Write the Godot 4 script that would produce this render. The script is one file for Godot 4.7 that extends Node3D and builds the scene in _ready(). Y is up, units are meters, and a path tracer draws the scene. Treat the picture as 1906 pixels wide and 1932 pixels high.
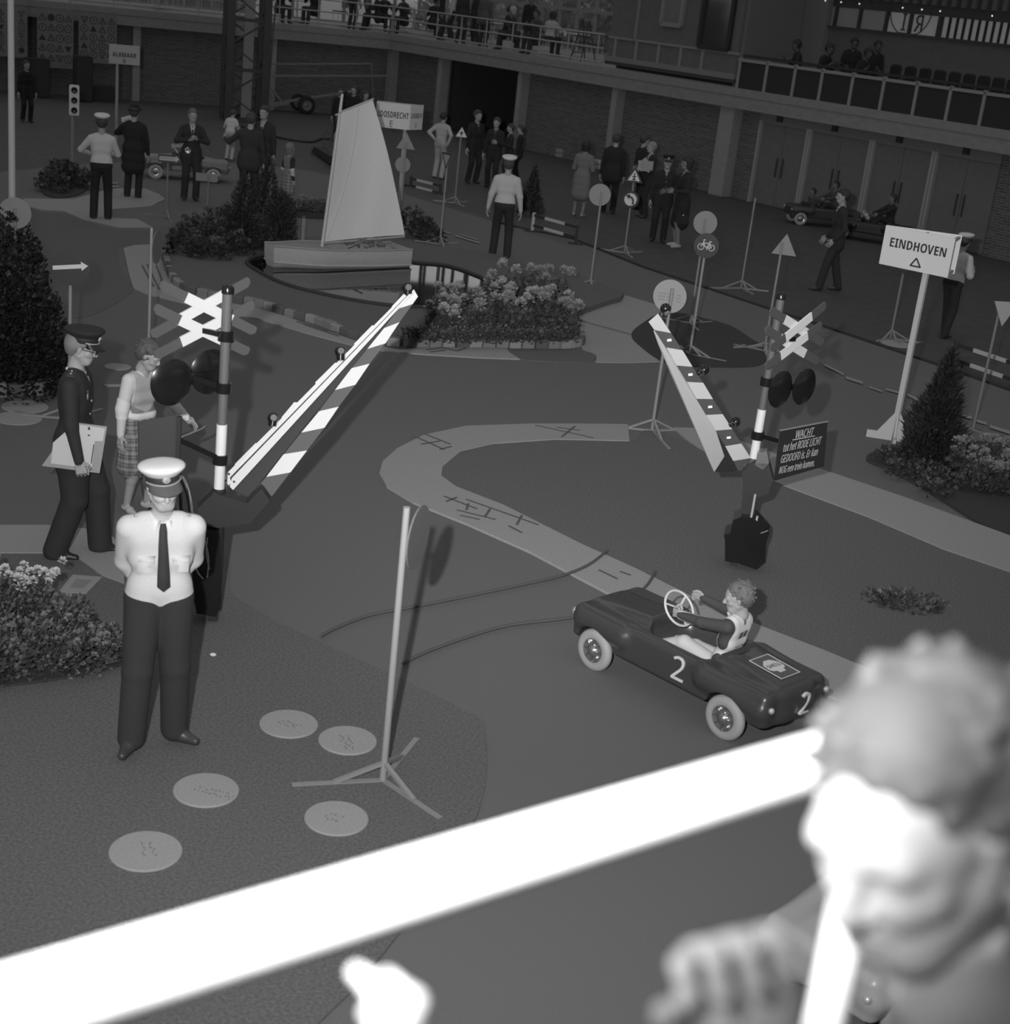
extends Node3D
# A traffic garden laid out in an exhibition hall, photographed by flash from the gallery.

const FOCAL := 2760.0
var eye := Vector3(0, 4.44, 0)
var cr: Vector3
var cu: Vector3
var cf: Vector3
var used := {}
var mats := {}
var rng := RandomNumberGenerator.new()
var rw0: Vector3
var rwd: Vector3
var rwn: Vector3
var lw0: Vector3
var lwd: Vector3
var lwn: Vector3

# ---------- picture geometry: a pixel gives a direction, the ground or a wall gives the distance
func ray(x: float, y: float) -> Vector3:
	return cf + cr * ((x - 953.0) / FOCAL) - cu * ((y - 966.0) / FOCAL)
func G(x: float, y: float, h := 0.0) -> Vector3:
	var d := ray(x, y)
	return eye + d * ((h - eye.y) / d.y)
func U(x: float, y: float, z: float) -> Vector3:
	return eye + ray(x, y) * z
func D(p: Vector3) -> float:
	return (p - eye).dot(cf)
func W(x: float, y: float, g: Vector3, yaw := 0.0) -> Vector3:
	var n := Vector3(sin(deg_to_rad(yaw)), 0, cos(deg_to_rad(yaw)))
	var d := ray(x, y)
	return eye + d * ((g - eye).dot(n) / d.dot(n))
func HT(g: Vector3, y: float) -> float:
	var k := (966.0 - y) / FOCAL
	var v := g - eye
	return (k * v.dot(cf) - v.dot(cu)) / (cu.y - k * cf.y)
func onwall(x: float, y: float, o: Vector3, dir: Vector3, n: Vector3, off := 0.0) -> Vector2:
	var d := ray(x, y)
	var p := eye + d * ((o + n * off - eye).dot(n) / d.dot(n))
	return Vector2((p - o).dot(dir), p.y)
func rw(x: float, y: float, off := 0.0) -> Vector2:
	return onwall(x, y, rw0, rwd, rwn, off)
func lw(x: float, y: float, off := 0.0) -> Vector2:
	return onwall(x, y, lw0, lwd, lwn, off)
func rp(s: float, y: float, d := 0.0) -> Vector3:
	return Vector3(rw0.x, 0, rw0.z) + rwd * s + rwn * d + Vector3(0, y, 0)
func lp(s: float, y: float, d := 0.0) -> Vector3:
	return Vector3(lw0.x, 0, lw0.z) + lwd * s + lwn * d + Vector3(0, y, 0)

# ---------- naming
func numbered(n: String) -> String:
	if not used.has(n):
		used[n] = 0
		return n
	used[n] += 1
	return "%s_%03d" % [n, used[n]]
func tag(o: Node, label: String, category: String, group := "", kind := "") -> Node:
	if label: o.set_meta("label", label)
	if category: o.set_meta("category", category)
	if group: o.set_meta("group", group)
	if kind: o.set_meta("kind", kind)
	return o
func thing(called: String, label: String, category: String, at := Vector3.ZERO, yaw := 0.0, group := "") -> Node3D:
	var o := Node3D.new()
	o.name = numbered(called)
	add_child(o)
	o.position = at
	o.rotation.y = deg_to_rad(yaw)
	tag(o, label, category, group)
	return o

# ---------- mesh builder
class MB:
	var st := SurfaceTool.new()
	func _init():
		st.begin(Mesh.PRIMITIVE_TRIANGLES)
		st.set_smooth_group(-1)
	func tri(a: Vector3, b: Vector3, c: Vector3):
		st.add_vertex(a); st.add_vertex(b); st.add_vertex(c)
	func quad(a: Vector3, b: Vector3, c: Vector3, d: Vector3):
		tri(a, b, c); tri(a, c, d)
	func box(c: Vector3, s: Vector3, bs := Basis.IDENTITY) -> MB:
		st.set_smooth_group(-1)
		var h := s * 0.5
		var p := []
		for i in 8:
			p.append(c + bs * Vector3(h.x if i & 1 else -h.x, h.y if i & 2 else -h.y, h.z if i & 4 else -h.z))
		for f in [[0, 1, 3, 2], [5, 4, 6, 7], [4, 0, 2, 6], [1, 5, 7, 3], [2, 3, 7, 6], [4, 5, 1, 0]]:
			quad(p[f[0]], p[f[3]], p[f[2]], p[f[1]])
		return self
	# a box with its long edges chamfered by e
	func cbox(c: Vector3, s: Vector3, e: float, bs := Basis.IDENTITY) -> MB:
		st.set_smooth_group(-1)
		var h := s * 0.5
		var poly := PackedVector2Array([Vector2(-h.x + e, -h.y), Vector2(h.x - e, -h.y), Vector2(h.x, -h.y + e), Vector2(h.x, h.y - e), Vector2(h.x - e, h.y), Vector2(-h.x + e, h.y), Vector2(-h.x, h.y - e), Vector2(-h.x, -h.y + e)])
		return prism(poly, Transform3D(bs, c - bs.z * h.z), s.z)
	func bar(a: Vector3, b: Vector3, w: float, t: float, up := Vector3.UP) -> MB:
		var z := (b - a).normalized()
		if absf(z.dot(up)) > 0.99: up = Vector3.RIGHT
		var x := up.cross(z).normalized()
		var y := z.cross(x)
		return box((a + b) * 0.5, Vector3(w, t, a.distance_to(b)), Basis(x, y, z))
	func tube(pts: Array, r, n := 10, closed := false) -> MB:
		st.set_smooth_group(0)
		var rings := []
		var m := pts.size()
		var prev := Vector3.ZERO
		for i in m:
			var a: Vector3 = pts[(i - 1 + m) % m] if closed else pts[maxi(i - 1, 0)]
			var b: Vector3 = pts[(i + 1) % m] if closed else pts[mini(i + 1, m - 1)]
			var z := (b - a).normalized()
			var up := prev if prev != Vector3.ZERO else (Vector3.UP if absf(z.y) < 0.9 else Vector3.RIGHT)
			var x := up.cross(z).normalized()
			var y := z.cross(x)
			prev = y
			var rr: float = r[i] if r is Array else r
			var ring := []
			for k in n:
				var t := TAU * k / n
				ring.append(pts[i] + (x * cos(t) + y * sin(t)) * rr)
			rings.append(ring)
		for i in (m if closed else m - 1):
			var A: Array = rings[i]
			var B: Array = rings[(i + 1) % m]
			for k in n:
				quad(A[k], A[(k + 1) % n], B[(k + 1) % n], B[k])
		if not closed:
			st.set_smooth_group(-1)
			for e in [0, m - 1]:
				var A: Array = rings[e]
				for k in range(1, n - 1):
					tri(A[0], A[k + 1], A[k]) if e == 0 else tri(A[0], A[k], A[k + 1])
		return self
	func cyl(a: Vector3, b: Vector3, r0: float, r1 := -1.0, n := 12) -> MB:
		return tube([a, b], [r0, r0 if r1 < 0 else r1], n)
	# profile of (radius, height) turned round local y
	func lathe(prof: Array, T := Transform3D.IDENTITY, n := 20, flat := false) -> MB:
		st.set_smooth_group(-1 if flat else 0)
		for i in prof.size() - 1:
			var p: Vector2 = prof[i]
			var q: Vector2 = prof[i + 1]
			for k in n:
				var t0 := TAU * k / n
				var t1 := TAU * (k + 1) / n
				var a := T * Vector3(p.x * cos(t0), p.y, p.x * sin(t0))
				var b := T * Vector3(p.x * cos(t1), p.y, p.x * sin(t1))
				var c := T * Vector3(q.x * cos(t1), q.y, q.x * sin(t1))
				var d := T * Vector3(q.x * cos(t0), q.y, q.x * sin(t0))
				if p.x > 1e-6: tri(a, b, c)
				if q.x > 1e-6: tri(a, c, d)
		return self
	func ball(c: Vector3, r: Vector3, n := 12, bs := Basis.IDENTITY) -> MB:
		var prof := []
		var m := maxi(4, n / 2)
		for i in m + 1:
			var t := PI * i / m
			prof.append(Vector2(maxf(sin(t), 0.0 if i in [0, m] else 0.001), cos(t)))
		prof[0].x = 0.0
		prof[m].x = 0.0
		return lathe(prof, Transform3D(bs * Basis.from_scale(r), c), n)
	# flat outline in local xy, thickened along local +z
	func prism(poly: PackedVector2Array, T: Transform3D, depth: float) -> MB:
		st.set_smooth_group(-1)
		var ix := Geometry2D.triangulate_polygon(poly)
		var z := Vector3(0, 0, depth)
		for i in range(0, ix.size(), 3):
			var a := poly[ix[i]]
			var b := poly[ix[i + 1]]
			var c := poly[ix[i + 2]]
			var A := Vector3(a.x, a.y, 0)
			var B := Vector3(b.x, b.y, 0)
			var C := Vector3(c.x, c.y, 0)
			tri(T * A, T * B, T * C)
			if depth != 0.0: tri(T * (A + z), T * (C + z), T * (B + z))
		if depth != 0.0:
			for i in poly.size():
				var a := poly[i]
				var b := poly[(i + 1) % poly.size()]
				var A := Vector3(a.x, a.y, 0)
				var B := Vector3(b.x, b.y, 0)
				quad(T * A, T * (A + z), T * (B + z), T * B)
		return self
	func quad_of(a: Vector3, b: Vector3, c: Vector3, d: Vector3, lift: float) -> MB:
		st.set_smooth_group(-1)
		var u := Vector3(0, lift, 0)
		quad(a + u, b + u, c + u, d + u)
		return self
	func commit() -> ArrayMesh:
		st.generate_normals()
		return st.commit()

func obj(called: String, m, mat: Material, parent: Node = null) -> MeshInstance3D:
	var o := MeshInstance3D.new()
	o.mesh = m.commit() if m is MB else m
	o.material_override = null
	if o.mesh is ArrayMesh or o.mesh is PrimitiveMesh:
		for i in o.mesh.get_surface_count(): o.set_surface_override_material(i, mat)
	if parent == null or parent == self:
		o.name = numbered(called)
		add_child(o)
	else:
		o.name = called
		parent.add_child(o, true)
	return o
func struct(called: String, m, mat: Material, label := "") -> MeshInstance3D:
	var o := obj(called, m, mat)
	tag(o, label, "", "", "structure")
	return o
func part(called: String, parent: Node, mat: Material) -> Array:   # [builder, finish] helper
	return [MB.new(), called, parent, mat]

# ---------- materials: grey values are linear reflectances
func gm(v: float, rough := 0.85, metal := 0.0) -> StandardMaterial3D:
	var key := "%0.3f_%0.2f_%0.2f" % [v, rough, metal]
	if not mats.has(key):
		var m := StandardMaterial3D.new()
		m.resource_name = "grey_" + key.replace(".", "")
		m.albedo_color = Color(v, v, v).linear_to_srgb()
		m.roughness = rough
		m.metallic = metal
		mats[key] = m
	return mats[key]
func noisy(called: String, lo: float, hi: float, freq: float, scale: float, bump := 0.0, rough := 0.95, octaves := 4) -> StandardMaterial3D:
	var n := FastNoiseLite.new()
	n.seed = hash(called) % 10000
	n.frequency = freq
	n.fractal_octaves = octaves
	var t := NoiseTexture2D.new()
	t.width = 512
	t.height = 512
	t.seamless = true
	t.noise = n
	var r := Gradient.new()
	r.colors = PackedColorArray([Color(lo, lo, lo).linear_to_srgb(), Color(hi, hi, hi).linear_to_srgb()])
	t.color_ramp = r
	var m := StandardMaterial3D.new()
	m.resource_name = called
	m.albedo_texture = t
	m.roughness = rough
	m.uv1_triplanar = true
	m.uv1_world_triplanar = true
	m.uv1_scale = Vector3.ONE * scale
	if bump > 0.0:
		var b := NoiseTexture2D.new()
		b.width = 512
		b.height = 512
		b.seamless = true
		b.noise = n
		b.as_normal_map = true
		b.bump_strength = bump
		m.normal_enabled = true
		m.normal_texture = b
	return m

# ---------- lettering
func letters(called: String, s: String, T: Transform3D, size: float, mat: Material, parent: Node, depth := 0.004, font := "Droid Sans", stretch := 1.0, weight := 0) -> MeshInstance3D:
	var t := TextMesh.new()
	var f := SystemFont.new()
	f.font_names = PackedStringArray([font])
	if weight: f.font_weight = weight
	t.font = f
	t.text = s
	t.font_size = 64
	t.pixel_size = size / 46.0
	t.depth = depth
	t.horizontal_alignment = HORIZONTAL_ALIGNMENT_CENTER
	t.vertical_alignment = VERTICAL_ALIGNMENT_CENTER
	t.curve_step = 2.0
	t.material = mat
	var o := MeshInstance3D.new()
	o.mesh = t
	o.name = called
	parent.add_child(o, true)
	o.transform = T * Transform3D(Basis.from_scale(Vector3(stretch, 1, 1)), Vector3.ZERO)
	return o

# ---------- camera, sky and the photographer's flash
func set_camera():
	var th := deg_to_rad(19.30)
	var ro := deg_to_rad(6.36)
	cf = Vector3(0, -sin(th), -cos(th))
	var u := Vector3.RIGHT.cross(cf)
	cr = Vector3.RIGHT * cos(ro) + u * sin(ro)
	cu = -Vector3.RIGHT * sin(ro) + u * cos(ro)
	var c := Camera3D.new()
	c.name = "camera"
	c.fov = rad_to_deg(2.0 * atan(966.0 / FOCAL))
	c.near = 0.05
	c.far = 400.0
	c.transform = Transform3D(Basis(cr, cu, -cf), eye)
	var at := CameraAttributesPhysical.new()
	at.frustum_focal_length = 80.0
	at.frustum_focus_distance = 14.0
	at.exposure_aperture = 4.5
	c.attributes = at
	add_child(c)
	c.fov = rad_to_deg(2.0 * atan(966.0 / FOCAL))
	c.current = true

func set_light():
	var we := WorldEnvironment.new()
	we.name = "world_environment"
	var e := Environment.new()
	e.background_mode = Environment.BG_SKY
	var sky := Sky.new()
	var sm := ProceduralSkyMaterial.new()       # overcast daylight, the same all round
	sm.sky_top_color = Color(0.92, 0.92, 0.92)
	sm.sky_horizon_color = Color(0.86, 0.86, 0.86)
	sm.ground_horizon_color = Color(0.45, 0.45, 0.45)
	sm.ground_bottom_color = Color(0.35, 0.35, 0.35)
	sky.sky_material = sm
	e.sky = sky
	e.background_energy_multiplier = 0.95
	e.tonemap_mode = Environment.TONE_MAPPER_LINEAR
	e.tonemap_exposure = 1.0
	e.sdfgi_enabled = true
	e.ssao_enabled = true
	e.ssil_enabled = true
	we.environment = e
	add_child(we)
	# flash gun held at arm's length beside the camera
	var at := Vector3(-0.42, 4.72, 0.02)
	var aim := (U(930, 640, 16.0) - at).normalized()
	var bs := Basis.looking_at(aim)
	var t := thing("flash_gun", "press flash gun with a round silver reflector held beside the camera", "flash gun", at)
	t.basis = bs
	obj("reflector", MB.new().lathe([Vector2(0.02, 0.05), Vector2(0.045, 0.035), Vector2(0.07, 0.0), Vector2(0.075, -0.03)], Transform3D(Basis(Vector3.RIGHT, -PI / 2), Vector3(0, 0, 0.03)), 20), gm(0.7, 0.2, 1.0), t)
	obj("battery_tube", MB.new().cyl(Vector3(0, -0.28, 0.08), Vector3(0, 0.03, 0.08), 0.022), gm(0.5, 0.3, 1.0), t)
	var glow := StandardMaterial3D.new()
	glow.resource_name = "flash_glow"
	glow.albedo_color = Color(0.9, 0.9, 0.9)
	glow.emission_enabled = true
	glow.emission = Color.WHITE
	glow.emission_energy_multiplier = 4.0
	obj("flash_bulb", MB.new().ball(Vector3(0, 0, 0.01), Vector3.ONE * 0.02), glow, t)
	# the bulb's wide light and, round its axis, the beam of the polished bowl
	for q in [["flash_light", 72.0, 45.2, aim], ["flash_beam", 100.0, 24.0, (U(1130, 390, 20.0) - at).normalized()]]: flash(q[0], q[1], q[2], q[3], at)

func flash(called: String, energy: float, half: float, aim: Vector3, at: Vector3):
	var s := SpotLight3D.new()
	s.name = called
	s.light_energy = energy
	s.light_size = 0.05
	s.spot_range = 80.0
	s.spot_attenuation = 2.0
	s.spot_angle = half
	s.spot_angle_attenuation = 1.0
	s.shadow_enabled = true
	add_child(s)
	s.transform = Transform3D(Basis.looking_at(aim), at + aim * 0.06)

# ---------- the ground
func curve(pts: Array, closed := true, sub := 4) -> Array:
	var out := []
	var n := pts.size()
	for i in (n if closed else n - 1):
		var a: Vector2 = pts[(i - 1 + n) % n] if closed else pts[maxi(i - 1, 0)]
		var b: Vector2 = pts[i]
		var c: Vector2 = pts[(i + 1) % n]
		var d: Vector2 = pts[(i + 2) % n] if closed else pts[mini(i + 2, n - 1)]
		for k in sub:
			out.append(b.cubic_interpolate(c, a, d, float(k) / sub))
	if not closed: out.append(pts[n - 1])
	return out
func vecs(a: Array) -> Array:
	var out := []
	for i in range(0, a.size(), 2): out.append(Vector2(a[i], a[i + 1]))
	return out
func slab(called: String, flat: Array, top: float, low: float, mat: Material, label := "", smooth := true, extra := []) -> MeshInstance3D:
	var pts := vecs(flat)
	if smooth: pts = curve(pts)
	var poly := PackedVector2Array()
	for p in pts:
		var g := G(p.x, p.y, top)
		poly.append(Vector2(g.x, g.z))
	for p in extra: poly.append(p)
	var m := MB.new().prism(poly, Transform3D(Basis(Vector3.RIGHT, Vector3(0, 0, 1), Vector3(0, -1, 0)), Vector3(0, top, 0)), top - low)
	return struct(called, m, mat, label)

var felt: Material
var lawn: Material
var paving: Material
var soil: Material
func ground():
	felt = noisy("road_felt", 0.12, 0.165, 0.12, 1.6, 0.5, 0.97)
	lawn = noisy("lawn_carpet", 0.085, 0.17, 0.06, 1.3, 1.2, 1.0, 6)
	paving = noisy("pavement_cloth", 0.27, 0.36, 0.06, 1.5, 0.5, 0.95)
	soil = noisy("garden_soil", 0.025, 0.07, 0.08, 2.0, 3.0, 1.0)
	var concrete := noisy("hall_concrete", 0.058, 0.082, 0.02, 0.2, 0.3, 0.8)
	struct("floor", MB.new().box(Vector3(0, -0.15, -22), Vector3(110, 0.3, 90)), concrete, "grey concrete floor of the exhibition hall")
	slab("road_surface", [-60, 330, 160, 310, 330, 300, 560, 318, 700, 345, 800, 378, 930, 417, 970, 427, 1083, 451, 1215, 504, 1457, 584, 1553, 615, 1776, 690, 1990, 765], 0.008, -0.02, felt, "dark felt roadway of the traffic garden", false, [Vector2(8.0, -3.0), Vector2(-9.0, -3.0), Vector2(-14, -16)])
	slab("lawn", [-200, 1160, 0, 1042, 80, 1042, 145, 1050, 195, 1085, 205, 1010, 300, 995, 425, 1050, 440, 1120, 560, 1190, 740, 1272, 872, 1338, 914, 1372, 905, 1525, 800, 1700, 480, 2000, -250, 2100], 0.02, 0.0, lawn, "mottled lawn carpet under the officer in the white shirt")
	slab("lawn", [1215, 812, 1185, 832, 1050, 828, 930, 836, 870, 850, 835, 880, 833, 897, 860, 917, 950, 952, 1100, 1027, 1200, 1072, 1300, 1122, 1440, 1182, 1560, 1228, 1680, 1278, 1906, 1375, 2150, 1330, 2000, 1115, 1906, 1078, 1780, 1035, 1640, 975, 1460, 908, 1400, 882, 1330, 852, 1270, 822], 0.02, 0.0, lawn, "lawn carpet inside the bend of the pavement")
	slab("lawn", [1222, 603, 1196, 622, 1192, 635, 1204, 650, 1246, 680, 1300, 690, 1400, 692, 1440, 685, 1452, 660, 1420, 640, 1380, 615, 1330, 600, 1280, 590, 1240, 594], 0.02, 0.0, soil, "dark lawn island under the bicycle sign")
	slab("lawn", [955, 659, 975, 676, 1050, 682, 1110, 681, 1126, 673, 1112, 664, 1075, 659], 0.022, 0.0, lawn, "narrow lawn tongue before the pond kerb")
	slab("lawn", [60, 420, 40, 388, 80, 400, 125, 405, 160, 418, 225, 433, 290, 433, 330, 420, 420, 402, 420, 440, 300, 460, 226, 466, 235, 520, 250, 550, 150, 600, 60, 560], 0.014, 0.0, lawn, "lawn carpet behind the white arrow sign")
	slab("pavement", [1185, 800, 1090, 799, 1000, 799, 880, 803, 800, 820, 750, 845, 722, 870, 716, 892, 730, 917, 780, 947, 880, 987, 1000, 1040, 1100, 1093, 1200, 1145, 1290, 1190, 1420, 1250, 1560, 1310, 1660, 1345, 1906, 1440, 1906, 1375, 1680, 1278, 1560, 1228, 1440, 1182, 1300, 1122, 1200, 1072, 1100, 1027, 950, 952, 860, 917, 833, 897, 835, 880, 870, 850, 930, 836, 1050, 828, 1188, 831], 0.03, 0.0, paving, "pale pavement bending round the lawn beside the pedal car", false)
	slab("pavement", [1271, 806, 1330, 808, 1400, 832, 1480, 862, 1560, 888, 1700, 935, 1906, 1010, 2000, 1045, 2000, 1115, 1906, 1078, 1780, 1035, 1640, 975, 1460, 908, 1400, 880, 1330, 850, 1292, 824], 0.03, 0.0, paving, "pale pavement running past the warning board", false)
	slab("pavement", [440, 572, 482, 580, 542, 597, 600, 618, 672, 643, 753, 660, 816, 655, 955, 656, 962, 665, 981, 677, 900, 674, 800, 668, 730, 662, 670, 652, 582, 629, 485, 600, 438, 592], 0.024, 0.0, paving, "pale pavement strip along the pond kerb", false)
	slab("pavement", [1086, 592, 1110, 580, 1143, 576, 1172, 567, 1180, 557, 1240, 575, 1262, 582, 1240, 592, 1222, 603, 1196, 622, 1192, 635, 1204, 650, 1246, 682, 1180, 684, 1124, 683, 1126, 672, 1100, 660, 1090, 640], 0.018, 0.0, paving, "pale pavement patch beside the flowering shrubs", false)
	slab("pavement", [233, 468, 255, 462, 280, 461, 308, 480, 320, 520, 344, 548, 400, 562, 440, 572, 438, 592, 341, 570, 275, 554, 252, 544, 244, 518], 0.024, 0.0, paving, "pale pavement under the double cross sign", false)
	slab("pavement", [43, 374, 100, 375, 141, 375, 209, 355, 275, 356, 300, 366, 312, 375, 285, 388, 209, 394, 212, 411, 259, 413, 287, 428, 222, 428, 156, 413, 121, 398, 76, 395, 50, 388], 0.024, 0.0, paving, "pale pavement under the two men seen from behind", false)
	slab("pavement", [-150, 990, 0, 990, 84, 990, 200, 1000, 230, 1030, 235, 1100, 192, 1084, 145, 1050, 79, 1042, 0, 1042, -150, 1045], 0.03, 0.0, paving, "pale pavement beneath the dark uniformed officer", false)
	slab("soil_bed", [-120, 1300, 0, 1292, 120, 1277, 232, 1250, 236, 1215, 205, 1180, 100, 1120, 0, 1090, -120, 1100], 0.04, 0.0, soil, "soil bed under the chrysanthemums")
	slab("soil_bed", [1636, 865, 1660, 848, 1720, 838, 1820, 832, 1990, 850, 2000, 1010, 1906, 1003, 1850, 985, 1760, 930, 1690, 890], 0.04, 0.0, soil, "soil bed under the cypress")
	slab("soil_bed", [-150, 742, 0, 742, 86, 737, 104, 700, 90, 640, 60, 560, 36, 480, -30, 440, -150, 450], 0.04, 0.0, soil, "soil bed beside the dark shrubs")
	slab("soil_bed", [78, 352, 110, 340, 150, 338, 168, 350, 150, 366, 110, 372, 84, 366], 0.03, 0.0, soil, "soil bed under the traffic light")
	# the island round the pond, held by kerb stones
	var isl := slab("pond_island_lawn", [312, 474, 324, 510, 348, 537, 400, 550, 477, 565, 522, 578, 600, 599, 673, 626, 753, 640, 820, 640, 900, 641, 1078, 643, 1096, 626, 1088, 588, 1143, 568, 1172, 560, 1177, 550, 1143, 537, 1078, 512, 990, 497, 940, 480, 860, 468, 760, 455, 600, 445, 480, 455, 360, 468], 0.1, 0.0, lawn, "raised lawn round the pond", false)
	var stone := [noisy("kerb_granite", 0.17, 0.27, 0.15, 3.0, 1.5), noisy("kerb_granite_dark", 0.09, 0.15, 0.12, 3.0, 1.5), noisy("kerb_granite_pale", 0.24, 0.34, 0.14, 3.0, 1.5)]
	kerb([310, 482, 322, 522, 346, 550, 400, 564, 477, 579, 522, 592, 600, 613, 673, 641, 753, 655, 820, 655, 900, 656, 1078, 657, 1095, 640], isl, stone, 0.12)
	var k2 := struct("trim_1", MB.new().box(G(0, 752) + Vector3(0.2, 0.02, 0.02), Vector3(0.1, 0.04, 0.1)), stone[1], "granite kerb of the shrub bed")
	kerb([-60, 752, 0, 750, 40, 748, 88, 742, 106, 704], k2, stone, 0.15)
	# dark batten along the edge of the roadway
	var e := MB.new()
	var pts := vecs([930, 417, 970, 427, 1083, 451, 1215, 504, 1457, 584, 1553, 615, 1776, 690, 1990, 765])
	for i in pts.size() - 1:
		e.bar(G(pts[i].x, pts[i].y, 0.02) , G(pts[i + 1].x, pts[i + 1].y, 0.02), 0.06, 0.04)
	struct("trim_2", e, gm(0.035), "dark edging batten of the traffic garden")
	# chalk dashes
	var ch := MB.new()
	for q in [[1556, 688, 1592, 706, 4], [1596, 712, 1628, 722, 5], [1640, 730, 1664, 738, 3], [1672, 734, 1702, 742, 4], [1712, 744, 1736, 756, 5], [1806, 782, 1834, 788, 5], [1838, 792, 1862, 799, 5], [1868, 804, 1906, 816, 6], [818, 432, 850, 440, 2], [858, 444, 905, 458, 3], [868, 442, 900, 452, 2], [1384, 655, 1440, 652, 4], [1400, 650, 1438, 660, 3], [205, 345, 222, 345, 3], [208, 352, 224, 352, 3]]:
		var a := G(q[0], q[1] - q[4] * 0.5, 0.026)
		var b := G(q[2], q[3] - q[4] * 0.5, 0.026)
		var c := G(q[2], q[3] + q[4] * 0.5, 0.026)
		var d := G(q[0], q[1] + q[4] * 0.5, 0.026)
		ch.quad(a, b, c, d)
	struct("road_markings", ch, noisy("chalk", 0.18, 0.42, 0.2, 4.0), "worn chalk dashes on the roadway")
	# painted stone joints on the pale pavements
	var jn := MB.new()
	for q in [[780, 822, 838, 848], [800, 818, 850, 838], [795, 838, 830, 832], [830, 848, 852, 842], [1010, 802, 1120, 826], [1050, 806, 1095, 812], [1060, 824, 1085, 804], [838, 936, 900, 960], [842, 946, 862, 938], [868, 972, 905, 980], [880, 942, 1016, 990], [862, 962, 935, 980], [884, 950, 880, 962], [925, 960, 915, 975], [960, 992, 985, 1005], [985, 972, 975, 990], [560, 606, 620, 625], [575, 612, 640, 634], [600, 618, 650, 630], [805, 660, 835, 655], [835, 655, 862, 662], [862, 662, 880, 656], [812, 664, 840, 660], [1090, 603, 1190, 630], [268, 500, 290, 540], [278, 498, 300, 545], [295, 500, 312, 545], [1190, 1085, 1170, 1078], [1130, 1075, 1165, 1092]]:
		var a := G(q[0], q[1], 0.033)
		var b := G(q[2], q[3], 0.033)
		jn.bar(a, b, 0.022, 0.004)
	struct("pavement_marking_lines", jn, gm(0.10), "dark painted joint lines on the pale pavements")
	for q in [[605, 1200, 640, 1182, 700, 1160, 780, 1145, 900, 1121, 1000, 1100, 1060, 1086, 1110, 1066, 1147, 1038], [760, 1252, 800, 1232, 870, 1206, 960, 1180, 1080, 1165, 1160, 1145, 1215, 1110, 1237, 1078]]:
		var pp := []
		for p in curve(vecs(q), false): pp.append(G(p.x, p.y, 0.04))
		tag(obj("power_cable", MB.new().tube(pp, 0.012, 6), gm(0.09)), "thin dark cable lying across the roadway towards the pavement", "cable", "cables on the roadway")
	var cp := []
	for p in curve(vecs([455, 238, 500, 252, 540, 262, 585, 268, 605, 262, 622, 262]), false): cp.append(G(p.x, p.y, 0.03))
	tag(obj("power_cable", MB.new().tube(cp, 0.03, 6), gm(0.03)), "thick black cable snaking over the hall floor to the sail", "cable")

func kerb(flat: Array, parent: Node, stone: Array, high: float):
	var pts := []
	for p in curve(vecs(flat), false, 6): pts.append(G(p.x, p.y))
	var run := 0.0
	var want := 0.0
	var a: Vector3 = pts[0]
	var start := a
	for i in range(1, pts.size()):
		var b: Vector3 = pts[i]
		while run + a.distance_to(b) >= want + 0.19:
			var step := want + 0.19 - run
			a = a.move_toward(b, step)
			run += step
			want = run
			var L := start.distance_to(a) - rng.randf_range(0.016, 0.034)
			var z := (a - start).normalized()
			var x := Vector3.UP.cross(z).normalized()
			var h := high + rng.randf_range(-0.012, 0.012)
			var m := MB.new().cbox((a + start) * 0.5 + Vector3(0, h * 0.5, 0), Vector3(0.11 + rng.randf_range(-0.01, 0.01), h, L), 0.015, Basis(x, Vector3.UP, z).rotated(Vector3.UP, rng.randf_range(-0.04, 0.04)))
			obj("kerb_stone", m, stone[rng.randi() % 3], parent)
			start = a
		run += a.distance_to(b)
		a = b

# ---------- the hall
func brick_mat(called: String, lo: float, hi: float, mortar: float) -> StandardMaterial3D:
	var W_ := 512
	var im := Image.create(W_, W_, false, Image.FORMAT_RGB8)
	var r := RandomNumberGenerator.new()
	r.seed = 77
	var c0 := Color(mortar, mortar, mortar).linear_to_srgb()
	im.fill(c0)
	for row in 32:
		for k in 9:
			var v := r.randf_range(lo, hi)
			im.fill_rect(Rect2i(k * 64 - (32 if row % 2 else 0) + 1, row * 16 + 1, 60, 12), Color(v, v, v).linear_to_srgb())
	var m := StandardMaterial3D.new()
	m.resource_name = called
	m.albedo_texture = ImageTexture.create_from_image(im)
	m.roughness = 0.95
	m.uv1_triplanar = false
	m.uv1_scale = Vector3.ONE
	return m
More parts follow.
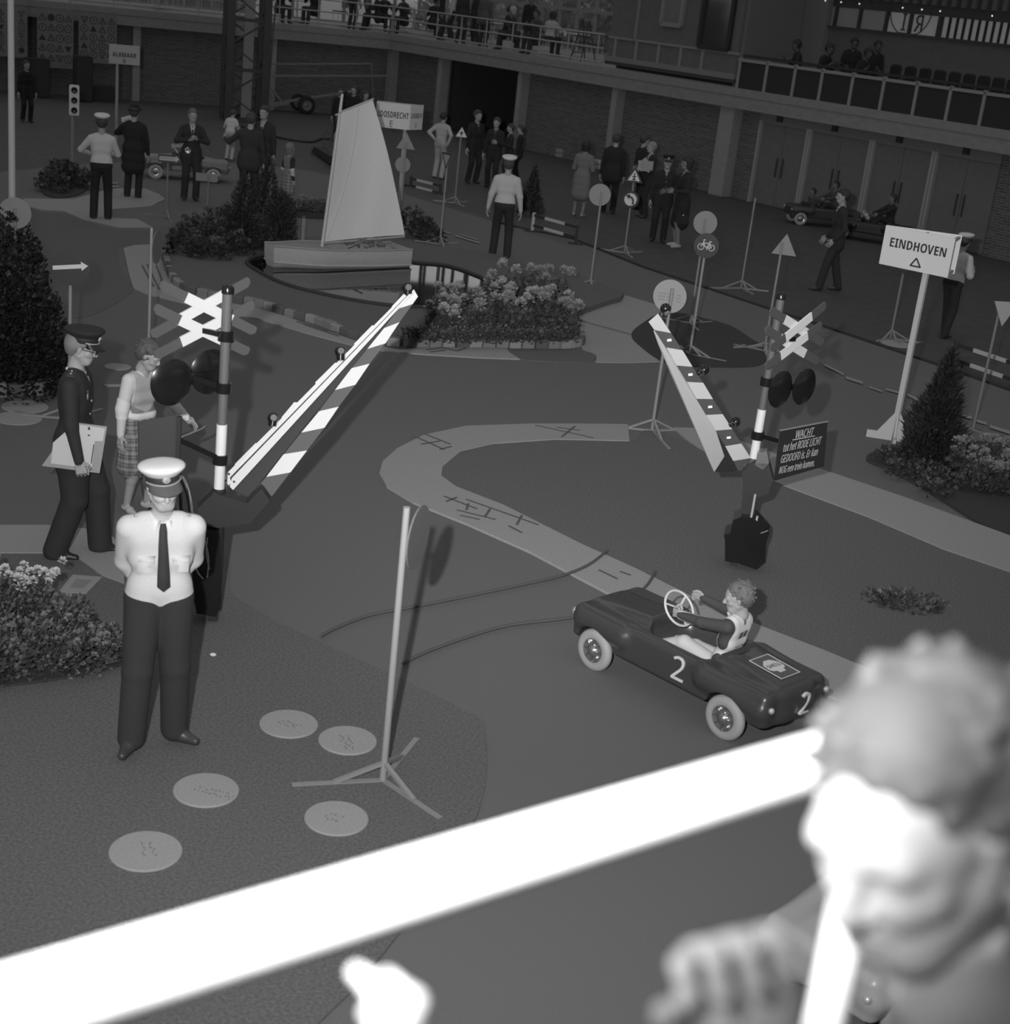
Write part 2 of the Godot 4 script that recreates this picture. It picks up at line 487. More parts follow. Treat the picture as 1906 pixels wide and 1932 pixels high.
# a panel on a wall, with brick uvs in metres
func uvpanel(o: Vector3, dir: Vector3, n: Vector3, s0: float, s1: float, y0: float, y1: float, d0: float, d1: float, scale := 0.5) -> ArrayMesh:
	var st := SurfaceTool.new()
	st.begin(Mesh.PRIMITIVE_TRIANGLES)
	var b := Vector3(o.x, 0, o.z)
	var P := func(s, y, d): return b + dir * s + n * d + Vector3(0, y, 0)
	for f in [[s0, s1, d1, d1, n], [s1, s0, d0, d0, -n], [s0, s0, d0, d1, -dir], [s1, s1, d1, d0, dir]]:
		var q := [[f[0], y0, f[2]], [f[1], y0, f[3]], [f[1], y1, f[3]], [f[0], y1, f[2]]]
		for i in ([0, 2, 1, 0, 3, 2] if dir.cross(Vector3.UP).dot(n) > 0 else [0, 1, 2, 0, 2, 3]):
			st.set_normal(f[4])
			st.set_uv(Vector2((q[i][0] + q[i][2]) * scale, -q[i][1] * scale))
			st.add_vertex(P.call(q[i][0], q[i][1], q[i][2]))
	for yy in [y0, y1]:
		var q := [[s0, d0], [s1, d0], [s1, d1], [s0, d1]]
		for i in [0, 1, 2, 0, 2, 3]:
			st.set_normal(Vector3(0, 1 if yy == y1 else -1, 0))
			st.set_uv(Vector2.ZERO)
			st.add_vertex(P.call(q[i][0], yy, q[i][1]))
	return st.commit()
func rbox(m: MB, s0: float, s1: float, y0: float, y1: float, d0: float, d1: float) -> MB:
	return m.box(rp((s0 + s1) / 2, (y0 + y1) / 2, (d0 + d1) / 2), Vector3(absf(s1 - s0), absf(y1 - y0), absf(d1 - d0)), Basis(rwd, Vector3.UP, rwd.cross(Vector3.UP)))
func lbox(m: MB, s0: float, s1: float, y0: float, y1: float, d0: float, d1: float) -> MB:
	return m.box(lp((s0 + s1) / 2, (y0 + y1) / 2, (d0 + d1) / 2), Vector3(absf(s1 - s0), absf(y1 - y0), absf(d1 - d0)), Basis(lwd, Vector3.UP, lwd.cross(Vector3.UP)))

func hall():
	var corner := G(738, 93, 2.32)
	var r1 := G(1906, 292, 2.32)
	var l1 := G(264, 50, 2.32)
	rw0 = Vector3(corner.x, 0, corner.z)
	lw0 = rw0
	rwd = Vector3(r1.x - corner.x, 0, r1.z - corner.z).normalized()
	lwd = Vector3(l1.x - corner.x, 0, l1.z - corner.z).normalized()
	rwn = rwd.cross(Vector3.UP)
	if rwn.dot(eye - rw0) < 0: rwn = -rwn
	lwn = lwd.cross(Vector3.UP)
	if lwn.dot(eye - lw0) < 0: lwn = -lwn
	var brick := brick_mat("hall_brick", 0.075, 0.12, 0.19)
	var conc := noisy("fascia_concrete", 0.20, 0.26, 0.03, 0.3)
	var pale := noisy("pillar_concrete", 0.24, 0.30, 0.03, 0.3)
	var RL := 58.0
	var LL := 34.0
	# lower walls, in bays between pillars
	var wr := struct("wall_right", uvpanel(rw0, rwd, rwn, rw(979, 180).x, RL, -0.02, 2.35, -0.6, -0.35), brick, "brick ground-floor wall under the gallery beyond the pond")
	obj("brick_bay", uvpanel(rw0, rwd, rwn, -0.4, rw(829, 180).x, -0.02, 2.35, -0.6, -0.35), brick, wr)
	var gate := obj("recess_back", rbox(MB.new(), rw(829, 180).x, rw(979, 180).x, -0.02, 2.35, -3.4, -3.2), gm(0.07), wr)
	rbox(MB.new(), 0, 1, 0, 1, 0, 0.1)
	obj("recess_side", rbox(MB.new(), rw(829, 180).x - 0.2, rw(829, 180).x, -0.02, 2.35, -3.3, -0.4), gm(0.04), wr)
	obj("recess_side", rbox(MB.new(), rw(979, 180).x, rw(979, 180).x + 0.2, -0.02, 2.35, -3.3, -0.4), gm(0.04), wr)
	var wl := struct("wall_left", uvpanel(lw0, lwd, lwn, -0.4, LL, -0.02, 2.35, -0.6, -0.35), brick, "brick ground-floor wall under the gallery behind the road sign posters")
	for q in [[732, 126, 0.16], [829, 130, 0.15], [979, 160, 0.13], [1156, 198, 0.15], [1369, 225, 0.34]]:
		var s := rw(q[0], q[1]).x
		obj("pillar", rbox(MB.new(), s - q[2] * 0.75, s + q[2] * 0.75, 0, 2.34, -0.36, -0.02), pale, wr)
	for q in [[258, 110, 0.17], [515, 120, 0.17]]:
		var s := lw(q[0], q[1]).x
		obj("pillar", lbox(MB.new(), s - q[2] * 0.7, s + q[2] * 0.7, 0, 2.34, -0.36, -0.02), pale, wl)
	# doors
	var js := [rw(1425, 215).x, rw(1513, 270).x, rw(1628, 310).x, rw(1748, 320).x, rw(1873, 330).x]
	for i in 4:
		var mb := MB.new()
		var a: float = js[i]
		var b: float = js[i + 1]
		rbox(mb, a + 0.06, (a + b) / 2 - 0.008, 0.02, 2.06, -0.36, -0.3)
		var d := struct("door_%d" % (i + 1), mb, noisy("door_paint_%d" % i, 0.13, 0.16, 0.02, 0.4), "grey double door under the balcony")
		var m2 := MB.new()
		rbox(m2, (a + b) / 2 + 0.008, b - 0.06, 0.02, 2.06, -0.36, -0.3)
		obj("door_leaf", m2, noisy("door_paint_b%d" % i, 0.13, 0.16, 0.02, 0.4), d)
		var hd := MB.new()
		for k in [-0.1, 0.1]: rbox(hd, (a + b) / 2 + k - 0.012, (a + b) / 2 + k + 0.012, 0.75, 1.25, -0.3, -0.25)
		obj("push_bar", hd, gm(0.06, 0.5), d)
		var jm := MB.new()
		for k in [-0.045, 0.045]:
			if i == 0 and k < 0: continue
			rbox(jm, a + k - 0.035, a + k + 0.035, 0, 2.1, -0.36, -0.2)
		obj("door_jamb", jm, gm(0.3), d)
		obj("door_header", rbox(MB.new(), a, b, 2.06, 2.34, -0.4, -0.22), gm(0.16), d)
	for q in [[1465, 213], [1569, 232], [1691, 253], [1817, 276]]:
		var w := rw(q[0], q[1])
		tag(obj("vent_box", rbox(MB.new(), w.x - 0.07, w.x + 0.07, 2.15, 2.3, -0.3, -0.12), gm(0.03)), "small black box on the band above the grey doors", "vent box", "black boxes above the doors")
	# gallery slab and fascia
	var fr := struct("gallery_slab", rbox(MB.new(), -4.0, RL, 2.32, 2.6, -8.5, 0.0), conc, "concrete gallery slab along the brick wall")
	obj("fascia", rbox(MB.new(), 0.0, RL, 2.32, 2.83, 0.0, 0.14), conc, fr)
	obj("gallery_floor", rbox(MB.new(), -4.0, RL, 2.6, 2.8, -8.5, 0.0), gm(0.2), fr)
	obj("fascia_drip", rbox(MB.new(), 0.0, RL, 2.62, 2.65, 0.14, 0.16), gm(0.18), fr)
	var fl := struct("gallery_slab", lbox(MB.new(), -4.0, LL, 2.32, 2.6, -8.5, 0.0), conc, "concrete gallery slab behind the posters")
	obj("fascia", lbox(MB.new(), 0.0, LL, 2.32, 2.83, 0.0, 0.14), conc, fl)
	obj("gallery_floor", lbox(MB.new(), -4.0, LL, 2.6, 2.8, -8.5, 0.0), gm(0.2), fl)
	obj("fascia_drip", lbox(MB.new(), 0.0, LL, 2.62, 2.65, 0.14, 0.16), gm(0.18), fl)
	# roof and the walls behind the camera
	var roof := struct("ceiling", MB.new().box(Vector3(-51, 9.3, -22), Vector3(8, 0.4, 96)), gm(0.25), "pale hall ceiling with long rooflights added for ambient daylight")
	for i in 17:  # rooflights added overhead, out of view, to raise the ambient daylight
		obj("roof_strip", MB.new().box(Vector3(-46.4 + i * 6.0, 9.3, -22), Vector3(3.4, 0.4, 96)), gm(0.25), roof)
		var q := QuadMesh.new()
		q.size = Vector2(2.6, 95)
		q.orientation = PlaneMesh.FACE_Y
		q.material = pane_glass()
		var o := MeshInstance3D.new()
		o.mesh = q
		o.name = "added_rooflight_pane"
		roof.add_child(o, true)
		o.position = Vector3(-43.4 + i * 6.0, 9.4, -22)
	curtain_wall("window_1", rp(-8.5, 0, -8.3), rp(RL + 6, 0, -8.3), 2.8, 9.1, 1.05, "tall window wall behind the gallery crowd")
	curtain_wall("window_2", lp(-8.5, 0, -8.3), lp(LL + 6, 0, -8.3), 2.8, 9.1, 1.05, "tall window wall behind the gallery over the posters")
	# the hall behind and beside the photographer: gallery, walls, windows
	var A := lp(LL, 0)
	var B := rp(RL, 0)
	var Cn := A + rwd * RL
	struct("wall_near", MB.new().bar(B + Vector3(0, 1.4, 0), Cn + Vector3(0, 1.4, 0), 0.3, 2.9), gm(0.18), "plain wall below the photographer's gallery")
	struct("wall_side", MB.new().bar(A + Vector3(0, 1.4, 0), Cn + Vector3(0, 1.4, 0), 0.3, 2.9), gm(0.18), "plain side wall of the hall")
	curtain_wall("window_3", A, Cn, 2.8, 9.1, 1.6, "tall window wall along the hall side")
	curtain_wall("window_4", B, Cn, 2.8, 9.1, 1.6, "tall window wall behind the photographer")
	# outside ground and trees seen through the glass
	struct("ground_outside", MB.new().box(Vector3(0, -0.6, -20), Vector3(260, 0.5, 260)), gm(0.12), "ground outside the hall")

func curtain_wall(called: String, a: Vector3, b: Vector3, y0: float, y1: float, pitch: float, label: String):
	var L := a.distance_to(b)
	var dir := (b - a).normalized()
	var n := int(round(L / pitch))
	var fm := MB.new()
	for y in [y0, 4.25, y1]:
		fm.bar(a + Vector3(0, y, 0), b + Vector3(0, y, 0), 0.12, 0.12)
	var w := struct(called, fm, gm(0.22), label)
	var mm := MB.new()
	for i in n + 1:
		var p := a + dir * (L * i / n)
		mm.bar(p + Vector3(0, y0, 0), p + Vector3(0, y1, 0), 0.09, 0.12, dir)
	obj("mullion", mm, gm(0.22), w)
	var glass := pane_glass()
	for row in [[y0, 4.25], [4.25, y1]]:
		var q := QuadMesh.new()
		q.size = Vector2(L / n - 0.08, row[1] - row[0] - 0.1)
		q.material = glass
		for i in n:
			var o := MeshInstance3D.new()
			o.mesh = q
			o.name = "pane"
			w.add_child(o, true)
			o.position = a + dir * (L * (i + 0.5) / n) + Vector3(0, (row[0] + row[1]) / 2, 0)
			o.rotation.y = atan2(-dir.z, dir.x)

func pane_glass() -> StandardMaterial3D:
	if not mats.has("glass"):
		var glass := StandardMaterial3D.new()
		glass.resource_name = "window_glass"
		glass.albedo_color = Color(1, 1, 1, 0.08)
		glass.transparency = BaseMaterial3D.TRANSPARENCY_ALPHA
		glass.roughness = 0.05
		mats["glass"] = glass
	return mats["glass"]

# ---------- sculpted surfaces: tapered capsules and rounded boxes joined by a smooth minimum, meshed as surface nets
# shape: [type 0 capsule / 1 box, a, b, ra, rb, group, op 0 add / 1 cut, k, stretch Vector3, Basis for boxes]
func cap(a: Vector3, b: Vector3, ra: float, rb: float, grp := 0, k := 0.03, sc := Vector3.ONE, op := 0) -> Array:
	return [0, a, b, ra, rb, grp, op, k, sc, Basis.IDENTITY]
func rbx(c: Vector3, half: Vector3, r: float, grp := 0, k := 0.03, op := 0, bs := Basis.IDENTITY) -> Array:
	return [1, c, half, r, 0.0, grp, op, k, Vector3.ONE, bs]
func shape_d(s: Array, p: Vector3) -> float:
	if s[0] == 0:
		var sc: Vector3 = s[8]
		var pa: Vector3 = (p - s[1]) * sc
		var ba: Vector3 = (s[2] - s[1]) * sc
		var h := clampf(pa.dot(ba) / maxf(ba.length_squared(), 1e-9), 0, 1)
		return (pa - ba * h).length() - lerpf(s[3], s[4], h)
	var q: Vector3 = (s[9].inverse() * (p - s[1])).abs() - s[2] + Vector3.ONE * s[3]
	return q.max(Vector3.ZERO).length() + minf(maxf(q.x, maxf(q.y, q.z)), 0.0) - s[3]
const EDGE := [0, 1, 0, 2, 0, 4, 1, 3, 1, 5, 2, 3, 2, 6, 3, 7, 4, 5, 4, 6, 5, 7, 6, 7]
func sculpt(sh: Array, cell: float) -> Dictionary:
	var lo := Vector3.ONE * 1e9
	var hi := -lo
	var boxes := []
	for s in sh:
		var pad: float = s[7] + cell * 2.5
		var a: Vector3
		var b: Vector3
		if s[0] == 0:
			var r: Vector3 = Vector3.ONE * (maxf(s[3], s[4]) + pad) / s[8]
			a = s[1].min(s[2]) - r
			b = s[1].max(s[2]) + r
		else:
			var e: Vector3 = s[9].x.abs() * s[2].x + s[9].y.abs() * s[2].y + s[9].z.abs() * s[2].z + Vector3.ONE * pad
			a = s[1] - e
			b = s[1] + e
		boxes.append([a, b])
		if s[6] == 0:
			lo = lo.min(a)
			hi = hi.max(b)
	var nx := int(ceil((hi.x - lo.x) / cell)) + 2
	var ny := int(ceil((hi.y - lo.y) / cell)) + 2
	var nz := int(ceil((hi.z - lo.z) / cell)) + 2
	var nxy := nx * ny
	var Fd := PackedFloat32Array()
	Fd.resize(nxy * nz)
	Fd.fill(0.5)
	for si in sh.size():
		var s: Array = sh[si]
		var a: Vector3 = (boxes[si][0] - lo) / cell
		var b: Vector3 = (boxes[si][1] - lo) / cell
		var x0 := maxi(int(a.x), 0)
		var x1 := mini(int(b.x) + 1, nx - 1)
		var y0 := maxi(int(a.y), 0)
		var y1 := mini(int(b.y) + 1, ny - 1)
		var z0 := maxi(int(a.z), 0)
		var z1 := mini(int(b.z) + 1, nz - 1)
		var k: float = s[7]
		var ik := 1.0 / maxf(k, 1e-6)
		var capsule: bool = s[0] == 0
		var cut: bool = s[6] == 1
		var A: Vector3 = s[1]
		var Bv: Vector3 = s[2]
		var sc: Vector3 = s[8]
		var ra: float = s[3]
		var dr: float = s[4] - s[3]
		var ba := (Bv - A) * sc
		var ibl := 1.0 / maxf(ba.length_squared(), 1e-9)
		var inv: Basis = s[9].inverse()
		var hb := Bv - Vector3.ONE * ra
		for z in range(z0, z1 + 1):
			for y in range(y0, y1 + 1):
				var i := x0 + y * nx + z * nxy
				var p := Vector3(lo.x + x0 * cell, lo.y + y * cell, lo.z + z * cell) - A
				for x in range(x0, x1 + 1):
					var d: float
					if capsule:
						var pa := p * sc
						var h := clampf(pa.dot(ba) * ibl, 0.0, 1.0)
						d = (pa - ba * h).length() - ra - dr * h
					else:
						var q := (inv * p).abs() - hb
						d = q.max(Vector3.ZERO).length() + minf(maxf(q.x, maxf(q.y, q.z)), 0.0) - ra
					var f := Fd[i]
					if cut:
						d = -d
						var t := maxf(k - absf(f - d), 0.0) * ik
						Fd[i] = maxf(f, d) + t * t * k * 0.25
					else:
						var t := maxf(k - absf(f - d), 0.0) * ik
						Fd[i] = minf(f, d) - t * t * k * 0.25
					i += 1
					p.x += cell
	var id := PackedInt32Array()
	id.resize(nxy * nz)
	id.fill(-1)
	var off := [0, 1, nx, nx + 1, nxy, nxy + 1, nxy + nx, nxy + nx + 1]
	var P := PackedVector3Array()
	var N := PackedVector3Array()
	var cells := PackedInt32Array()
	var lim := cell * 2.6
	var c8 := PackedFloat32Array()
	c8.resize(8)
	for z in nz - 1:
		for y in ny - 1:
			var i := y * nx + z * nxy
			for x in nx - 1:
				var f0 := Fd[i]
				if f0 < lim and f0 > -lim:
					var m := 0
					for j in 8:
						var v := Fd[i + off[j]]
						c8[j] = v
						if v < 0.0: m += 1
					if m != 0 and m != 8:
						var acc := Vector3.ZERO
						var cnt := 0
						for e in range(0, 24, 2):
							var ia: int = EDGE[e]
							var ib: int = EDGE[e + 1]
							var va := c8[ia]
							var vb := c8[ib]
							if (va < 0.0) != (vb < 0.0):
								var t := va / (va - vb)
								acc += Vector3(ia & 1, (ia >> 1) & 1, ia >> 2).lerp(Vector3(ib & 1, (ib >> 1) & 1, ib >> 2), t)
								cnt += 1
						acc /= cnt
						id[i] = P.size()
						cells.append(i)
						P.append(lo + (acc + Vector3(x, y, z)) * cell)
						N.append(Vector3(c8[1] + c8[3] + c8[5] + c8[7] - c8[0] - c8[2] - c8[4] - c8[6], c8[2] + c8[3] + c8[6] + c8[7] - c8[0] - c8[1] - c8[4] - c8[5], c8[4] + c8[5] + c8[6] + c8[7] - c8[0] - c8[1] - c8[2] - c8[3]).normalized())
				i += 1
	var I := PackedInt32Array()
	var dirs := [[1, nx, nxy], [nx, nxy, 1], [nxy, 1, nx]]
	for c in cells:
		var f0 := Fd[c]
		for d in dirs:
			var f1 := Fd[c + d[0]]
			if (f0 < 0.0) == (f1 < 0.0): continue
			var q0 := id[c]
			var q1 := id[c - d[1]]
			var q2 := id[c - d[1] - d[2]]
			var q3 := id[c - d[2]]
			if q1 < 0 or q2 < 0 or q3 < 0: continue
			if f0 < 0.0: I.append_array([q0, q2, q1, q0, q3, q2])
			else: I.append_array([q0, q1, q2, q0, q2, q3])
	return {"p": P, "n": N, "i": I}
func mesh_of(m: Dictionary) -> ArrayMesh:
	var a := []
	a.resize(Mesh.ARRAY_MAX)
	a[Mesh.ARRAY_VERTEX] = m.p
	a[Mesh.ARRAY_NORMAL] = m.n
	a[Mesh.ARRAY_INDEX] = m.i
	var am := ArrayMesh.new()
	if m.i.size(): am.add_surface_from_arrays(Mesh.PRIMITIVE_TRIANGLES, a)
	return am
func empty_mesh() -> Dictionary:
	return {"p": PackedVector3Array(), "n": PackedVector3Array(), "i": PackedInt32Array()}
func append(m: Dictionary, o: Dictionary, T: Transform3D):
	var b: int = m.p.size()
	var nb := T.basis.inverse().transposed()
	var P: PackedVector3Array = m.p
	var N: PackedVector3Array = m.n
	var I: PackedInt32Array = m.i
	P.append_array(T * o.p)
	for v in o.n: N.append((nb * v).normalized())
	var flip := T.basis.determinant() < 0
	var oi: PackedInt32Array = o.i
	for t in range(0, oi.size(), 3):
		I.append(oi[t] + b)
		I.append(oi[t + (2 if flip else 1)] + b)
		I.append(oi[t + (1 if flip else 2)] + b)
	m.p = P
	m.n = N
	m.i = I
# the part of a surface where s > 0, its edge cut clean
func clip(m: Dictionary, s: PackedFloat32Array) -> Dictionary:
	var out := empty_mesh()
	var P := PackedVector3Array()
	var N := PackedVector3Array()
	var I := PackedInt32Array()
	var keep := {}
	var mi: PackedInt32Array = m.i
	var mp: PackedVector3Array = m.p
	var mn: PackedVector3Array = m.n
	for t in range(0, mi.size(), 3):
		var poly := []
		for e in 3:
			var a := mi[t + e]
			var b := mi[t + (e + 1) % 3]
			if s[a] > 0.0:
				if not keep.has(a):
					keep[a] = P.size()
					P.append(mp[a])
					N.append(mn[a])
				poly.append(keep[a])
			if (s[a] > 0.0) != (s[b] > 0.0):
				var key := mini(a, b) * 1000003 + maxi(a, b)
				if not keep.has(-key - 1):
					var w := s[a] / (s[a] - s[b])
					keep[-key - 1] = P.size()
					P.append(mp[a].lerp(mp[b], w))
					N.append(mn[a].lerp(mn[b], w).normalized())
				poly.append(keep[-key - 1])
		for k in range(1, poly.size() - 1):
			I.append(poly[0])
			I.append(poly[k])
			I.append(poly[k + 1])
	out.p = P
	out.n = N
	out.i = I
	return out

# ---------- people
var tpl := {}
func templates():
	# head: origin at its centre, facing +z; 0.23 m from chin to crown
	var h := [cap(Vector3(0, 0.03, -0.035), Vector3(0, 0.035, 0.005), 0.082, 0.078, 0, 0.03, Vector3(1.08, 1, 1)),
		cap(Vector3(0, 0.0, 0.02), Vector3(0, -0.055, 0.035), 0.066, 0.05, 0, 0.03, Vector3(1.05, 1, 1)),
		cap(Vector3(-0.018, -0.088, 0.052), Vector3(0.018, -0.088, 0.052), 0.026, 0.026, 0, 0.025),
		cap(Vector3(-0.05, -0.045, 0.0), Vector3(-0.022, -0.082, 0.04), 0.026, 0.022, 0, 0.03), cap(Vector3(0.05, -0.045, 0.0), Vector3(0.022, -0.082, 0.04), 0.026, 0.022, 0, 0.03),
		cap(Vector3(-0.04, 0.02, 0.07), Vector3(0.04, 0.02, 0.07), 0.016, 0.016, 0, 0.015),
		cap(Vector3(-0.045, -0.022, 0.05), Vector3(-0.03, -0.03, 0.065), 0.02, 0.018, 0, 0.02), cap(Vector3(0.045, -0.022, 0.05), Vector3(0.03, -0.03, 0.065), 0.02, 0.018, 0, 0.02),
		cap(Vector3(-0.031, 0.0, 0.088), Vector3(-0.031, 0.0, 0.09), 0.012, 0.012, 0, 0.012, Vector3(0.8, 1, 1), 1), cap(Vector3(0.031, 0.0, 0.088), Vector3(0.031, 0.0, 0.09), 0.012, 0.012, 0, 0.012, Vector3(0.8, 1, 1), 1),
		cap(Vector3(-0.031, 0.001, 0.066), Vector3(-0.031, 0.001, 0.067), 0.0125, 0.0125, 0, 0.003), cap(Vector3(0.031, 0.001, 0.066), Vector3(0.031, 0.001, 0.067), 0.0125, 0.0125, 0, 0.003),
		cap(Vector3(0, 0.008, 0.084), Vector3(0, -0.028, 0.104), 0.009, 0.012, 0, 0.01), cap(Vector3(-0.012, -0.031, 0.09), Vector3(0.012, -0.031, 0.09), 0.009, 0.009, 0, 0.006),
		cap(Vector3(-0.018, -0.053, 0.079), Vector3(0.018, -0.053, 0.079), 0.008, 0.008, 0, 0.006), cap(Vector3(-0.016, -0.065, 0.077), Vector3(0.016, -0.065, 0.077), 0.008, 0.008, 0, 0.006),
		cap(Vector3(-0.02, -0.0592, 0.09), Vector3(0.02, -0.0592, 0.09), 0.003, 0.003, 0, 0.004, Vector3.ONE, 1),
		cap(Vector3(-0.08, 0.012, -0.012), Vector3(-0.077, -0.018, -0.008), 0.02, 0.013, 0, 0.006, Vector3(1.9, 1, 1)), cap(Vector3(0.08, 0.012, -0.012), Vector3(0.077, -0.018, -0.008), 0.02, 0.013, 0, 0.006, Vector3(1.9, 1, 1)),
		cap(Vector3(0, -0.05, -0.015), Vector3(0, -0.14, -0.02), 0.052, 0.056, 0, 0.03)]
	tpl["head"] = sculpt(h, 0.0045)
	# hair
	tpl["short"] = sculpt([cap(Vector3(0, 0.055, -0.045), Vector3(0, 0.06, 0.0), 0.086, 0.079, 0, 0.03, Vector3(1.0, 1, 1)), cap(Vector3(-0.03, 0.02, -0.065), Vector3(0.03, 0.02, -0.065), 0.068, 0.068, 0, 0.03), cap(Vector3(-0.02, -0.03, -0.07), Vector3(0.02, -0.03, -0.07), 0.045, 0.045, 0, 0.03), cap(Vector3(-0.066, 0.045, 0.01), Vector3(-0.064, 0.02, -0.02), 0.022, 0.024, 0, 0.02), cap(Vector3(0.066, 0.045, 0.01), Vector3(0.064, 0.02, -0.02), 0.022, 0.024, 0, 0.02)], 0.008)
	var curls := [cap(Vector3(0, 0.055, -0.045), Vector3(0, 0.064, -0.012), 0.086, 0.078, 0, 0.03), cap(Vector3(-0.03, 0.02, -0.065), Vector3(0.03, 0.02, -0.065), 0.068, 0.068, 0, 0.03), cap(Vector3(-0.02, -0.03, -0.07), Vector3(0.02, -0.03, -0.07), 0.045, 0.045, 0, 0.03)]
	var r := RandomNumberGenerator.new()
	r.seed = 12
	for i in 150:
		var d := Vector3(r.randf_range(-1, 1), r.randf_range(-0.5, 1), r.randf_range(-1, 0.75)).normalized()
		var c := Vector3(0, 0.035, -0.035) + d * Vector3(0.084, 0.094, 0.096)
		if c.z > 0.0 and c.y < 0.04 + c.z * 0.35: continue
		curls.append(cap(c, c + Vector3(r.randf_range(-1, 1), r.randf_range(-0.6, 0.6), r.randf_range(-1, 1)).normalized() * 0.028, 0.015, 0.007, 0, 0.006))
	tpl["curly"] = sculpt(curls, 0.006)
	tpl["bob"] = sculpt([cap(Vector3(0, 0.055, -0.045), Vector3(0, 0.064, 0.002), 0.094, 0.084, 0, 0.03), cap(Vector3(-0.05, 0.02, -0.06), Vector3(-0.055, -0.08, -0.045), 0.06, 0.042, 0, 0.03), cap(Vector3(0.05, 0.02, -0.06), Vector3(0.055, -0.08, -0.045), 0.06, 0.042, 0, 0.03), cap(Vector3(0, 0.02, -0.08), Vector3(0, -0.09, -0.07), 0.06, 0.045, 0, 0.03), cap(Vector3(-0.078, 0.03, 0.0), Vector3(-0.08, -0.06, 0.005), 0.026, 0.02, 0, 0.02), cap(Vector3(0.078, 0.03, 0.0), Vector3(0.08, -0.06, 0.005), 0.026, 0.02, 0, 0.02)], 0.008)
	# hands: wrist at the origin, fingers along -y, thumb towards +z, palm towards -x
	for q in [["relaxed", 0.35], ["grip", 1.35], ["open", 0.08], ["fist", 1.95]]:
		var hs := []
		for i in 3:
			hs.append(cap(Vector3(0, -0.005, -0.016 + 0.016 * i), Vector3(0, -0.088, -0.029 + 0.029 * i), 0.018, 0.0135, 0, 0.02))
		for i in 4:
			var p := Vector3(0, -0.09, 0.031 - 0.0205 * i)
			var L: float = [0.028, 0.032, 0.030, 0.023][i]
			var ang := 0.1
			for j in 3:
				ang += q[1] * (0.9 if j else 0.6)
				var e: Vector3 = p + Vector3(-sin(ang), -cos(ang), 0.12 * (1.5 - i) * (0.3 if j else 1.0)) * L * [1.25, 0.9, 0.75][j]
				hs.append(cap(p, e, 0.0092 - 0.0006 * j, 0.0086 - 0.0007 * j, 0, 0.004))
				p = e
		var tp := Vector3(-0.004, -0.022, 0.03)
		for j in 3:
			var e: Vector3 = tp + Vector3(-0.35 - 0.25 * q[1] * j, -0.75, 0.65 - 0.4 * j).normalized() * [0.034, 0.03, 0.024][j]
			hs.append(cap(tp, e, 0.0125 - 0.0012 * j, 0.0112 - 0.0012 * j, 0, 0.008))
			tp = e
		tpl["hand_" + q[0]] = sculpt(hs, 0.0042)

func ik(a: Vector3, t: Vector3, l1: float, l2: float, pole: Vector3) -> Array:
	var d := t - a
	var L := clampf(d.length(), absf(l1 - l2) + 0.02, l1 + l2 - 0.002)
	d = d.normalized()
	var x := (l1 * l1 - l2 * l2 + L * L) / (2 * L)
	var hgt := sqrt(maxf(l1 * l1 - x * x, 0))
	var n := (pole - d * pole.dot(d)).normalized()
	return [a + d * x + n * hgt, a + d * L]

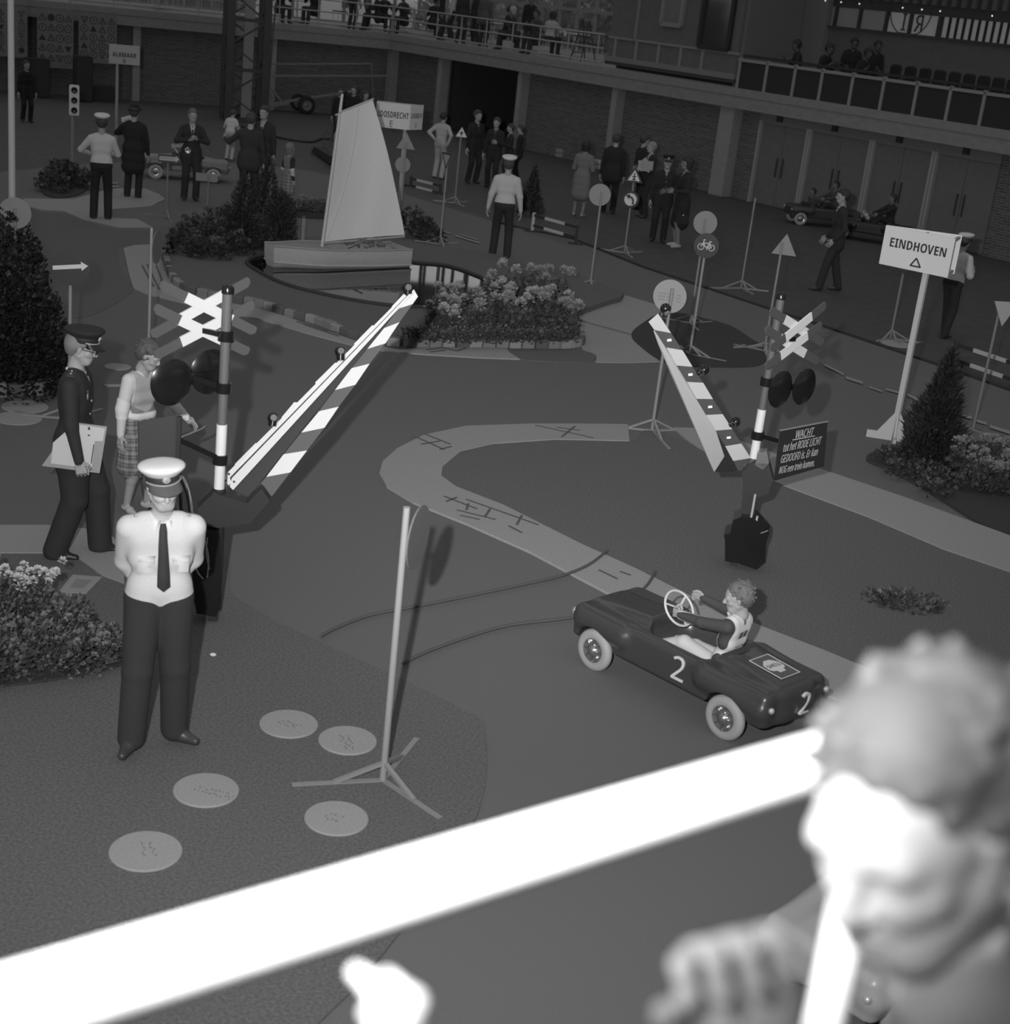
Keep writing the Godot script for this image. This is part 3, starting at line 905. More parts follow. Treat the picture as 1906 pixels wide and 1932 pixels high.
# sp: g, yaw, h, hip, lean, tilt, turn, feet, hands, head, top, bottom, skin, shoe, style, sleeve, skirt, hair, cap, cell, grip, bulk
func person(label: String, sp: Dictionary, group := "") -> Node3D:
	var t := thing("person", label, "person", sp.g, sp.get("yaw", 0.0), group)
	var k: float = sp.get("h", 1.75) / 1.75
	t.scale = Vector3.ONE * k
	var cell: float = sp.get("cell", 0.024)
	var hip := Vector3(0, sp.get("hip", 0.93), sp.get("hipz", 0.0))
	var bs := Basis(Vector3.UP, deg_to_rad(sp.get("turn", 0.0))) * Basis(Vector3.RIGHT, deg_to_rad(sp.get("lean", 2.0))) * Basis(Vector3(0, 0, 1), deg_to_rad(sp.get("tilt", 0.0)))
	var S := Transform3D(bs, hip)
	var w: float = sp.get("bulk", 1.0)
	var style: String = sp.get("style", "shirt")
	var sh := []
	var TOP := 1
	var BOT := 2
	var fl := Vector3(1, 1, 1.12)
	# trunk
	sh.append(cap(S * Vector3(-0.075, 0.0, -0.01), S * Vector3(0.075, 0.0, -0.01), 0.108 * w, 0.108 * w, BOT, 0.05, fl))
	sh.append(cap(S * Vector3(-0.055, 0.13, 0), S * Vector3(0.055, 0.13, 0), 0.102 * w, 0.102 * w, TOP, 0.05, fl))
	sh.append(cap(S * Vector3(-0.075, 0.27, 0.0), S * Vector3(0.075, 0.27, 0.0), 0.108 * w, 0.108 * w, TOP, 0.05, fl))
	sh.append(cap(S * Vector3(-0.09, 0.39, -0.005), S * Vector3(0.09, 0.39, -0.005), 0.105 * w, 0.105 * w, TOP, 0.05, fl))
	sh.append(cap(S * Vector3(-0.095, 0.475, -0.01), S * Vector3(0.095, 0.475, -0.01), 0.06 * w, 0.06 * w, TOP, 0.06))
	if style == "jacket" or style == "coat":
		var low := -0.13 if style == "jacket" else -0.32
		sh.append(cap(S * Vector3(-0.075, 0.03, 0), S * Vector3(0.075, 0.03, 0), 0.125 * w, 0.125 * w, TOP, 0.03, fl))
		sh.append(cap(S * Vector3(-0.085, low * 0.5, 0), S * Vector3(0.085, low * 0.5, 0), 0.126 * w, 0.126 * w, TOP, 0.03, fl))
		sh.append(cap(S * Vector3(-0.085, low, 0.0), S * Vector3(0.085, low, 0.0), 0.126 * w, 0.126 * w, TOP, 0.03, fl))
	elif style == "vest" or style == "shirt":
		sh.append(cap(S * Vector3(-0.066, 0.07, 0.004), S * Vector3(0.066, 0.07, 0.004), 0.118 * w, 0.118 * w, TOP, 0.03, fl))
	# head and neck
	var hd: Array = sp.get("head", [0, 0, 0])
	var nb := S * Vector3(0, 0.52, -0.01)
	var hb := bs * Basis(Vector3.UP, deg_to_rad(hd[0])) * Basis(Vector3.RIGHT, deg_to_rad(hd[1])) * Basis(Vector3(0, 0, 1), deg_to_rad(hd[2] if hd.size() > 2 else 0.0))
	var hc := nb + (bs * Vector3(0, 0.06, 0.005)) + hb * Vector3(0, 0.115, 0.02)
	sh.append(cap(S * Vector3(0, 0.47, -0.01), hc + hb * Vector3(0, -0.05, -0.02), 0.056, 0.053, 0, 0.025))
	# legs
	var feet: Array = sp.get("feet", [[0.11, 0.02], [-0.11, -0.02]])
	var skirt: float = sp.get("skirt", 0.0)
	var LG := 0 if skirt > 0.0 or sp.get("shorts", 0.0) > 0.0 else BOT
	var ends := []
	for i in 2:
		var sx := 1.0 if i == 0 else -1.0
		var f: Array = feet[i]
		var ank := Vector3(f[0], f[2] if f.size() > 2 else 0.085, f[1])
		var fy: float = f[3] if f.size() > 3 else 10.0
		var hj := S * Vector3(0.085 * sx, -0.015, 0)
		var kn := ik(hj, ank, 0.43, 0.425, Vector3(sx * 0.08, 0.15, 1))
		ank = kn[1]
		ends.append(ank)
		var lk: float = sp.get("legk", 1.0)
		var r0 := 0.092 * lk if LG == BOT else 0.078
		var r1 := 0.074 * lk if LG == BOT else 0.052
		var r2 := 0.068 * lk if LG == BOT else 0.038
		if sp.get("shorts", 0.0) > 0.0:
			var mid: Vector3 = hj.lerp(kn[0], sp.shorts)
			sh.append(cap(hj, mid, 0.09 * w, 0.088, BOT, 0.03))
			sh.append(cap(mid, kn[0], 0.066, r1, 0, 0.02))
		else:
			sh.append(cap(hj, kn[0], r0 * w, r1, BOT, 0.03))
		if LG == 0:
			sh.append(cap(kn[0], kn[0].lerp(ank, 0.35) + Vector3(0, 0, -0.01), r1, 0.052, 0, 0.02))
			sh.append(cap(kn[0].lerp(ank, 0.35) + Vector3(0, 0, -0.01), ank, 0.052, 0.036, 0, 0.02))
		else:
			sh.append(cap(kn[0], ank + Vector3(0, -0.015, 0), r1, r2, BOT, 0.02))
		var fd := Basis(Vector3.UP, deg_to_rad(sx * fy)) * Vector3(0, 0, 1)
		if f.size() > 4: fd = (fd + Vector3(0, f[4], 0)).normalized()
		sh.append(cap(ank + Vector3(0, -0.045, 0) - fd * 0.035, ank + Vector3(0, -0.05, 0) + fd * 0.07, 0.038, 0.036, 3, 0.015))
		sh.append(cap(ank + Vector3(0, -0.05, 0) + fd * 0.07, ank + Vector3(0, -0.058, 0) + fd * 0.155, 0.038, 0.027, 3, 0.02))
	if skirt > 0.0:
		var dn := Vector3(0, -1, 0) if not sp.has("lap") else Vector3(0, -0.35, 1).normalized()
		var L: float = hip.y - skirt
		for q in [[0.0, 0.12], [0.35, 0.14], [0.7, 0.152], [1.0, 0.16]]:
			sh.append(cap(hip + dn * L * q[0] + Vector3(-0.07, 0, 0), hip + dn * L * q[0] + Vector3(0.07, 0, 0), q[1], q[1], BOT, 0.04, Vector3(1, 1.0, 1.1)))
	# arms
	var hands: Array = sp.get("hands", [[0.27, 0.80, 0.05], [-0.27, 0.80, 0.05]])
	var poles: Array = sp.get("poles", [[0.4, -0.2, -1], [-0.4, -0.2, -1]])
	var sleeve: float = sp.get("sleeve", 1.0)
	var wrists := []
	for i in 2:
		var sx := 1.0 if i == 0 else -1.0
		var sj := S * Vector3(0.172 * sx * (0.5 + 0.5 * w), 0.44, -0.01)
		var hp: Array = hands[i]
		var po: Array = poles[i]
		var el := ik(sj, Vector3(hp[0], hp[1], hp[2]), 0.285, 0.25, Vector3(po[0], po[1], po[2]))
		var wr: Vector3 = el[1]
		var puff: float = sp.get("puff", 1.0)
		if sleeve >= 0.99:
			sh.append(cap(sj, el[0], 0.064 * puff, 0.052 * puff, TOP, 0.025))
			sh.append(cap(el[0], wr, 0.05 * puff, 0.037, TOP, 0.02))
		else:
			var md: Vector3 = sj.lerp(el[0], sleeve)
			sh.append(cap(sj, md, 0.064 * puff, 0.06 * puff, TOP, 0.025))
			sh.append(cap(md, el[0], 0.046, 0.042, 0, 0.02))
			sh.append(cap(el[0], wr, 0.04, 0.028, 0, 0.02))
		var y: Vector3 = -(wr - el[0]).normalized()
		var pn: Vector3 = t.basis.orthonormalized().inverse() * Vector3.ZERO
		var zz := Vector3(0, 0, 1) if absf(y.z) < 0.75 else Vector3(0, 1, 0)
		if sp.has("thumb"): zz = Vector3(sp.thumb[i][0], sp.thumb[i][1], sp.thumb[i][2])
		var xx := y.cross(zz).normalized()
		zz = xx.cross(y)
		# palm faces -x on the left hand; the right hand is its mirror image
		var hbs := Basis(xx * sx, y, zz)
		wrists.append([Transform3D(hbs, wr), el[0], sj])
		sh.append(cap(wr, wr - y * 0.03, 0.026, 0.024, 0, 0.012))
	var m := sculpt(sh, cell)
	# which garment each vertex belongs to
	var P: PackedVector3Array = m.p
	var own := []
	for gi in 4:
		var a := PackedFloat32Array()
		a.resize(P.size())
		own.append(a)
	var body := {"p": P.duplicate(), "n": m.n.duplicate(), "i": m.i.duplicate()}
	var bp: PackedVector3Array = body.p
	var vee: float = sp.get("vee", 0.0)
	var VS := PackedFloat32Array()
	VS.resize(P.size())
	var Si := S.affine_inverse()
	for vi in P.size():
		var v := P[vi]
		var dg := [0.6, 0.6, 0.6, 0.6]
		for s in sh:
			if s[0] == 0:
				var sc: Vector3 = s[8]
				var pa: Vector3 = (v - s[1]) * sc
				var ba: Vector3 = (s[2] - s[1]) * sc
				var hh := clampf(pa.dot(ba) / maxf(ba.length_squared(), 1e-9), 0, 1)
				var d: float = (pa - ba * hh).length() - lerpf(s[3], s[4], hh)
				if d < dg[s[5]]: dg[s[5]] = d
		var best: float = minf(minf(dg[0], dg[1]), minf(dg[2], dg[3]))
		for gi in 4:
			var oth := 0.6
			for gj in 4:
				if gj != gi: oth = minf(oth, dg[gj])
			own[gi][vi] = oth - dg[gi]
		if dg[0] > best: bp[vi] = v - m.n[vi] * 0.007
		if vee > 0.0:
			var q := Si * v
			VS[vi] = minf(minf((q.y - (0.52 - vee)) * 0.22 - absf(q.x), q.z - 0.02), own[1][vi])
	body.p = bp
	var hT := Transform3D(hb, hc)
	var hk: float = sp.get("headk", 1.0)
	hT = hT.scaled_local(Vector3.ONE * hk)
	append(body, tpl["head"], hT)
	var grip: Array = sp.get("grip", ["relaxed", "relaxed"])
	for i in 2:
		if grip[i] != "": append(body, tpl["hand_" + grip[i]], wrists[i][0].scaled_local(Vector3.ONE * sp.get("handk", 1.0)))
	var skin := gm(sp.get("skin", 0.34), 0.6)
	obj("body", mesh_of(body), skin, t)
	var topm: Material = sp.top if sp.top is Material else gm(sp.top, 0.9)
	var botm: Material = sp.bottom if sp.bottom is Material else gm(sp.bottom, 0.9)
	if vee > 0.0:
		var inv := own[1].duplicate() as PackedFloat32Array
		for vi in P.size(): inv[vi] = minf(own[1][vi], -VS[vi])
		obj("jacket" if style != "vest" else "sweater", mesh_of(clip(m, inv)), topm, t)
		obj("shirt_front", mesh_of(clip(m, VS)), gm(sp.get("linen", 0.6), 0.9), t)
		if sp.get("tie", 0.05) > 0.0:
			var tm := MB.new()
			var z0 := 0.03
			for yy in [0.50, 0.44, 0.38, 0.32]:
				var z := 0.2
				while z > 0.0 and not inside(sh, S * Vector3(0, yy, z)): z -= 0.004
				tm.box(S * Vector3(0, yy - 0.03, z + 0.004), Vector3(0.034 if yy < 0.5 else 0.026, 0.066, 0.012), bs)
				if yy < 0.52 - vee + 0.06: break
			obj("tie", tm, gm(sp.get("tie", 0.05)), t)
	else:
		obj({"jacket": "jacket", "coat": "coat", "dress": "dress", "overall": "overall"}.get(style, "shirt"), mesh_of(clip(m, own[1])), topm, t)
	obj("skirt" if skirt > 0.0 else ("shorts" if sp.get("shorts", 0.0) > 0.0 else "trousers"), mesh_of(clip(m, own[2])), botm, t)
	obj("shoes", mesh_of(clip(m, own[3])), gm(sp.get("shoe", 0.04), 0.4), t)
	if vee > 0.0 or sp.has("collar"):
		var ring := []
		for i in 14: ring.append(nb + bs * Vector3(cos(TAU * i / 14) * 0.062, -0.005 + 0.012 * -sin(TAU * i / 14), sin(TAU * i / 14) * 0.062 + 0.004))
		obj("collar", MB.new().tube(ring, 0.014, 6, true), gm(sp.get("linen", 0.5), 0.9), t)
	# hair and headgear
	var hr: Array = sp.get("hair", ["short", 0.05])
	if hr[0] != "none":
		var hm := empty_mesh()
		append(hm, tpl[hr[0]], hT)
		obj("hair", mesh_of(hm), gm(hr[1], 0.7), t)
	if sp.has("cap"): headgear(t, hT, sp.cap)
	t.set_meta("wr", 0)
	t.remove_meta("wr")
	posed[t] = {"S": S, "head": hT, "wrists": wrists, "shapes": sh, "ankles": ends, "mesh": m, "own": own}
	return t
var posed := {}
func inside(sh: Array, p: Vector3) -> bool:
	var f := 0.5
	for s in sh:
		var d := shape_d(s, p)
		var t: float = maxf(s[7] - absf(f - d), 0.0) / maxf(s[7], 1e-6)
		f = minf(f, d) - t * t * s[7] * 0.25
	return f < 0.0

func headgear(t: Node3D, hT: Transform3D, c: Array):
	var T := hT * Transform3D(Basis(Vector3.RIGHT, deg_to_rad(-4)), Vector3(0, 0.062, -0.012))
	if c[0] == "peaked":
		var band := MB.new().lathe([Vector2(0.093, -0.012), Vector2(0.098, 0.0), Vector2(0.099, 0.03), Vector2(0.096, 0.036)], T * Transform3D(Basis.from_scale(Vector3(0.95, 1, 1.08)), Vector3.ZERO), 28)
		obj("cap_band", band, gm(c[2], 0.7), t)
		var TC := T * Transform3D(Basis.from_scale(Vector3(0.98, 1, 1.1)) * Basis(Vector3.RIGHT, deg_to_rad(-7)), Vector3(0, 0.03, 0.004))
		obj("cap_crown", MB.new().lathe([Vector2(0.096, 0.0), Vector2(0.118, 0.02), Vector2(0.132, 0.036), Vector2(0.134, 0.046), Vector2(0.125, 0.056), Vector2(0.09, 0.066), Vector2(0.04, 0.07), Vector2(0.0, 0.07)], TC, 28), gm(c[1], 0.85), t)
		var v := MB.new()
		v.st.set_smooth_group(0)
		var rows := []
		for j in 6:
			var row := []
			for i in 17:
				var a := lerpf(-1.15, 1.15, i / 16.0)
				var rr := lerpf(0.094, 0.094 + 0.062 * pow(cos(a / 1.15 * PI * 0.5), 0.6), j / 5.0)
				row.append(T * Vector3(sin(a) * rr * 0.95, 0.0 - 0.045 * pow(j / 5.0, 1.3) + 0.012 * absf(sin(a)), cos(a) * rr * 1.08))
			rows.append(row)
		for j in 5:
			for i in 16: v.quad(rows[j][i], rows[j][i + 1], rows[j + 1][i + 1], rows[j + 1][i])
		var th := T.basis.y * -0.004
		for j in 5:
			for i in 16: v.quad(rows[j][i] + th, rows[j + 1][i] + th, rows[j + 1][i + 1] + th, rows[j][i + 1] + th)
		obj("cap_visor", v, gm(c[3], 0.35), t)
		if c.size() > 4:
			obj("cap_badge", MB.new().ball(T * Vector3(0, 0.03, 0.112), Vector3(0.024, 0.02, 0.008), 12, T.basis).ball(T * Vector3(0, 0.036, 0.118), Vector3(0.01, 0.012, 0.006), 8, T.basis), gm(c[4], 0.4), t)
			var cord := []
			for i in 13:
				var a := lerpf(-1.25, 1.25, i / 12.0)
				cord.append(T * Vector3(sin(a) * 0.1, 0.004 - 0.006 * cos(a), cos(a) * 0.113))
			obj("cap_cord", MB.new().tube(cord, 0.0045, 6), gm(c[4], 0.4), t)
	else:
		obj("hat_crown", MB.new().lathe([Vector2(0.098, 0.0), Vector2(0.097, 0.03), Vector2(0.09, 0.09), Vector2(0.07, 0.105), Vector2(0.03, 0.095), Vector2(0.0, 0.09)], T * Transform3D(Basis.from_scale(Vector3(0.93, 1, 1.1)), Vector3.ZERO), 24), gm(c[1], 0.9), t)
		obj("hat_brim", MB.new().lathe([Vector2(0.095, 0.004), Vector2(0.13, -0.004), Vector2(0.158, 0.012), Vector2(0.13, -0.01), Vector2(0.095, -0.004)], T * Transform3D(Basis.from_scale(Vector3(0.93, 1, 1.1)), Vector3.ZERO), 24), gm(c[1], 0.9), t)

# ---------- helpers for things drawn on an upright plane
func facing(g: Vector3) -> float:
	return rad_to_deg(atan2(eye.x - g.x, eye.z - g.z))
func plane(yaw: float, at := Vector3.ZERO) -> Transform3D:
	return Transform3D(Basis(Vector3.UP, deg_to_rad(yaw)), at)
# outline in pixels on the upright plane through g, thickened from d0 to d1 along its normal; coordinates relative to root
func pxprism(m: MB, flat: Array, g: Vector3, yaw: float, d0: float, d1: float, root: Vector3, sub := 1) -> MB:
	var T := plane(yaw, g)
	var inv := T.affine_inverse()
	var poly := PackedVector2Array()
	var pts := vecs(flat)
	if sub > 1: pts = curve(pts, true, sub)
	for p in pts:
		var q := inv * W(p.x, p.y, g, yaw)
		poly.append(Vector2(q.x, q.y))
	T.origin += T.basis.z * d0 - root
	return m.prism(poly, T, d1 - d0)
func ngon(r: float, n := 28, rot := 0.0) -> PackedVector2Array:
	var p := PackedVector2Array()
	for i in n: p.append(Vector2(cos(TAU * i / n + rot), sin(TAU * i / n + rot)) * r)
	return p
# three bars flat on the ground with braces to the pole
func tripod(t: Node3D, ends: Array, mat: Material, brace := 0.15, r := 0.016):
	for e in ends:
		var v: Vector3 = e - t.position
		v.y = 0
		obj("foot_bar", MB.new().bar(Vector3(0, 0.015, 0), v + Vector3(0, 0.015, 0), 0.035, 0.025), mat, t)
		obj("brace", MB.new().bar(Vector3(0, brace, 0), v * 0.55 + Vector3(0, 0.025, 0), 0.028, 0.02), mat, t)
func legs3(g: Vector3, yaw: float, L := 0.48) -> Array:
	var out := []
	for k in 3:
		var a := deg_to_rad(yaw + 120.0 * k)
		out.append(g + Vector3(sin(a), 0, cos(a)) * L)
	return out

func lamp_dome(t: Node3D, called: String, c: Vector3, axis: Vector3, r: float, mat: Material, lens: Material):
	var z := axis.normalized()
	var x := Vector3.UP.cross(z).normalized()
	var T := Transform3D(Basis(x, z, x.cross(z)), c)
	var d := obj(called, MB.new().lathe([Vector2(0.0, 0.034), Vector2(r * 0.3, 0.032), Vector2(r * 0.6, 0.024), Vector2(r * 0.85, 0.01), Vector2(r, -0.006)], T, 36), mat, t)
	obj("dish_back", MB.new().lathe([Vector2(r, -0.006), Vector2(r * 0.97, -0.016), Vector2(0, -0.02)], T, 36, true), mat, d)
	obj("lens", MB.new().lathe([Vector2(r * 0.4, -0.018), Vector2(r * 0.32, -0.04), Vector2(r * 0.15, -0.05), Vector2(0, -0.052)], T, 20), lens, d)

func crossings():
	var black := gm(0.012, 0.22)
	var blackm := gm(0.02, 0.6)
	var white := gm(0.72, 0.5)
	var red := gm(0.11, 0.6)
	var tip := gm(0.085, 0.7)
	for side in 2:
		var L := side == 0
		var g := G(403, 1172) if L else G(1388, 1068)
		var fy := facing(g)
		var t := thing("level_crossing_signal", "level crossing signal post beside the officer in white shirt, boards seen from behind" if L else "level crossing signal post carrying the lettered warning board", "crossing signal", g)
		var H := func(py): return HT(g, py)
		var top: float = H.call(548.0 if L else 560.0)
		var w1: float = H.call(800.0 if L else 772.0)
		var w0: float = H.call(921.0 if L else 864.0)
		var r := 0.034
		obj("post", MB.new().cyl(Vector3(0, 0.02, 0), Vector3(0, top, 0), r, r, 16), red, t)
		obj("white_band", MB.new().cyl(Vector3(0, w0, 0), Vector3(0, w1, 0), r + 0.003, r + 0.003, 16), white, t)
		obj("post_cap", MB.new().lathe([Vector2(0.04, -0.02), Vector2(0.04, 0.02), Vector2(0.03, 0.035), Vector2(0, 0.04)], Transform3D(Basis.IDENTITY, Vector3(0, top, 0)), 16), black, t)
		for py in ([633.0, 731.0, 866.0] if L else [720.0, 821.0]):
			var y: float = H.call(py)
			obj("clamp", MB.new().cyl(Vector3(0, y - 0.035, 0), Vector3(0, y + 0.035, 0), r + 0.02, r + 0.02, 16), black, t)
		# double cross
		var pc := g + Vector3(-1, 0, -1).normalized() * 0.08 if L else g + Vector3(1, 0, 1).normalized() * 0.06
		var X := []
		if L:
			X = [[300, 536, 480, 625], [286, 633, 472, 530], [289, 580, 467, 664], [292, 672, 480, 574]]
		else:
			for q in [[1240, 430, 1640, 682], [1230, 727, 1650, 385], [1205, 575, 1605, 825], [1190, 865, 1620, 535]]:
				X.append([1150 + q[0] / 4.055, 480 + q[1] / 4.055, 1150 + q[2] / 4.055, 480 + q[3] / 4.055])
		var nrm := Vector3(1, 0, 1).normalized()
		for i in 4:
			var a := W(X[i][0], X[i][1], pc, 45.0) - g
			var b := W(X[i][2], X[i][3], pc, 45.0) - g
			var o := nrm * (0.012 if i % 2 == 0 else -0.006) * (1 if L else -1)
			var pw := 0.072 if L else 0.078
			var f0 := 0.26
			var f1 := 0.74
			obj("cross_board", MB.new().bar(a.lerp(b, f0) + o, a.lerp(b, f1) + o, 0.014, pw, nrm.cross(b - a).normalized()), white, t)
			for e in [[0.0, f0], [f1, 1.0]]:
				var mid := a.lerp(b, e[0])
				var en := a.lerp(b, e[1])
				var up := nrm.cross(b - a).normalized()
				var out := (mid if e[0] == 0.0 else en)
				var inn := (en if e[0] == 0.0 else mid)
				var d := (out - inn).normalized()
				var len := out.distance_to(inn)
				var hw := pw * 0.5 - 0.002
				var m := MB.new().prism(PackedVector2Array([Vector2(0, -hw), Vector2(len - 0.03, -hw), Vector2(len, -hw * 0.35), Vector2(len, hw * 0.6), Vector2(len - 0.012, hw), Vector2(0, hw)]), Transform3D(Basis(d, up, d.cross(up)), inn + o - d.cross(up) * 0.006), 0.012)
				obj("cross_tip", m, tip, t)
		var cen := (W(X[0][0], X[0][1], pc, 45.0) + W(X[3][2], X[3][3], pc, 45.0)) * 0.5 - g
		obj("cross_bracket", MB.new().bar(Vector3(0, H.call(633.0) if L else H.call(640.0), 0), W(378, 622, pc, 45.0) - g if L else W(1500, 640, pc, 45.0) - g, 0.03, 0.035), black, t)
		# flashing lamps on a cross bar
		var l1 := W(325, 722, g, 45.0) if L else W(1474, 735, g + nrm * 0.1, 45.0)
		var l2 := G(407, 706, l1.y) if L else G(1519, 730, l1.y)
		lamp_dome(t, "signal_lamp", l1 - g, nrm if L else nrm, 0.16, black, gm(0.05, 0.1))
		lamp_dome(t, "signal_lamp", l2 - g - (nrm * 0.06 if L else Vector3.ZERO), nrm, 0.16, black, gm(0.05, 0.1))
		obj("lamp_bar", MB.new().bar(l1 - g - nrm * 0.03, l2 - g - nrm * 0.03, 0.03, 0.04), black, t)
		obj("lamp_bar", MB.new().bar(Vector3(0, H.call(731.0 if L else 720.0), 0), (l1 + l2) * 0.5 - g - nrm * 0.03, 0.03, 0.04), black, t)
		# warning board
		var bq := [262, 797, 341, 781, 338, 868, 262, 890] if L else [1473, 812, 1562, 795, 1555, 880, 1462, 907]
		var bp := g + nrm * (0.0 if L else 0.04)
		var board := obj("warning_board", pxprism(MB.new(), bq, bp, 45.0, -0.012, 0.0, g), gm(0.065 if L else 0.03, 0.6), t)
		obj("board_arm", MB.new().bar(Vector3(0, H.call(866.0 if L else 821.0), 0), W(338, 830, bp, 45.0) - g - nrm * 0.02 if L else W(1478, 835, bp, 45.0) - g - nrm * 0.03, 0.03, 0.035), black, t)
		if L:
			obj("board_stiffener", MB.new().bar(W(337, 785, bp, 45.0) - g + nrm * 0.01, W(334, 868, bp, 45.0) - g + nrm * 0.01, 0.03, 0.03), blackm, t)
		else:
			var ink := gm(0.62, 0.6)
			var c0 := W(1517, 818, bp, 45.0)
			var lines := [["WACHT", 1518, 817, 0.062, 0.8], ["tot het RODE LICHT", 1514, 838, 0.062, 0.64], ["GEDOOFD is. Er kan", 1509, 859, 0.062, 0.62], ["NOG een trein komen.", 1504, 880, 0.056, 0.58]]
			for ln in lines:
				var c := W(ln[1], ln[2], bp, 45.0) - g
				var T := plane(45.0, c + nrm * 0.003)
				T.basis = T.basis * Basis(Vector3(1, 0, 0), Vector3(0.12, 1, 0), Vector3(0, 0, 1))
				letters("lettering", ln[0], T, ln[3] * 1.16, ink, board, 0.001, "Droid Sans", ln[4])
			obj("underline", MB.new().bar(W(1495, 830, bp, 45.0) - g + nrm * 0.003, W(1537, 822, bp, 45.0) - g + nrm * 0.003, 0.003, 0.007), ink, board)
			obj("board_top_edge", MB.new().bar(W(1473, 812, bp, 45.0) - g, W(1562, 795, bp, 45.0) - g, 0.014, 0.008), gm(0.3), board)
		# drive housing, sleeve and foot
		if L:
			obj("sleeve", MB.new().cyl(Vector3(0, 0.1, 0), Vector3(0, w0, 0), 0.05, 0.05, 16), blackm, t)
			obj("drive_housing", pxprism(MB.new(), [366, 1000, 372, 985, 414, 990, 418, 1110, 408, 1150, 372, 1145, 363, 1100], g, fy, -0.1, 0.12, g), black, t)
			obj("foot_leg", pxprism(MB.new(), [392, 1130, 412, 1130, 410, 1178, 392, 1178], g, fy, -0.04, 0.05, g), blackm, t)
			obj("pivot_head", pxprism(MB.new(), [373, 951, 403, 922, 466, 941, 493, 914, 509, 936, 471, 978, 414, 987, 380, 982], g, fy, -0.02, 0.1, g), blackm, t)
			var hose := MB.new()
			for q in [[378, 1005, 372, 1030, 372, 1060, 384, 1078], [392, 1000, 390, 1030, 396, 1060], [384, 995, 394, 1035, 392, 1075]]:
				var pp := []
				for p in curve(vecs(q), false): pp.append(W(p.x, p.y, g, fy) - g + Vector3(sin(deg_to_rad(fy)), 0, cos(deg_to_rad(fy))) * 0.14)
				hose.tube(pp, 0.006, 6)
			obj("conduit", hose, gm(0.5, 0.3, 0.6), t)
		else:
			obj("sleeve", pxprism(MB.new(), [1406, 884, 1432, 880, 1424, 972, 1398, 972], g, fy, -0.05, 0.05, g), blackm, t)
			obj("drive_housing", pxprism(MB.new(), [1385, 972, 1400, 966, 1424, 968, 1440, 985, 1452, 1000, 1447, 1015, 1445, 1050, 1428, 1064, 1395, 1052, 1370, 1048, 1370, 1010, 1368, 1000, 1380, 996], g, fy, -0.12, 0.14, g), black, t)
			obj("foot_leg", pxprism(MB.new(), [1379, 1040, 1394, 1040, 1392, 1075, 1377, 1075], g, fy, -0.04, 0.05, g), blackm, t)
			obj("pivot_head", pxprism(MB.new(), [1402, 884, 1424, 866, 1452, 870, 1460, 900, 1450, 925, 1425, 935, 1404, 925], g, fy, -0.05, 0.1, g), blackm, t)
			obj("bellows", pxprism(MB.new(), [1430, 850, 1448, 845, 1452, 868, 1440, 880, 1426, 872], g, fy, 0.0, 0.1, g), gm(0.25, 0.3, 0.5), t)
			var pp := []
			for p in curve(vecs([1422, 924, 1418, 948, 1413, 975, 1412, 988, 1415, 993, 1421, 985, 1426, 965]), false): pp.append(W(p.x, p.y, g, fy) - g + Vector3(0.0, 0, 0.12))
			obj("conduit", MB.new().tube(pp, 0.011, 8), gm(0.55, 0.3, 0.3), t)
			obj("terminal_lug", MB.new().bar(W(1431, 994, g, fy) - g + Vector3(0, 0, 0.16), W(1445, 989, g, fy) - g + Vector3(0, 0, 0.16), 0.008, 0.008), gm(0.6, 0.3, 0.8), t)
		barrier(L, g, white, red, black)

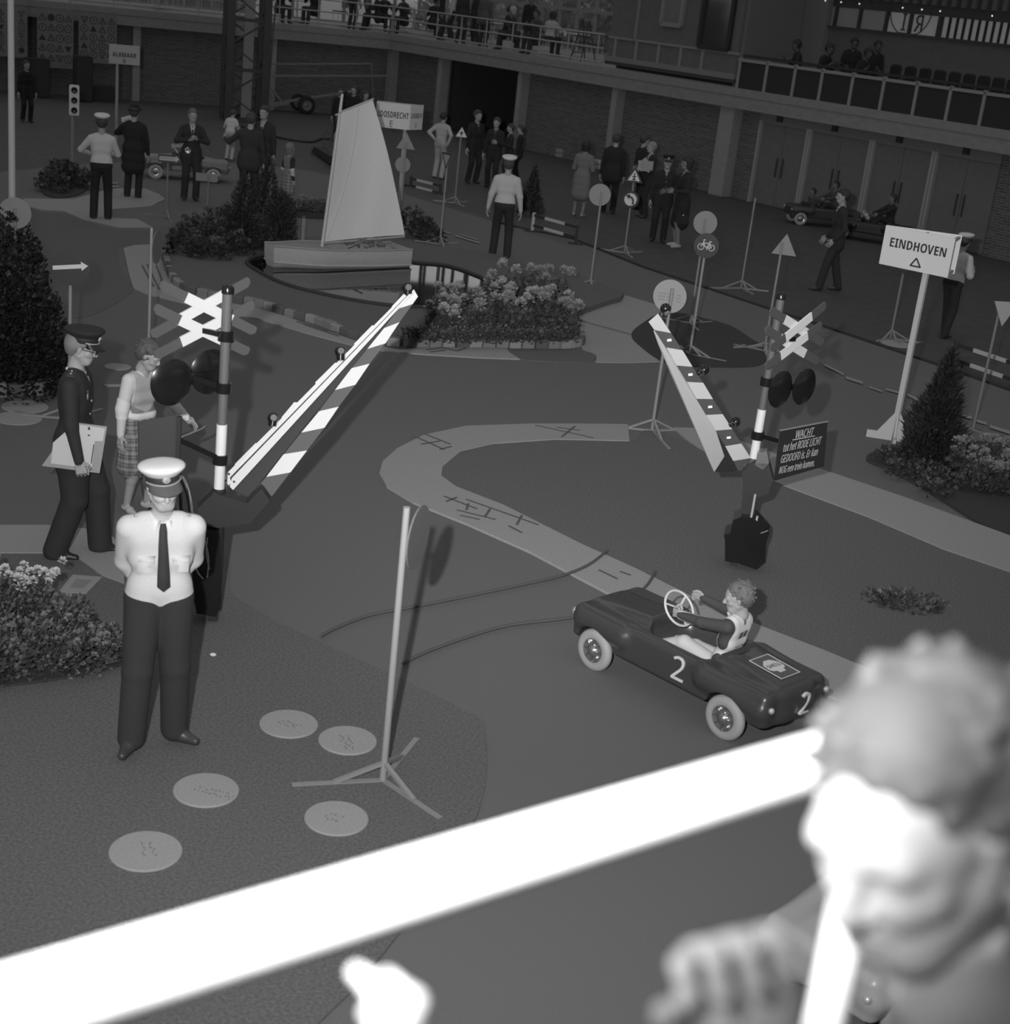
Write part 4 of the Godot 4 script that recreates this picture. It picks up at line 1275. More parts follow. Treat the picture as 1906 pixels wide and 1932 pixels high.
func barrier(L: bool, g: Vector3, white: Material, red: Material, black: Material):
	var t := thing("crossing_barrier", "raised striped barrier arm pointing to the pond's flower bed" if L else "raised striped barrier arm with small white reflectors by the warning board", "barrier", g)
	# depth along the arm: pitch of the stripes is even, so the arm leans away (left) or towards (right) as it rises
	var P: Callable
	if L: P = func(x: float, y: float, dz: float): return U(400 + x / 3.512, 400 + y / 3.512, 10.62 * (1 + 0.0000515 * (1880 - y)) + dz) - g
	else: P = func(x: float, y: float, dz: float): return U(1150 + x / 4.055, 480 + y / 4.055, 12.62 * (1 - 0.0001 * (1600 - y)) + dz) - g
	var plate := func(called: String, q: Array, m: Material, dz: float, th: float):
		var mb := MB.new()
		var A := []
		for i in range(0, q.size(), 2): A.append(P.call(float(q[i]), float(q[i + 1]), dz))
		var n: Vector3 = -cf * th
		for i in range(1, A.size() - 1):
			mb.tri(A[0] - n, A[i] - n, A[i + 1] - n)
			mb.tri(A[0], A[i + 1], A[i])
		for i in A.size():
			var j := (i + 1) % A.size()
			mb.quad(A[i], A[j], A[j] - n, A[i] - n)
		obj(called, mb, m, t)
	if L:
		var lo := [[240, 1890, 400, 1880], [360, 1755, 520, 1725], [475, 1605, 630, 1580], [592, 1462, 745, 1430], [710, 1320, 840, 1290], [815, 1180, 950, 1145], [925, 1035, 1045, 1005], [1030, 907, 1150, 870], [1140, 770, 1243, 730], [1232, 642, 1330, 610], [1338, 512, 1365, 560]]
		for i in lo.size() - 1:
			var a: Array = lo[i]
			var b: Array = lo[i + 1]
			plate.call("stripe_panel", [a[0], a[1], b[0], b[1], b[2], b[3], a[2], a[3]], white if i % 2 else red, 0.0, 0.012)
		plate.call("inner_shade_plate", [140, 1842, 1232, 642, 1300, 560, 1232, 645, 240, 1890], gm(0.05), 0.06, 0.01)  # dark plate painted as the shadow inside the hollow arm
		# white lattice board in two strips with a groove between
		plate.call("white_board", [65, 1765, 1275, 548, 1290, 556, 118, 1760, 128, 1790, 112, 1812], white, -0.03, 0.014)
		plate.call("white_board", [132, 1762, 1296, 560, 1330, 520, 1345, 530, 1232, 644, 140, 1842, 118, 1820], white, -0.024, 0.014)
		for q in [[150, 1672, 290, 1530, 302, 1540, 165, 1690], [460, 1362, 545, 1260, 570, 1262, 480, 1380], [683, 1130, 815, 1000, 855, 990, 700, 1150], [940, 875, 1062, 750, 1085, 755, 960, 890], [1190, 628, 1272, 542, 1285, 552, 1205, 640]]:
			plate.call("lath", q, white, -0.045, 0.014)
		for q in [[112, 1736], [90, 1780], [146, 1787]]:
			obj("bolt", MB.new().ball(P.call(float(q[0]), float(q[1]), -0.06), Vector3.ONE * 0.009, 8), gm(0.05, 0.4), t)
		for q in [[405, 1365, 400, 1420], [850, 925, 855, 985], [1295, 500, 1300, 545]]:
			barrier_lamp(t, P.call(q[0], q[1], -0.08), P.call(q[2], q[3], -0.05), black)
	else:
		var lo := [[300, 515, 372, 452], [345, 578, 472, 602], [435, 712, 560, 733], [515, 850, 637, 860], [593, 975, 718, 982], [667, 1105, 793, 1107], [740, 1228, 867, 1222], [815, 1348, 940, 1337], [887, 1467, 1010, 1447], [948, 1580, 1082, 1558], [985, 1655, 1105, 1640]]
		for i in lo.size() - 1:
			var a: Array = lo[i]
			var b: Array = lo[i + 1]
			plate.call("stripe_panel", [a[0], a[1], b[0], b[1], b[2], b[3], a[2], a[3]], red if i % 2 else white, 0.0, 0.012)
		plate.call("white_board", [338, 585, 345, 578, 515, 850, 667, 1105, 815, 1348, 880, 1545, 803, 1665, 780, 1620, 560, 1120, 375, 690], gm(0.55, 0.5), 0.05, 0.012)
		plate.call("inner_shade_plate", [815, 1348, 887, 1467, 985, 1655, 965, 1660, 803, 1665, 880, 1545], gm(0.03), 0.06, 0.012)  # dark plate standing for shade in the open end of the arm
		for q in [[458, 657], [620, 920], [771, 1167], [913, 1402], [1048, 1621]]:
			obj("reflector", MB.new().box(P.call(float(q[0]), float(q[1]), -0.008), Vector3(0.034, 0.018, 0.012), Basis(cr, cu, -cf).rotated(cf, -0.12)), gm(0.9, 0.3), t)
		for q in [[430, 415, 420, 460], [725, 882, 690, 905], [968, 1280, 935, 1300]]:
			barrier_lamp(t, P.call(q[0], q[1], -0.05), P.call(q[2], q[3], 0.0), black)

func barrier_lamp(t: Node3D, c: Vector3, foot: Vector3, black: Material):
	var up := (c - foot).normalized()
	var o := obj("barrier_lamp", MB.new().ball(c, Vector3.ONE * 0.042, 16).cyl(foot, c - up * 0.02, 0.03, 0.034, 14), black, t)
	var side := -cf.slide(up).normalized()
	obj("lens", MB.new().cyl(c, c + side * 0.045 + cr * 0.012, 0.028, 0.024, 14), gm(0.2, 0.15, 0.4), o)

# ---------- pedal cars, boat, bicycle
var car_mesh: ArrayMesh
func car_shapes() -> Array:
	var s := [rbx(Vector3(0, 0.305, -0.035), Vector3(0.335, 0.135, 0.87), 0.055, 0, 0.04)]
	s.append(rbx(Vector3(0, 0.35, -0.62), Vector3(0.2, 0.1, 0.3), 0.06, 0, 0.05, 0, Basis(Vector3.RIGHT, -0.13)))
	s.append(rbx(Vector3(0, 0.375, 0.47), Vector3(0.19, 0.1, 0.36), 0.07, 0, 0.03, 0, Basis(Vector3.RIGHT, 0.1)))
	s.append(cap(Vector3(-0.1, 0.36, 0.26), Vector3(-0.05, 0.33, 0.7), 0.12, 0.1, 0, 0.05))
	s.append(cap(Vector3(0.1, 0.36, 0.26), Vector3(0.05, 0.33, 0.7), 0.12, 0.1, 0, 0.05))
	s.append(cap(Vector3(-0.13, 0.36, -0.36), Vector3(-0.1, 0.27, -0.84), 0.13, 0.10, 0, 0.05))
	s.append(cap(Vector3(0.13, 0.36, -0.36), Vector3(0.1, 0.27, -0.84), 0.13, 0.10, 0, 0.05))
	for x in [-0.29, 0.29]:
		s.append(cap(Vector3(x, 0.35, 0.36), Vector3(x, 0.35, 0.74), 0.095, 0.09, 0, 0.035))
		s.append(cap(Vector3(x, 0.36, -0.38), Vector3(x, 0.31, -0.84), 0.095, 0.075, 0, 0.035))
	s.append(rbx(Vector3(0, 0.56, -0.08), Vector3(0.235, 0.26, 0.33), 0.13, 0, 0.02, 1))
	for z in [0.595, -0.595]:
		for x in [-0.35, 0.35]:
			s.append(cap(Vector3(x - 0.12, 0.155, z), Vector3(x + 0.12, 0.155, z), 0.178, 0.178, 0, 0.012, Vector3.ONE, 1))
	s.append(rbx(Vector3(0, 0.04, 0), Vector3(1, 0.155, 2), 0.005, 0, 0.02, 1))
	return s
func pedal_car(label: String, at: Vector3, yaw: float, paint: Material, number: String, ink: Material, full := true, group := "", k := 1.0) -> Node3D:
	var t := thing("pedal_car", label, "toy car", at, yaw, group)
	t.scale = Vector3.ONE * k
	if car_mesh == null: car_mesh = mesh_of(sculpt(car_shapes(), 0.016))
	obj("body", car_mesh, paint, t)
	for z in [0.595, -0.595]:
		for sx in [-1.0, 1.0]:
			var T := Transform3D(Basis(Vector3(0, 0, 1), -PI / 2 * sx), Vector3(0.315 * sx, 0.155, z))
			var w := obj("wheel", MB.new().lathe([Vector2(0.09, 0.028), Vector2(0.115, 0.034), Vector2(0.14, 0.03), Vector2(0.155, 0.012), Vector2(0.155, -0.012), Vector2(0.14, -0.03), Vector2(0.09, -0.03)], T, 32), gm(0.34, 0.7), t)
			var hub := MB.new().lathe([Vector2(0.0, 0.05), Vector2(0.02, 0.048), Vector2(0.032, 0.035), Vector2(0.045, 0.018), Vector2(0.075, 0.014), Vector2(0.092, 0.028), Vector2(0.098, 0.03)], T, 28)
			obj("hub_cap", hub, gm(0.4, 0.25, 0.8), w)
			if full:
				var sp := MB.new()
				for i in 8:
					var a := TAU * i / 8
					sp.bar(T * Vector3(cos(a) * 0.035, 0.026, sin(a) * 0.035), T * Vector3(cos(a) * 0.085, 0.022, sin(a) * 0.085), 0.012, 0.01)
				obj("spokes", sp, gm(0.3, 0.3, 0.8), w)
		obj("axle", MB.new().cyl(Vector3(-0.3, 0.155, z), Vector3(0.3, 0.155, z), 0.012), gm(0.05), t)
	var sw := MB.new()
	var ST := Transform3D(Basis(Vector3.RIGHT, deg_to_rad(-50)), Vector3(-0.02, 0.57, 0.17))
	var ring := []
	for i in 28: ring.append(ST * Vector3(cos(TAU * i / 28) * 0.13, 0, sin(TAU * i / 28) * 0.13))
	sw.tube(ring, 0.009, 8, true)
	for a in [0.5, 2.6, 4.7]: sw.bar(ST * Vector3.ZERO, ST * Vector3(cos(a) * 0.13, 0, sin(a) * 0.13), 0.014, 0.01)
	sw.ball(ST * Vector3(0, 0.004, 0), Vector3(0.03, 0.02, 0.03), 12, ST.basis)
	obj("steering_wheel", sw, gm(0.62, 0.4), t)
	obj("steering_column", MB.new().cyl(ST * Vector3(0, 0, 0), Vector3(-0.02, 0.36, 0.42), 0.012), gm(0.05), t)
	obj("seat", MB.new().cbox(Vector3(0, 0.25, -0.22), Vector3(0.4, 0.06, 0.3), 0.02).cbox(Vector3(0, 0.38, -0.385), Vector3(0.38, 0.22, 0.05), 0.015, Basis(Vector3.RIGHT, -0.2)), gm(0.04, 0.6), t)
	for x in [-0.3, 0.3]:
		obj("tail_lamp", MB.new().ball(Vector3(x, 0.345, -0.925), Vector3(0.022, 0.022, 0.02), 14), gm(0.5, 0.12, 0.3), t)
		obj("head_lamp", MB.new().ball(Vector3(x * 0.98, 0.36, 0.845), Vector3(0.03, 0.03, 0.022), 14), gm(0.5, 0.12, 0.6), t)
	if full:
		letters("number", number, Transform3D(Basis(Vector3(0, 0, -1), Vector3(0, 1, 0), Vector3(1, 0, 0)), Vector3(0.338, 0.335, -0.175)), 0.17, ink, t, 0.01, "Droid Sans", 1.0)
		letters("number", number, Transform3D(Basis(Vector3(-1, 0, 0), Vector3(0, 1, 0), Vector3(0, 0, -1)), Vector3(-0.06, 0.31, -0.928)), 0.15, ink, t, 0.03, "Droid Sans", 1.0)
		# square badge with a fluted fan on the tail deck
		var y := Vector3(0, 0.07, 0.997).normalized()
		var T := Transform3D(Basis(Vector3(-1, 0, 0), y, Vector3(-1, 0, 0).cross(y)), Vector3(-0.05, 0.461, -0.66))
		var e := obj("badge", MB.new().box(T * Vector3.ZERO, Vector3(0.2, 0.27, 0.004), T.basis), gm(0.09, 0.5), t)
		var fr := MB.new()
		for q in [[-0.1, 0, 0.005, 0.27], [0.1, 0, 0.005, 0.27], [0, 0.135, 0.205, 0.005], [0, -0.135, 0.205, 0.005]]: fr.box(T * Vector3(q[0], q[1], 0.003), Vector3(q[2], q[3], 0.004), T.basis)
		obj("badge_border", fr, ink, e)
		obj("fan_emblem", MB.new().prism(fan_shape(0.078), T * Transform3D(Basis.IDENTITY, Vector3(0, 0, 0.003)), 0.003), ink, e)
		letters("lettering", "SHELL", T * Transform3D(Basis.IDENTITY, Vector3(0, 0.008, 0.007)), 0.035, gm(0.05), e, 0.002, "Droid Sans", 1.0)
	return t
func fan_shape(r: float) -> PackedVector2Array:
	var p := PackedVector2Array()
	p.append(Vector2(0.36 * r, -0.95 * r))
	p.append(Vector2(0.42 * r, -0.6 * r))
	p.append(Vector2(0.7 * r, -0.55 * r))
	for i in 57:
		var a := lerpf(-0.45, PI + 0.45, i / 56.0)
		p.append(Vector2(cos(a), sin(a)) * r * (0.93 + 0.07 * absf(sin(a * 4.0 + 0.4))) + Vector2(0, 0.05 * r))
	p.append(Vector2(-0.7 * r, -0.55 * r))
	p.append(Vector2(-0.42 * r, -0.6 * r))
	p.append(Vector2(-0.36 * r, -0.95 * r))
	return p

func sailboat():
	var wl := 0.1
	var a := G(527, 512, wl)
	var b := G(778, 506, wl)
	var d := (b - a).normalized()
	var back := d.cross(Vector3.UP)
	if back.dot(eye - a) > 0: back = -back
	var L := a.distance_to(b)
	var g := (a + b) * 0.5 + back * 0.36
	g.y = wl
	var yaw := rad_to_deg(atan2(-d.z, d.x))
	var t := thing("sailing_dinghy", "white sailing dinghy with a tall gaff sail floating on the pond", "boat", g, yaw)
	var hullm := noisy("hull_paint", 0.36, 0.44, 0.03, 1.0)
	# local: x along the boat, bow at -x, z towards the camera
	var hull := MB.new()
	hull.st.set_smooth_group(0)
	var st := []
	for i in 13:
		var u := i / 12.0
		var x := lerpf(-L / 2, L / 2, u)
		var bm := lerpf(0.16, 0.38, smoothstep(0.0, 0.35, u)) - 0.05 * smoothstep(0.7, 1.0, u)
		var rise := 0.05 * pow(1 - u, 2)
		st.append([Vector3(x + 0.05 * (1 - u), -0.06 + 0.10 * pow(absf(1 - u), 3), 0), Vector3(x + 0.03 * (1 - u), -0.04 + rise, bm * 0.7), Vector3(x + 0.01, 0.06 + rise, bm * 0.93), Vector3(x, 0.2 + rise, bm), Vector3(x, 0.3 + rise, bm * 0.99)])
	for i in 12:
		for j in 4:
			for sz in [1, -1]:
				var f := Vector3(1, 1, sz)
				hull.quad(st[i][j] * f, st[i][j + 1] * f, st[i + 1][j + 1] * f, st[i + 1][j] * f)
	hull.st.set_smooth_group(-1)
	for i in [0, 12]:
		for j in 4: hull.quad(st[i][j], st[i][j + 1], st[i][j + 1] * Vector3(1, 1, -1), st[i][j] * Vector3(1, 1, -1))
	obj("hull", hull, hullm, t)
	var deck := MB.new()
	for i in 12:
		var c0: Vector3 = st[i][4] - Vector3(0, 0.012, 0)
		var c1: Vector3 = st[i + 1][4] - Vector3(0, 0.012, 0)
		var inn := 0.0 if i < 5 or i > 10 else 0.6
		for sz in [1, -1]:
			var f := Vector3(1, 1, sz)
			deck.quad(c0 * f, c1 * f, c1 * Vector3(1, 1, sz * inn), c0 * Vector3(1, 1, sz * inn))
	obj("deck", deck, noisy("deck_wood", 0.26, 0.34, 0.05, 2.0), t)
	obj("cockpit", MB.new().box(Vector3(L * 0.17, 0.12, 0), Vector3(L * 0.5, 0.02, 0.5)), gm(0.06), t)
	for sz in [1, -1]:
		var rub := []
		var gun := []
		for i in 13:
			rub.append((st[i][2] + Vector3(0, -0.01, 0.008)) * Vector3(1, 1, sz))
			gun.append(st[i][4] * Vector3(1, 1, sz))
		obj("rubbing_strake", MB.new().tube(rub, 0.018, 8), gm(0.4), t)
		obj("gunwale", MB.new().tube(gun, 0.016, 8), gm(0.3), t)
	var heap := MB.new()
	for i in 26:
		var p := Vector3(L * 0.2 + rng.randf_range(-0.32, 0.3), 0.3 + rng.randf_range(0, 0.09), rng.randf_range(-0.15, 0.15))
		heap.bar(p, p + Vector3(rng.randf_range(-0.2, 0.2), rng.randf_range(0, 0.08), rng.randf_range(-0.1, 0.1)), 0.03, 0.03)
	obj("stowed_gear", heap, gm(0.16), t)
	var oar := MB.new().cyl(Vector3(L * 0.05, 0.3, 0.1), Vector3(L * 0.3, 0.46, -0.05), 0.013)
	obj("oar", oar, gm(0.3), t)
	# rig, on the plane of the boat's centre line
	var P := func(x, y): return t.transform.affine_inverse() * W(x, y, g, yaw)
	var mb: Vector3 = P.call(607.0, 478.0)
	mb.y = 0.28
	var mt: Vector3 = P.call(646.0, 177.0)
	obj("mast", MB.new().cyl(mb, mt, 0.03, 0.022, 12), gm(0.5, 0.5), t)
	var thr: Vector3 = P.call(641.0, 212.0)
	var peak: Vector3 = P.call(700.0, 187.0)
	var tack: Vector3 = P.call(610.0, 455.0)
	var clew: Vector3 = P.call(760.0, 442.0)
	var sail := MB.new()
	sail.st.set_smooth_group(0)
	var n := 14
	var grid := []
	for j in n + 1:
		var row := []
		for i in n + 1:
			var u := i / float(n)
			var v := j / float(n)
			var p := tack.lerp(clew, u).lerp(thr.lerp(peak, u), v)
			p.z += -0.10 * sin(PI * u) * sin(PI * (0.15 + 0.8 * v)) + 0.012 * sin((u * 1.6 - v) * 9.0) * u * (1 - v) + 0.05
			p.x += 0.05 * sin(PI * v) * u
			row.append(p)
		grid.append(row)
	for j in n:
		for i in n: sail.quad(grid[j][i], grid[j][i + 1], grid[j + 1][i + 1], grid[j + 1][i])
	obj("sail", sail, noisy("sailcloth", 0.64, 0.72, 0.05, 1.2, 0.3), t)
	obj("boom", MB.new().cyl(tack + Vector3(-0.02, -0.03, 0.03), clew + Vector3(0.02, -0.03, 0.03), 0.016), gm(0.35), t)
	obj("gaff", MB.new().cyl(thr + Vector3(-0.03, 0, 0.04), peak + Vector3(0.02, 0.01, 0.04), 0.014), gm(0.4), t)
	var seam := MB.new()
	var on := func(u: float, v: float):
		var gi := clampi(int(u * n), 0, n - 1)
		var gj := clampi(int(v * n), 0, n - 1)
		var fu := u * n - gi
		var fv := v * n - gj
		return grid[gj][gi].lerp(grid[gj][gi + 1], fu).lerp(grid[gj + 1][gi].lerp(grid[gj + 1][gi + 1], fu), fv) + Vector3(0, 0, 0.008)
	for j in 12: seam.bar(on.call(0.02 + 0.045 * j, 0.02 + 0.08 * j), on.call(0.02 + 0.045 * (j + 1), 0.02 + 0.08 * (j + 1)), 0.01, 0.006)
	obj("sail_seam", seam, gm(0.5), t)

func bicycle(label: String, at: Vector3, yaw: float):
	var t := thing("bicycle", label, "bicycle", at, yaw)
	var dark := gm(0.03, 0.4)
	var chrome := gm(0.7, 0.15, 1.0)
	for z in [0.5, -0.5]:
		var ring := []
		for i in 36: ring.append(Vector3(0, 0.3 + sin(TAU * i / 36) * 0.285, z + cos(TAU * i / 36) * 0.285))
		var w := obj("wheel", MB.new().tube(ring, 0.017, 8, true), gm(0.05, 0.8), t)
		var sp := MB.new()
		for i in 18: sp.cyl(Vector3(0, 0.3, z), Vector3(0, 0.3 + sin(TAU * i / 18) * 0.28, z + cos(TAU * i / 18) * 0.28), 0.0015, -1, 4)
		obj("spokes", sp, chrome, w)
		var fen := []
		for i in 14: fen.append(Vector3(0, 0.3 + sin(lerpf(0.2, 2.9, i / 13.0)) * 0.325, z + cos(lerpf(0.2, 2.9, i / 13.0)) * 0.325))
		obj("mudguard", MB.new().tube(fen, 0.016, 6), chrome, t)
	var f := MB.new()
	for q in [[0, 0.3, -0.5, 0, 0.28, -0.08], [0, 0.28, -0.08, 0, 0.72, -0.2], [0, 0.3, -0.5, 0, 0.62, -0.18], [0, 0.28, -0.08, 0, 0.66, 0.36], [0, 0.42, -0.12, 0, 0.74, 0.35], [0, 0.86, 0.33, 0, 0.3, 0.5]]:
		f.cyl(Vector3(q[0], q[1], q[2]), Vector3(q[3], q[4], q[5]), 0.015)
	obj("frame", f, dark, t)
	obj("handlebar", MB.new().tube([Vector3(-0.27, 0.93, 0.15), Vector3(-0.2, 0.95, 0.28), Vector3(0, 0.9, 0.34), Vector3(0.2, 0.95, 0.28), Vector3(0.27, 0.93, 0.15)], 0.011, 8), chrome, t)
	obj("saddle", MB.new().ball(Vector3(0, 0.76, -0.24), Vector3(0.09, 0.035, 0.13)), gm(0.08, 0.5), t)
	obj("carrier", MB.new().box(Vector3(0, 0.64, -0.5), Vector3(0.12, 0.015, 0.34)), chrome, t)
	obj("crank", MB.new().bar(Vector3(0.06, 0.28, -0.08), Vector3(0.08, 0.14, 0.02), 0.015, 0.02).bar(Vector3(0.05, 0.13, 0.02), Vector3(0.15, 0.13, 0.02), 0.05, 0.02).bar(Vector3(-0.06, 0.28, -0.08), Vector3(-0.08, 0.42, -0.18), 0.015, 0.02).bar(Vector3(-0.05, 0.43, -0.18), Vector3(-0.15, 0.43, -0.18), 0.05, 0.02), dark, t)

# ---------- road signs, boards and other furniture
# plate on a stand: local centre c, yaw, outline; face and back materials
func sign_plate(t: Node3D, called: String, poly: PackedVector2Array, c: Vector3, yaw: float, face: Material, back: Material, border := 0.0, rim: Material = null) -> MeshInstance3D:
	var T := plane(yaw, c)
	var o := obj(called, MB.new().prism(poly, T * Transform3D(Basis.IDENTITY, Vector3(0, 0, -0.004)), 0.008), back, t)
	var q := PackedVector2Array()
	for p in poly: q.append(p * (1.0 - border))
	if border > 0.0:
		obj("border", MB.new().prism(poly, T * Transform3D(Basis.IDENTITY, Vector3(0, 0, 0.004)), 0.001), rim, o)
	obj("face", MB.new().prism(q, T * Transform3D(Basis.IDENTITY, Vector3(0, 0, 0.0045)), 0.0015), face, o)
	return o
func tri_up(r: float) -> PackedVector2Array:
	return PackedVector2Array([Vector2(0, r), Vector2(-r * 0.87, -r * 0.5), Vector2(r * 0.87, -r * 0.5)])
func tri_down(r: float) -> PackedVector2Array:
	return PackedVector2Array([Vector2(0, -r), Vector2(r * 0.87, r * 0.5), Vector2(-r * 0.87, r * 0.5)])
func sign_stand(label: String, g: Vector3, top: float, pole: Material, leg_yaw := 20.0, group := "", L := 0.48) -> Node3D:
	var t := thing("sign_stand", label, "road sign", g, 0.0, group)
	obj("pole", MB.new().cyl(Vector3(0, 0.01, 0), Vector3(0, top, 0), 0.017, -1, 10), pole, t)
	if leg_yaw > -900: tripod(t, legs3(g, leg_yaw, L), pole)
	return t
func toward(t: Node3D, x: float, y: float, off := 0.0) -> Vector3:   # local point above the pole base seen at this pixel
	var yaw := facing(t.position)
	return W(x, y, t.position, yaw) - t.position + Vector3(sin(deg_to_rad(yaw)), 0, cos(deg_to_rad(yaw))) * off
func strokes(m: MB, T: Transform3D, segs: Array, w: float) -> MB:
	for s in segs:
		var a := T * Vector3(s[0], s[1], 0)
		var b := T * Vector3(s[2], s[3], 0)
		m.bar(a, b, w, 0.003, T.basis.z)
	return m

func signs():
	var pole := gm(0.26, 0.5)
	var backm := gm(0.26, 0.6)
	var white := gm(0.66, 0.5)
	var dark := gm(0.05, 0.6)
	var ink := gm(0.025, 0.6)
	var disc := ngon(0.178)
	# round sign seen almost edge on, on its tripod
	var g := G(722, 1478)
	var t := thing("sign_stand", "round road sign seen almost edge-on beside the flat discs, on a three-legged stand", "road sign", g)
	obj("pole", MB.new().cyl(Vector3(0, 0.01, 0), Vector3(0, HT(g, 957), 0), 0.021, 0.02, 14), gm(0.3, 0.5), t)
	tripod(t, [G(550, 1487), G(830, 1550), G(786, 1399)], gm(0.26, 0.5), 0.14)
	var c := toward(t, 776, 1016)
	c += Vector3(0.035, 0, -0.03)
	sign_plate(t, "sign_plate", ngon(0.185), c, 76.0, gm(0.13), gm(0.14))
	obj("plate_clip", MB.new().bar(Vector3(0, c.y, 0), c, 0.02, 0.03), pole, t)
	# arrow disc
	g = G(133, 466, 1.74) * Vector3(1, 0, 1)
	t = sign_stand("dark round sign with a white arrow, in front of the dark shrubs", g, 1.6, gm(0.3, 0.5), 35.0)
	var fy := facing(g)
	c = toward(t, 133, 502, 0.03)
	var o := sign_plate(t, "sign_plate", ngon(0.182), c, fy, gm(0.035, 0.6), dark)
	obj("arrow", MB.new().prism(PackedVector2Array([Vector2(-0.165, -0.02), Vector2(0.1, -0.02), Vector2(0.1, -0.045), Vector2(0.165, 0.0), Vector2(0.1, 0.045), Vector2(0.1, 0.02), Vector2(-0.165, 0.02)]), plane(fy, c) * Transform3D(Basis(Vector3(0, 0, 1), deg_to_rad(6)), Vector3(0, 0, 0.007)), 0.002), white, o)
	# edge-on sign by the pavement
	g = G(286, 430, 1.74) * Vector3(1, 0, 1)
	t = sign_stand("round sign turned edge-on by the pale pavement behind the double cross", g, 1.74, gm(0.3, 0.5), 60.0)
	sign_plate(t, "sign_plate", disc, Vector3(0.06, 1.54, -0.02), fy + 70.0, gm(0.13), gm(0.14))
	# round signs seen from behind
	for q in [[28, 374, 1.74, 28, 403, "pale round sign back beside the white flagpole"], [1132, 348, 1.74, 1132, 368, "pale round sign back on the lawn beside the flowering shrubs"], [1331, 399, 1.78, 1331, 421, "pale round sign back just above the bicycle sign"]]:
		g = G(q[0], q[1], q[2]) * Vector3(1, 0, 1)
		if q[0] == 1132: g = G(1113, 545)
		if q[0] == 1331: g = G(1302, 612)
		fy = facing(g)
		t = sign_stand(q[5], g, HT(g, q[4]) + 0.06, pole, 10.0)
		o = sign_plate(t, "sign_plate", disc, toward(t, q[3], q[4], -0.03), fy, backm, backm)
	# round back with lettering
	g = G(1230, 815)
	fy = facing(g)
	t = thing("sign_stand", "pale round sign back with faint lettering behind the reflector barrier arm", "road sign", g)
	obj("pole", MB.new().cyl(Vector3(0, 0.01, 0), Vector3(0, HT(g, 545), 0), 0.019, -1, 12), pole, t)
	tripod(t, [G(1150, 806), G(1300, 812), G(1262, 850)], pole)
	c = toward(t, 1264, 560, -0.03)
	o = sign_plate(t, "sign_plate", ngon(0.185), c, fy - 8.0, gm(0.33), backm)
	for q in [["VOOR ALLE BORDEN", 0.0, 0.015], ["RIJDEN LANGZAAM", -0.02, -0.02], ["VERKEERSTUIN HAL", -0.06, -0.05]]:
		pass
	var faint := MB.new()
	for row in 3:
		for k in 13:
			if k in [4, 9]: continue
			faint.box(plane(fy - 8.0, c) * Vector3(-0.12 + k * 0.02, 0.02 - row * 0.034 + 0.003 * (k % 3), 0.007), Vector3(0.011, 0.012 if k % 2 else 0.008, 0.001), plane(fy - 8.0).basis)
	obj("faint_lettering", faint, gm(0.17), o)
	# pedestrian triangle and bent arrow disc
	g = G(1178, 478)
	fy = facing(g)
	t = sign_stand("stand with a white pedestrian triangle above a white bent-arrow disc", g, HT(g, 322), pole, 15.0, "", 0.5)
	c = toward(t, 1197, 334, 0.03)
	o = sign_plate(t, "triangle_plate", tri_up(0.2), c, fy, white, backm, 0.32, gm(0.06))
	var T := plane(fy, c + Vector3(0, 0, 0.008))
	obj("walking_figure", strokes(MB.new(), T, [[0, -0.055, 0, 0.045], [-0.04, 0.01, 0.04, 0.015], [0, -0.015, -0.03, -0.06], [0, -0.015, 0.025, -0.06]], 0.02).ball(T * Vector3(0, 0.06, 0), Vector3(0.015, 0.018, 0.004), 10), ink, o)
	c = toward(t, 1190, 376, 0.03)
	o = sign_plate(t, "disc_plate", ngon(0.165), c, fy, white, backm, 0.28, gm(0.06))
	T = plane(fy, c + Vector3(0, 0, 0.008))
	obj("bent_arrow", strokes(MB.new(), T, [[0.05, -0.09, 0.055, -0.03], [0.055, -0.03, 0.03, 0.03], [0.03, 0.03, -0.03, 0.055]], 0.035).prism(PackedVector2Array([Vector2(-0.02, 0.1), Vector2(-0.1, 0.07), Vector2(-0.03, 0.0)]), T, 0.003), ink, o)
	# bicycle disc
	g = G(1301, 671)
	fy = facing(g)
	t = thing("sign_stand", "dark round sign with a white bicycle, on the dark lawn island", "road sign", g)
	obj("pole", MB.new().cyl(Vector3(0, 0.01, 0), Vector3(0, HT(g, 470), 0), 0.018, -1, 12), gm(0.3, 0.5), t)
	tripod(t, [G(1370, 684), G(1283, 655), G(1340, 678)], pole)
	c = toward(t, 1333, 463, 0.03)
	o = sign_plate(t, "sign_plate", ngon(0.17), c, fy, gm(0.02, 0.5), dark)
	T = plane(fy, c + Vector3(0, 0, 0.008)) * Transform3D(Basis(Vector3(0, 0, 1), deg_to_rad(0)), Vector3.ZERO)
	var bi := MB.new()
	for x in [-0.072, 0.072]:
		var ring := []
		for i in 24: ring.append(T * Vector3(x + cos(TAU * i / 24) * 0.04, -0.02 + sin(TAU * i / 24) * 0.04, 0))
		bi.tube(ring, 0.006, 6, true)
	strokes(bi, T, [[-0.072, -0.02, -0.04, 0.045], [-0.04, 0.045, -0.045, 0.075], [-0.045, 0.075, -0.02, 0.08], [-0.045, 0.035, 0.04, 0.035], [-0.045, 0.03, 0.005, -0.03], [0.005, -0.03, 0.05, 0.06], [0.005, -0.03, 0.072, -0.02], [0.04, 0.03, 0.072, -0.02], [0.03, 0.06, 0.065, 0.06], [0.005, -0.05, 0.025, -0.02]], 0.011)
	obj("bicycle_symbol", bi, white, o)
	# bare-looking stand, its plate edge on
	g = G(1398, 545)
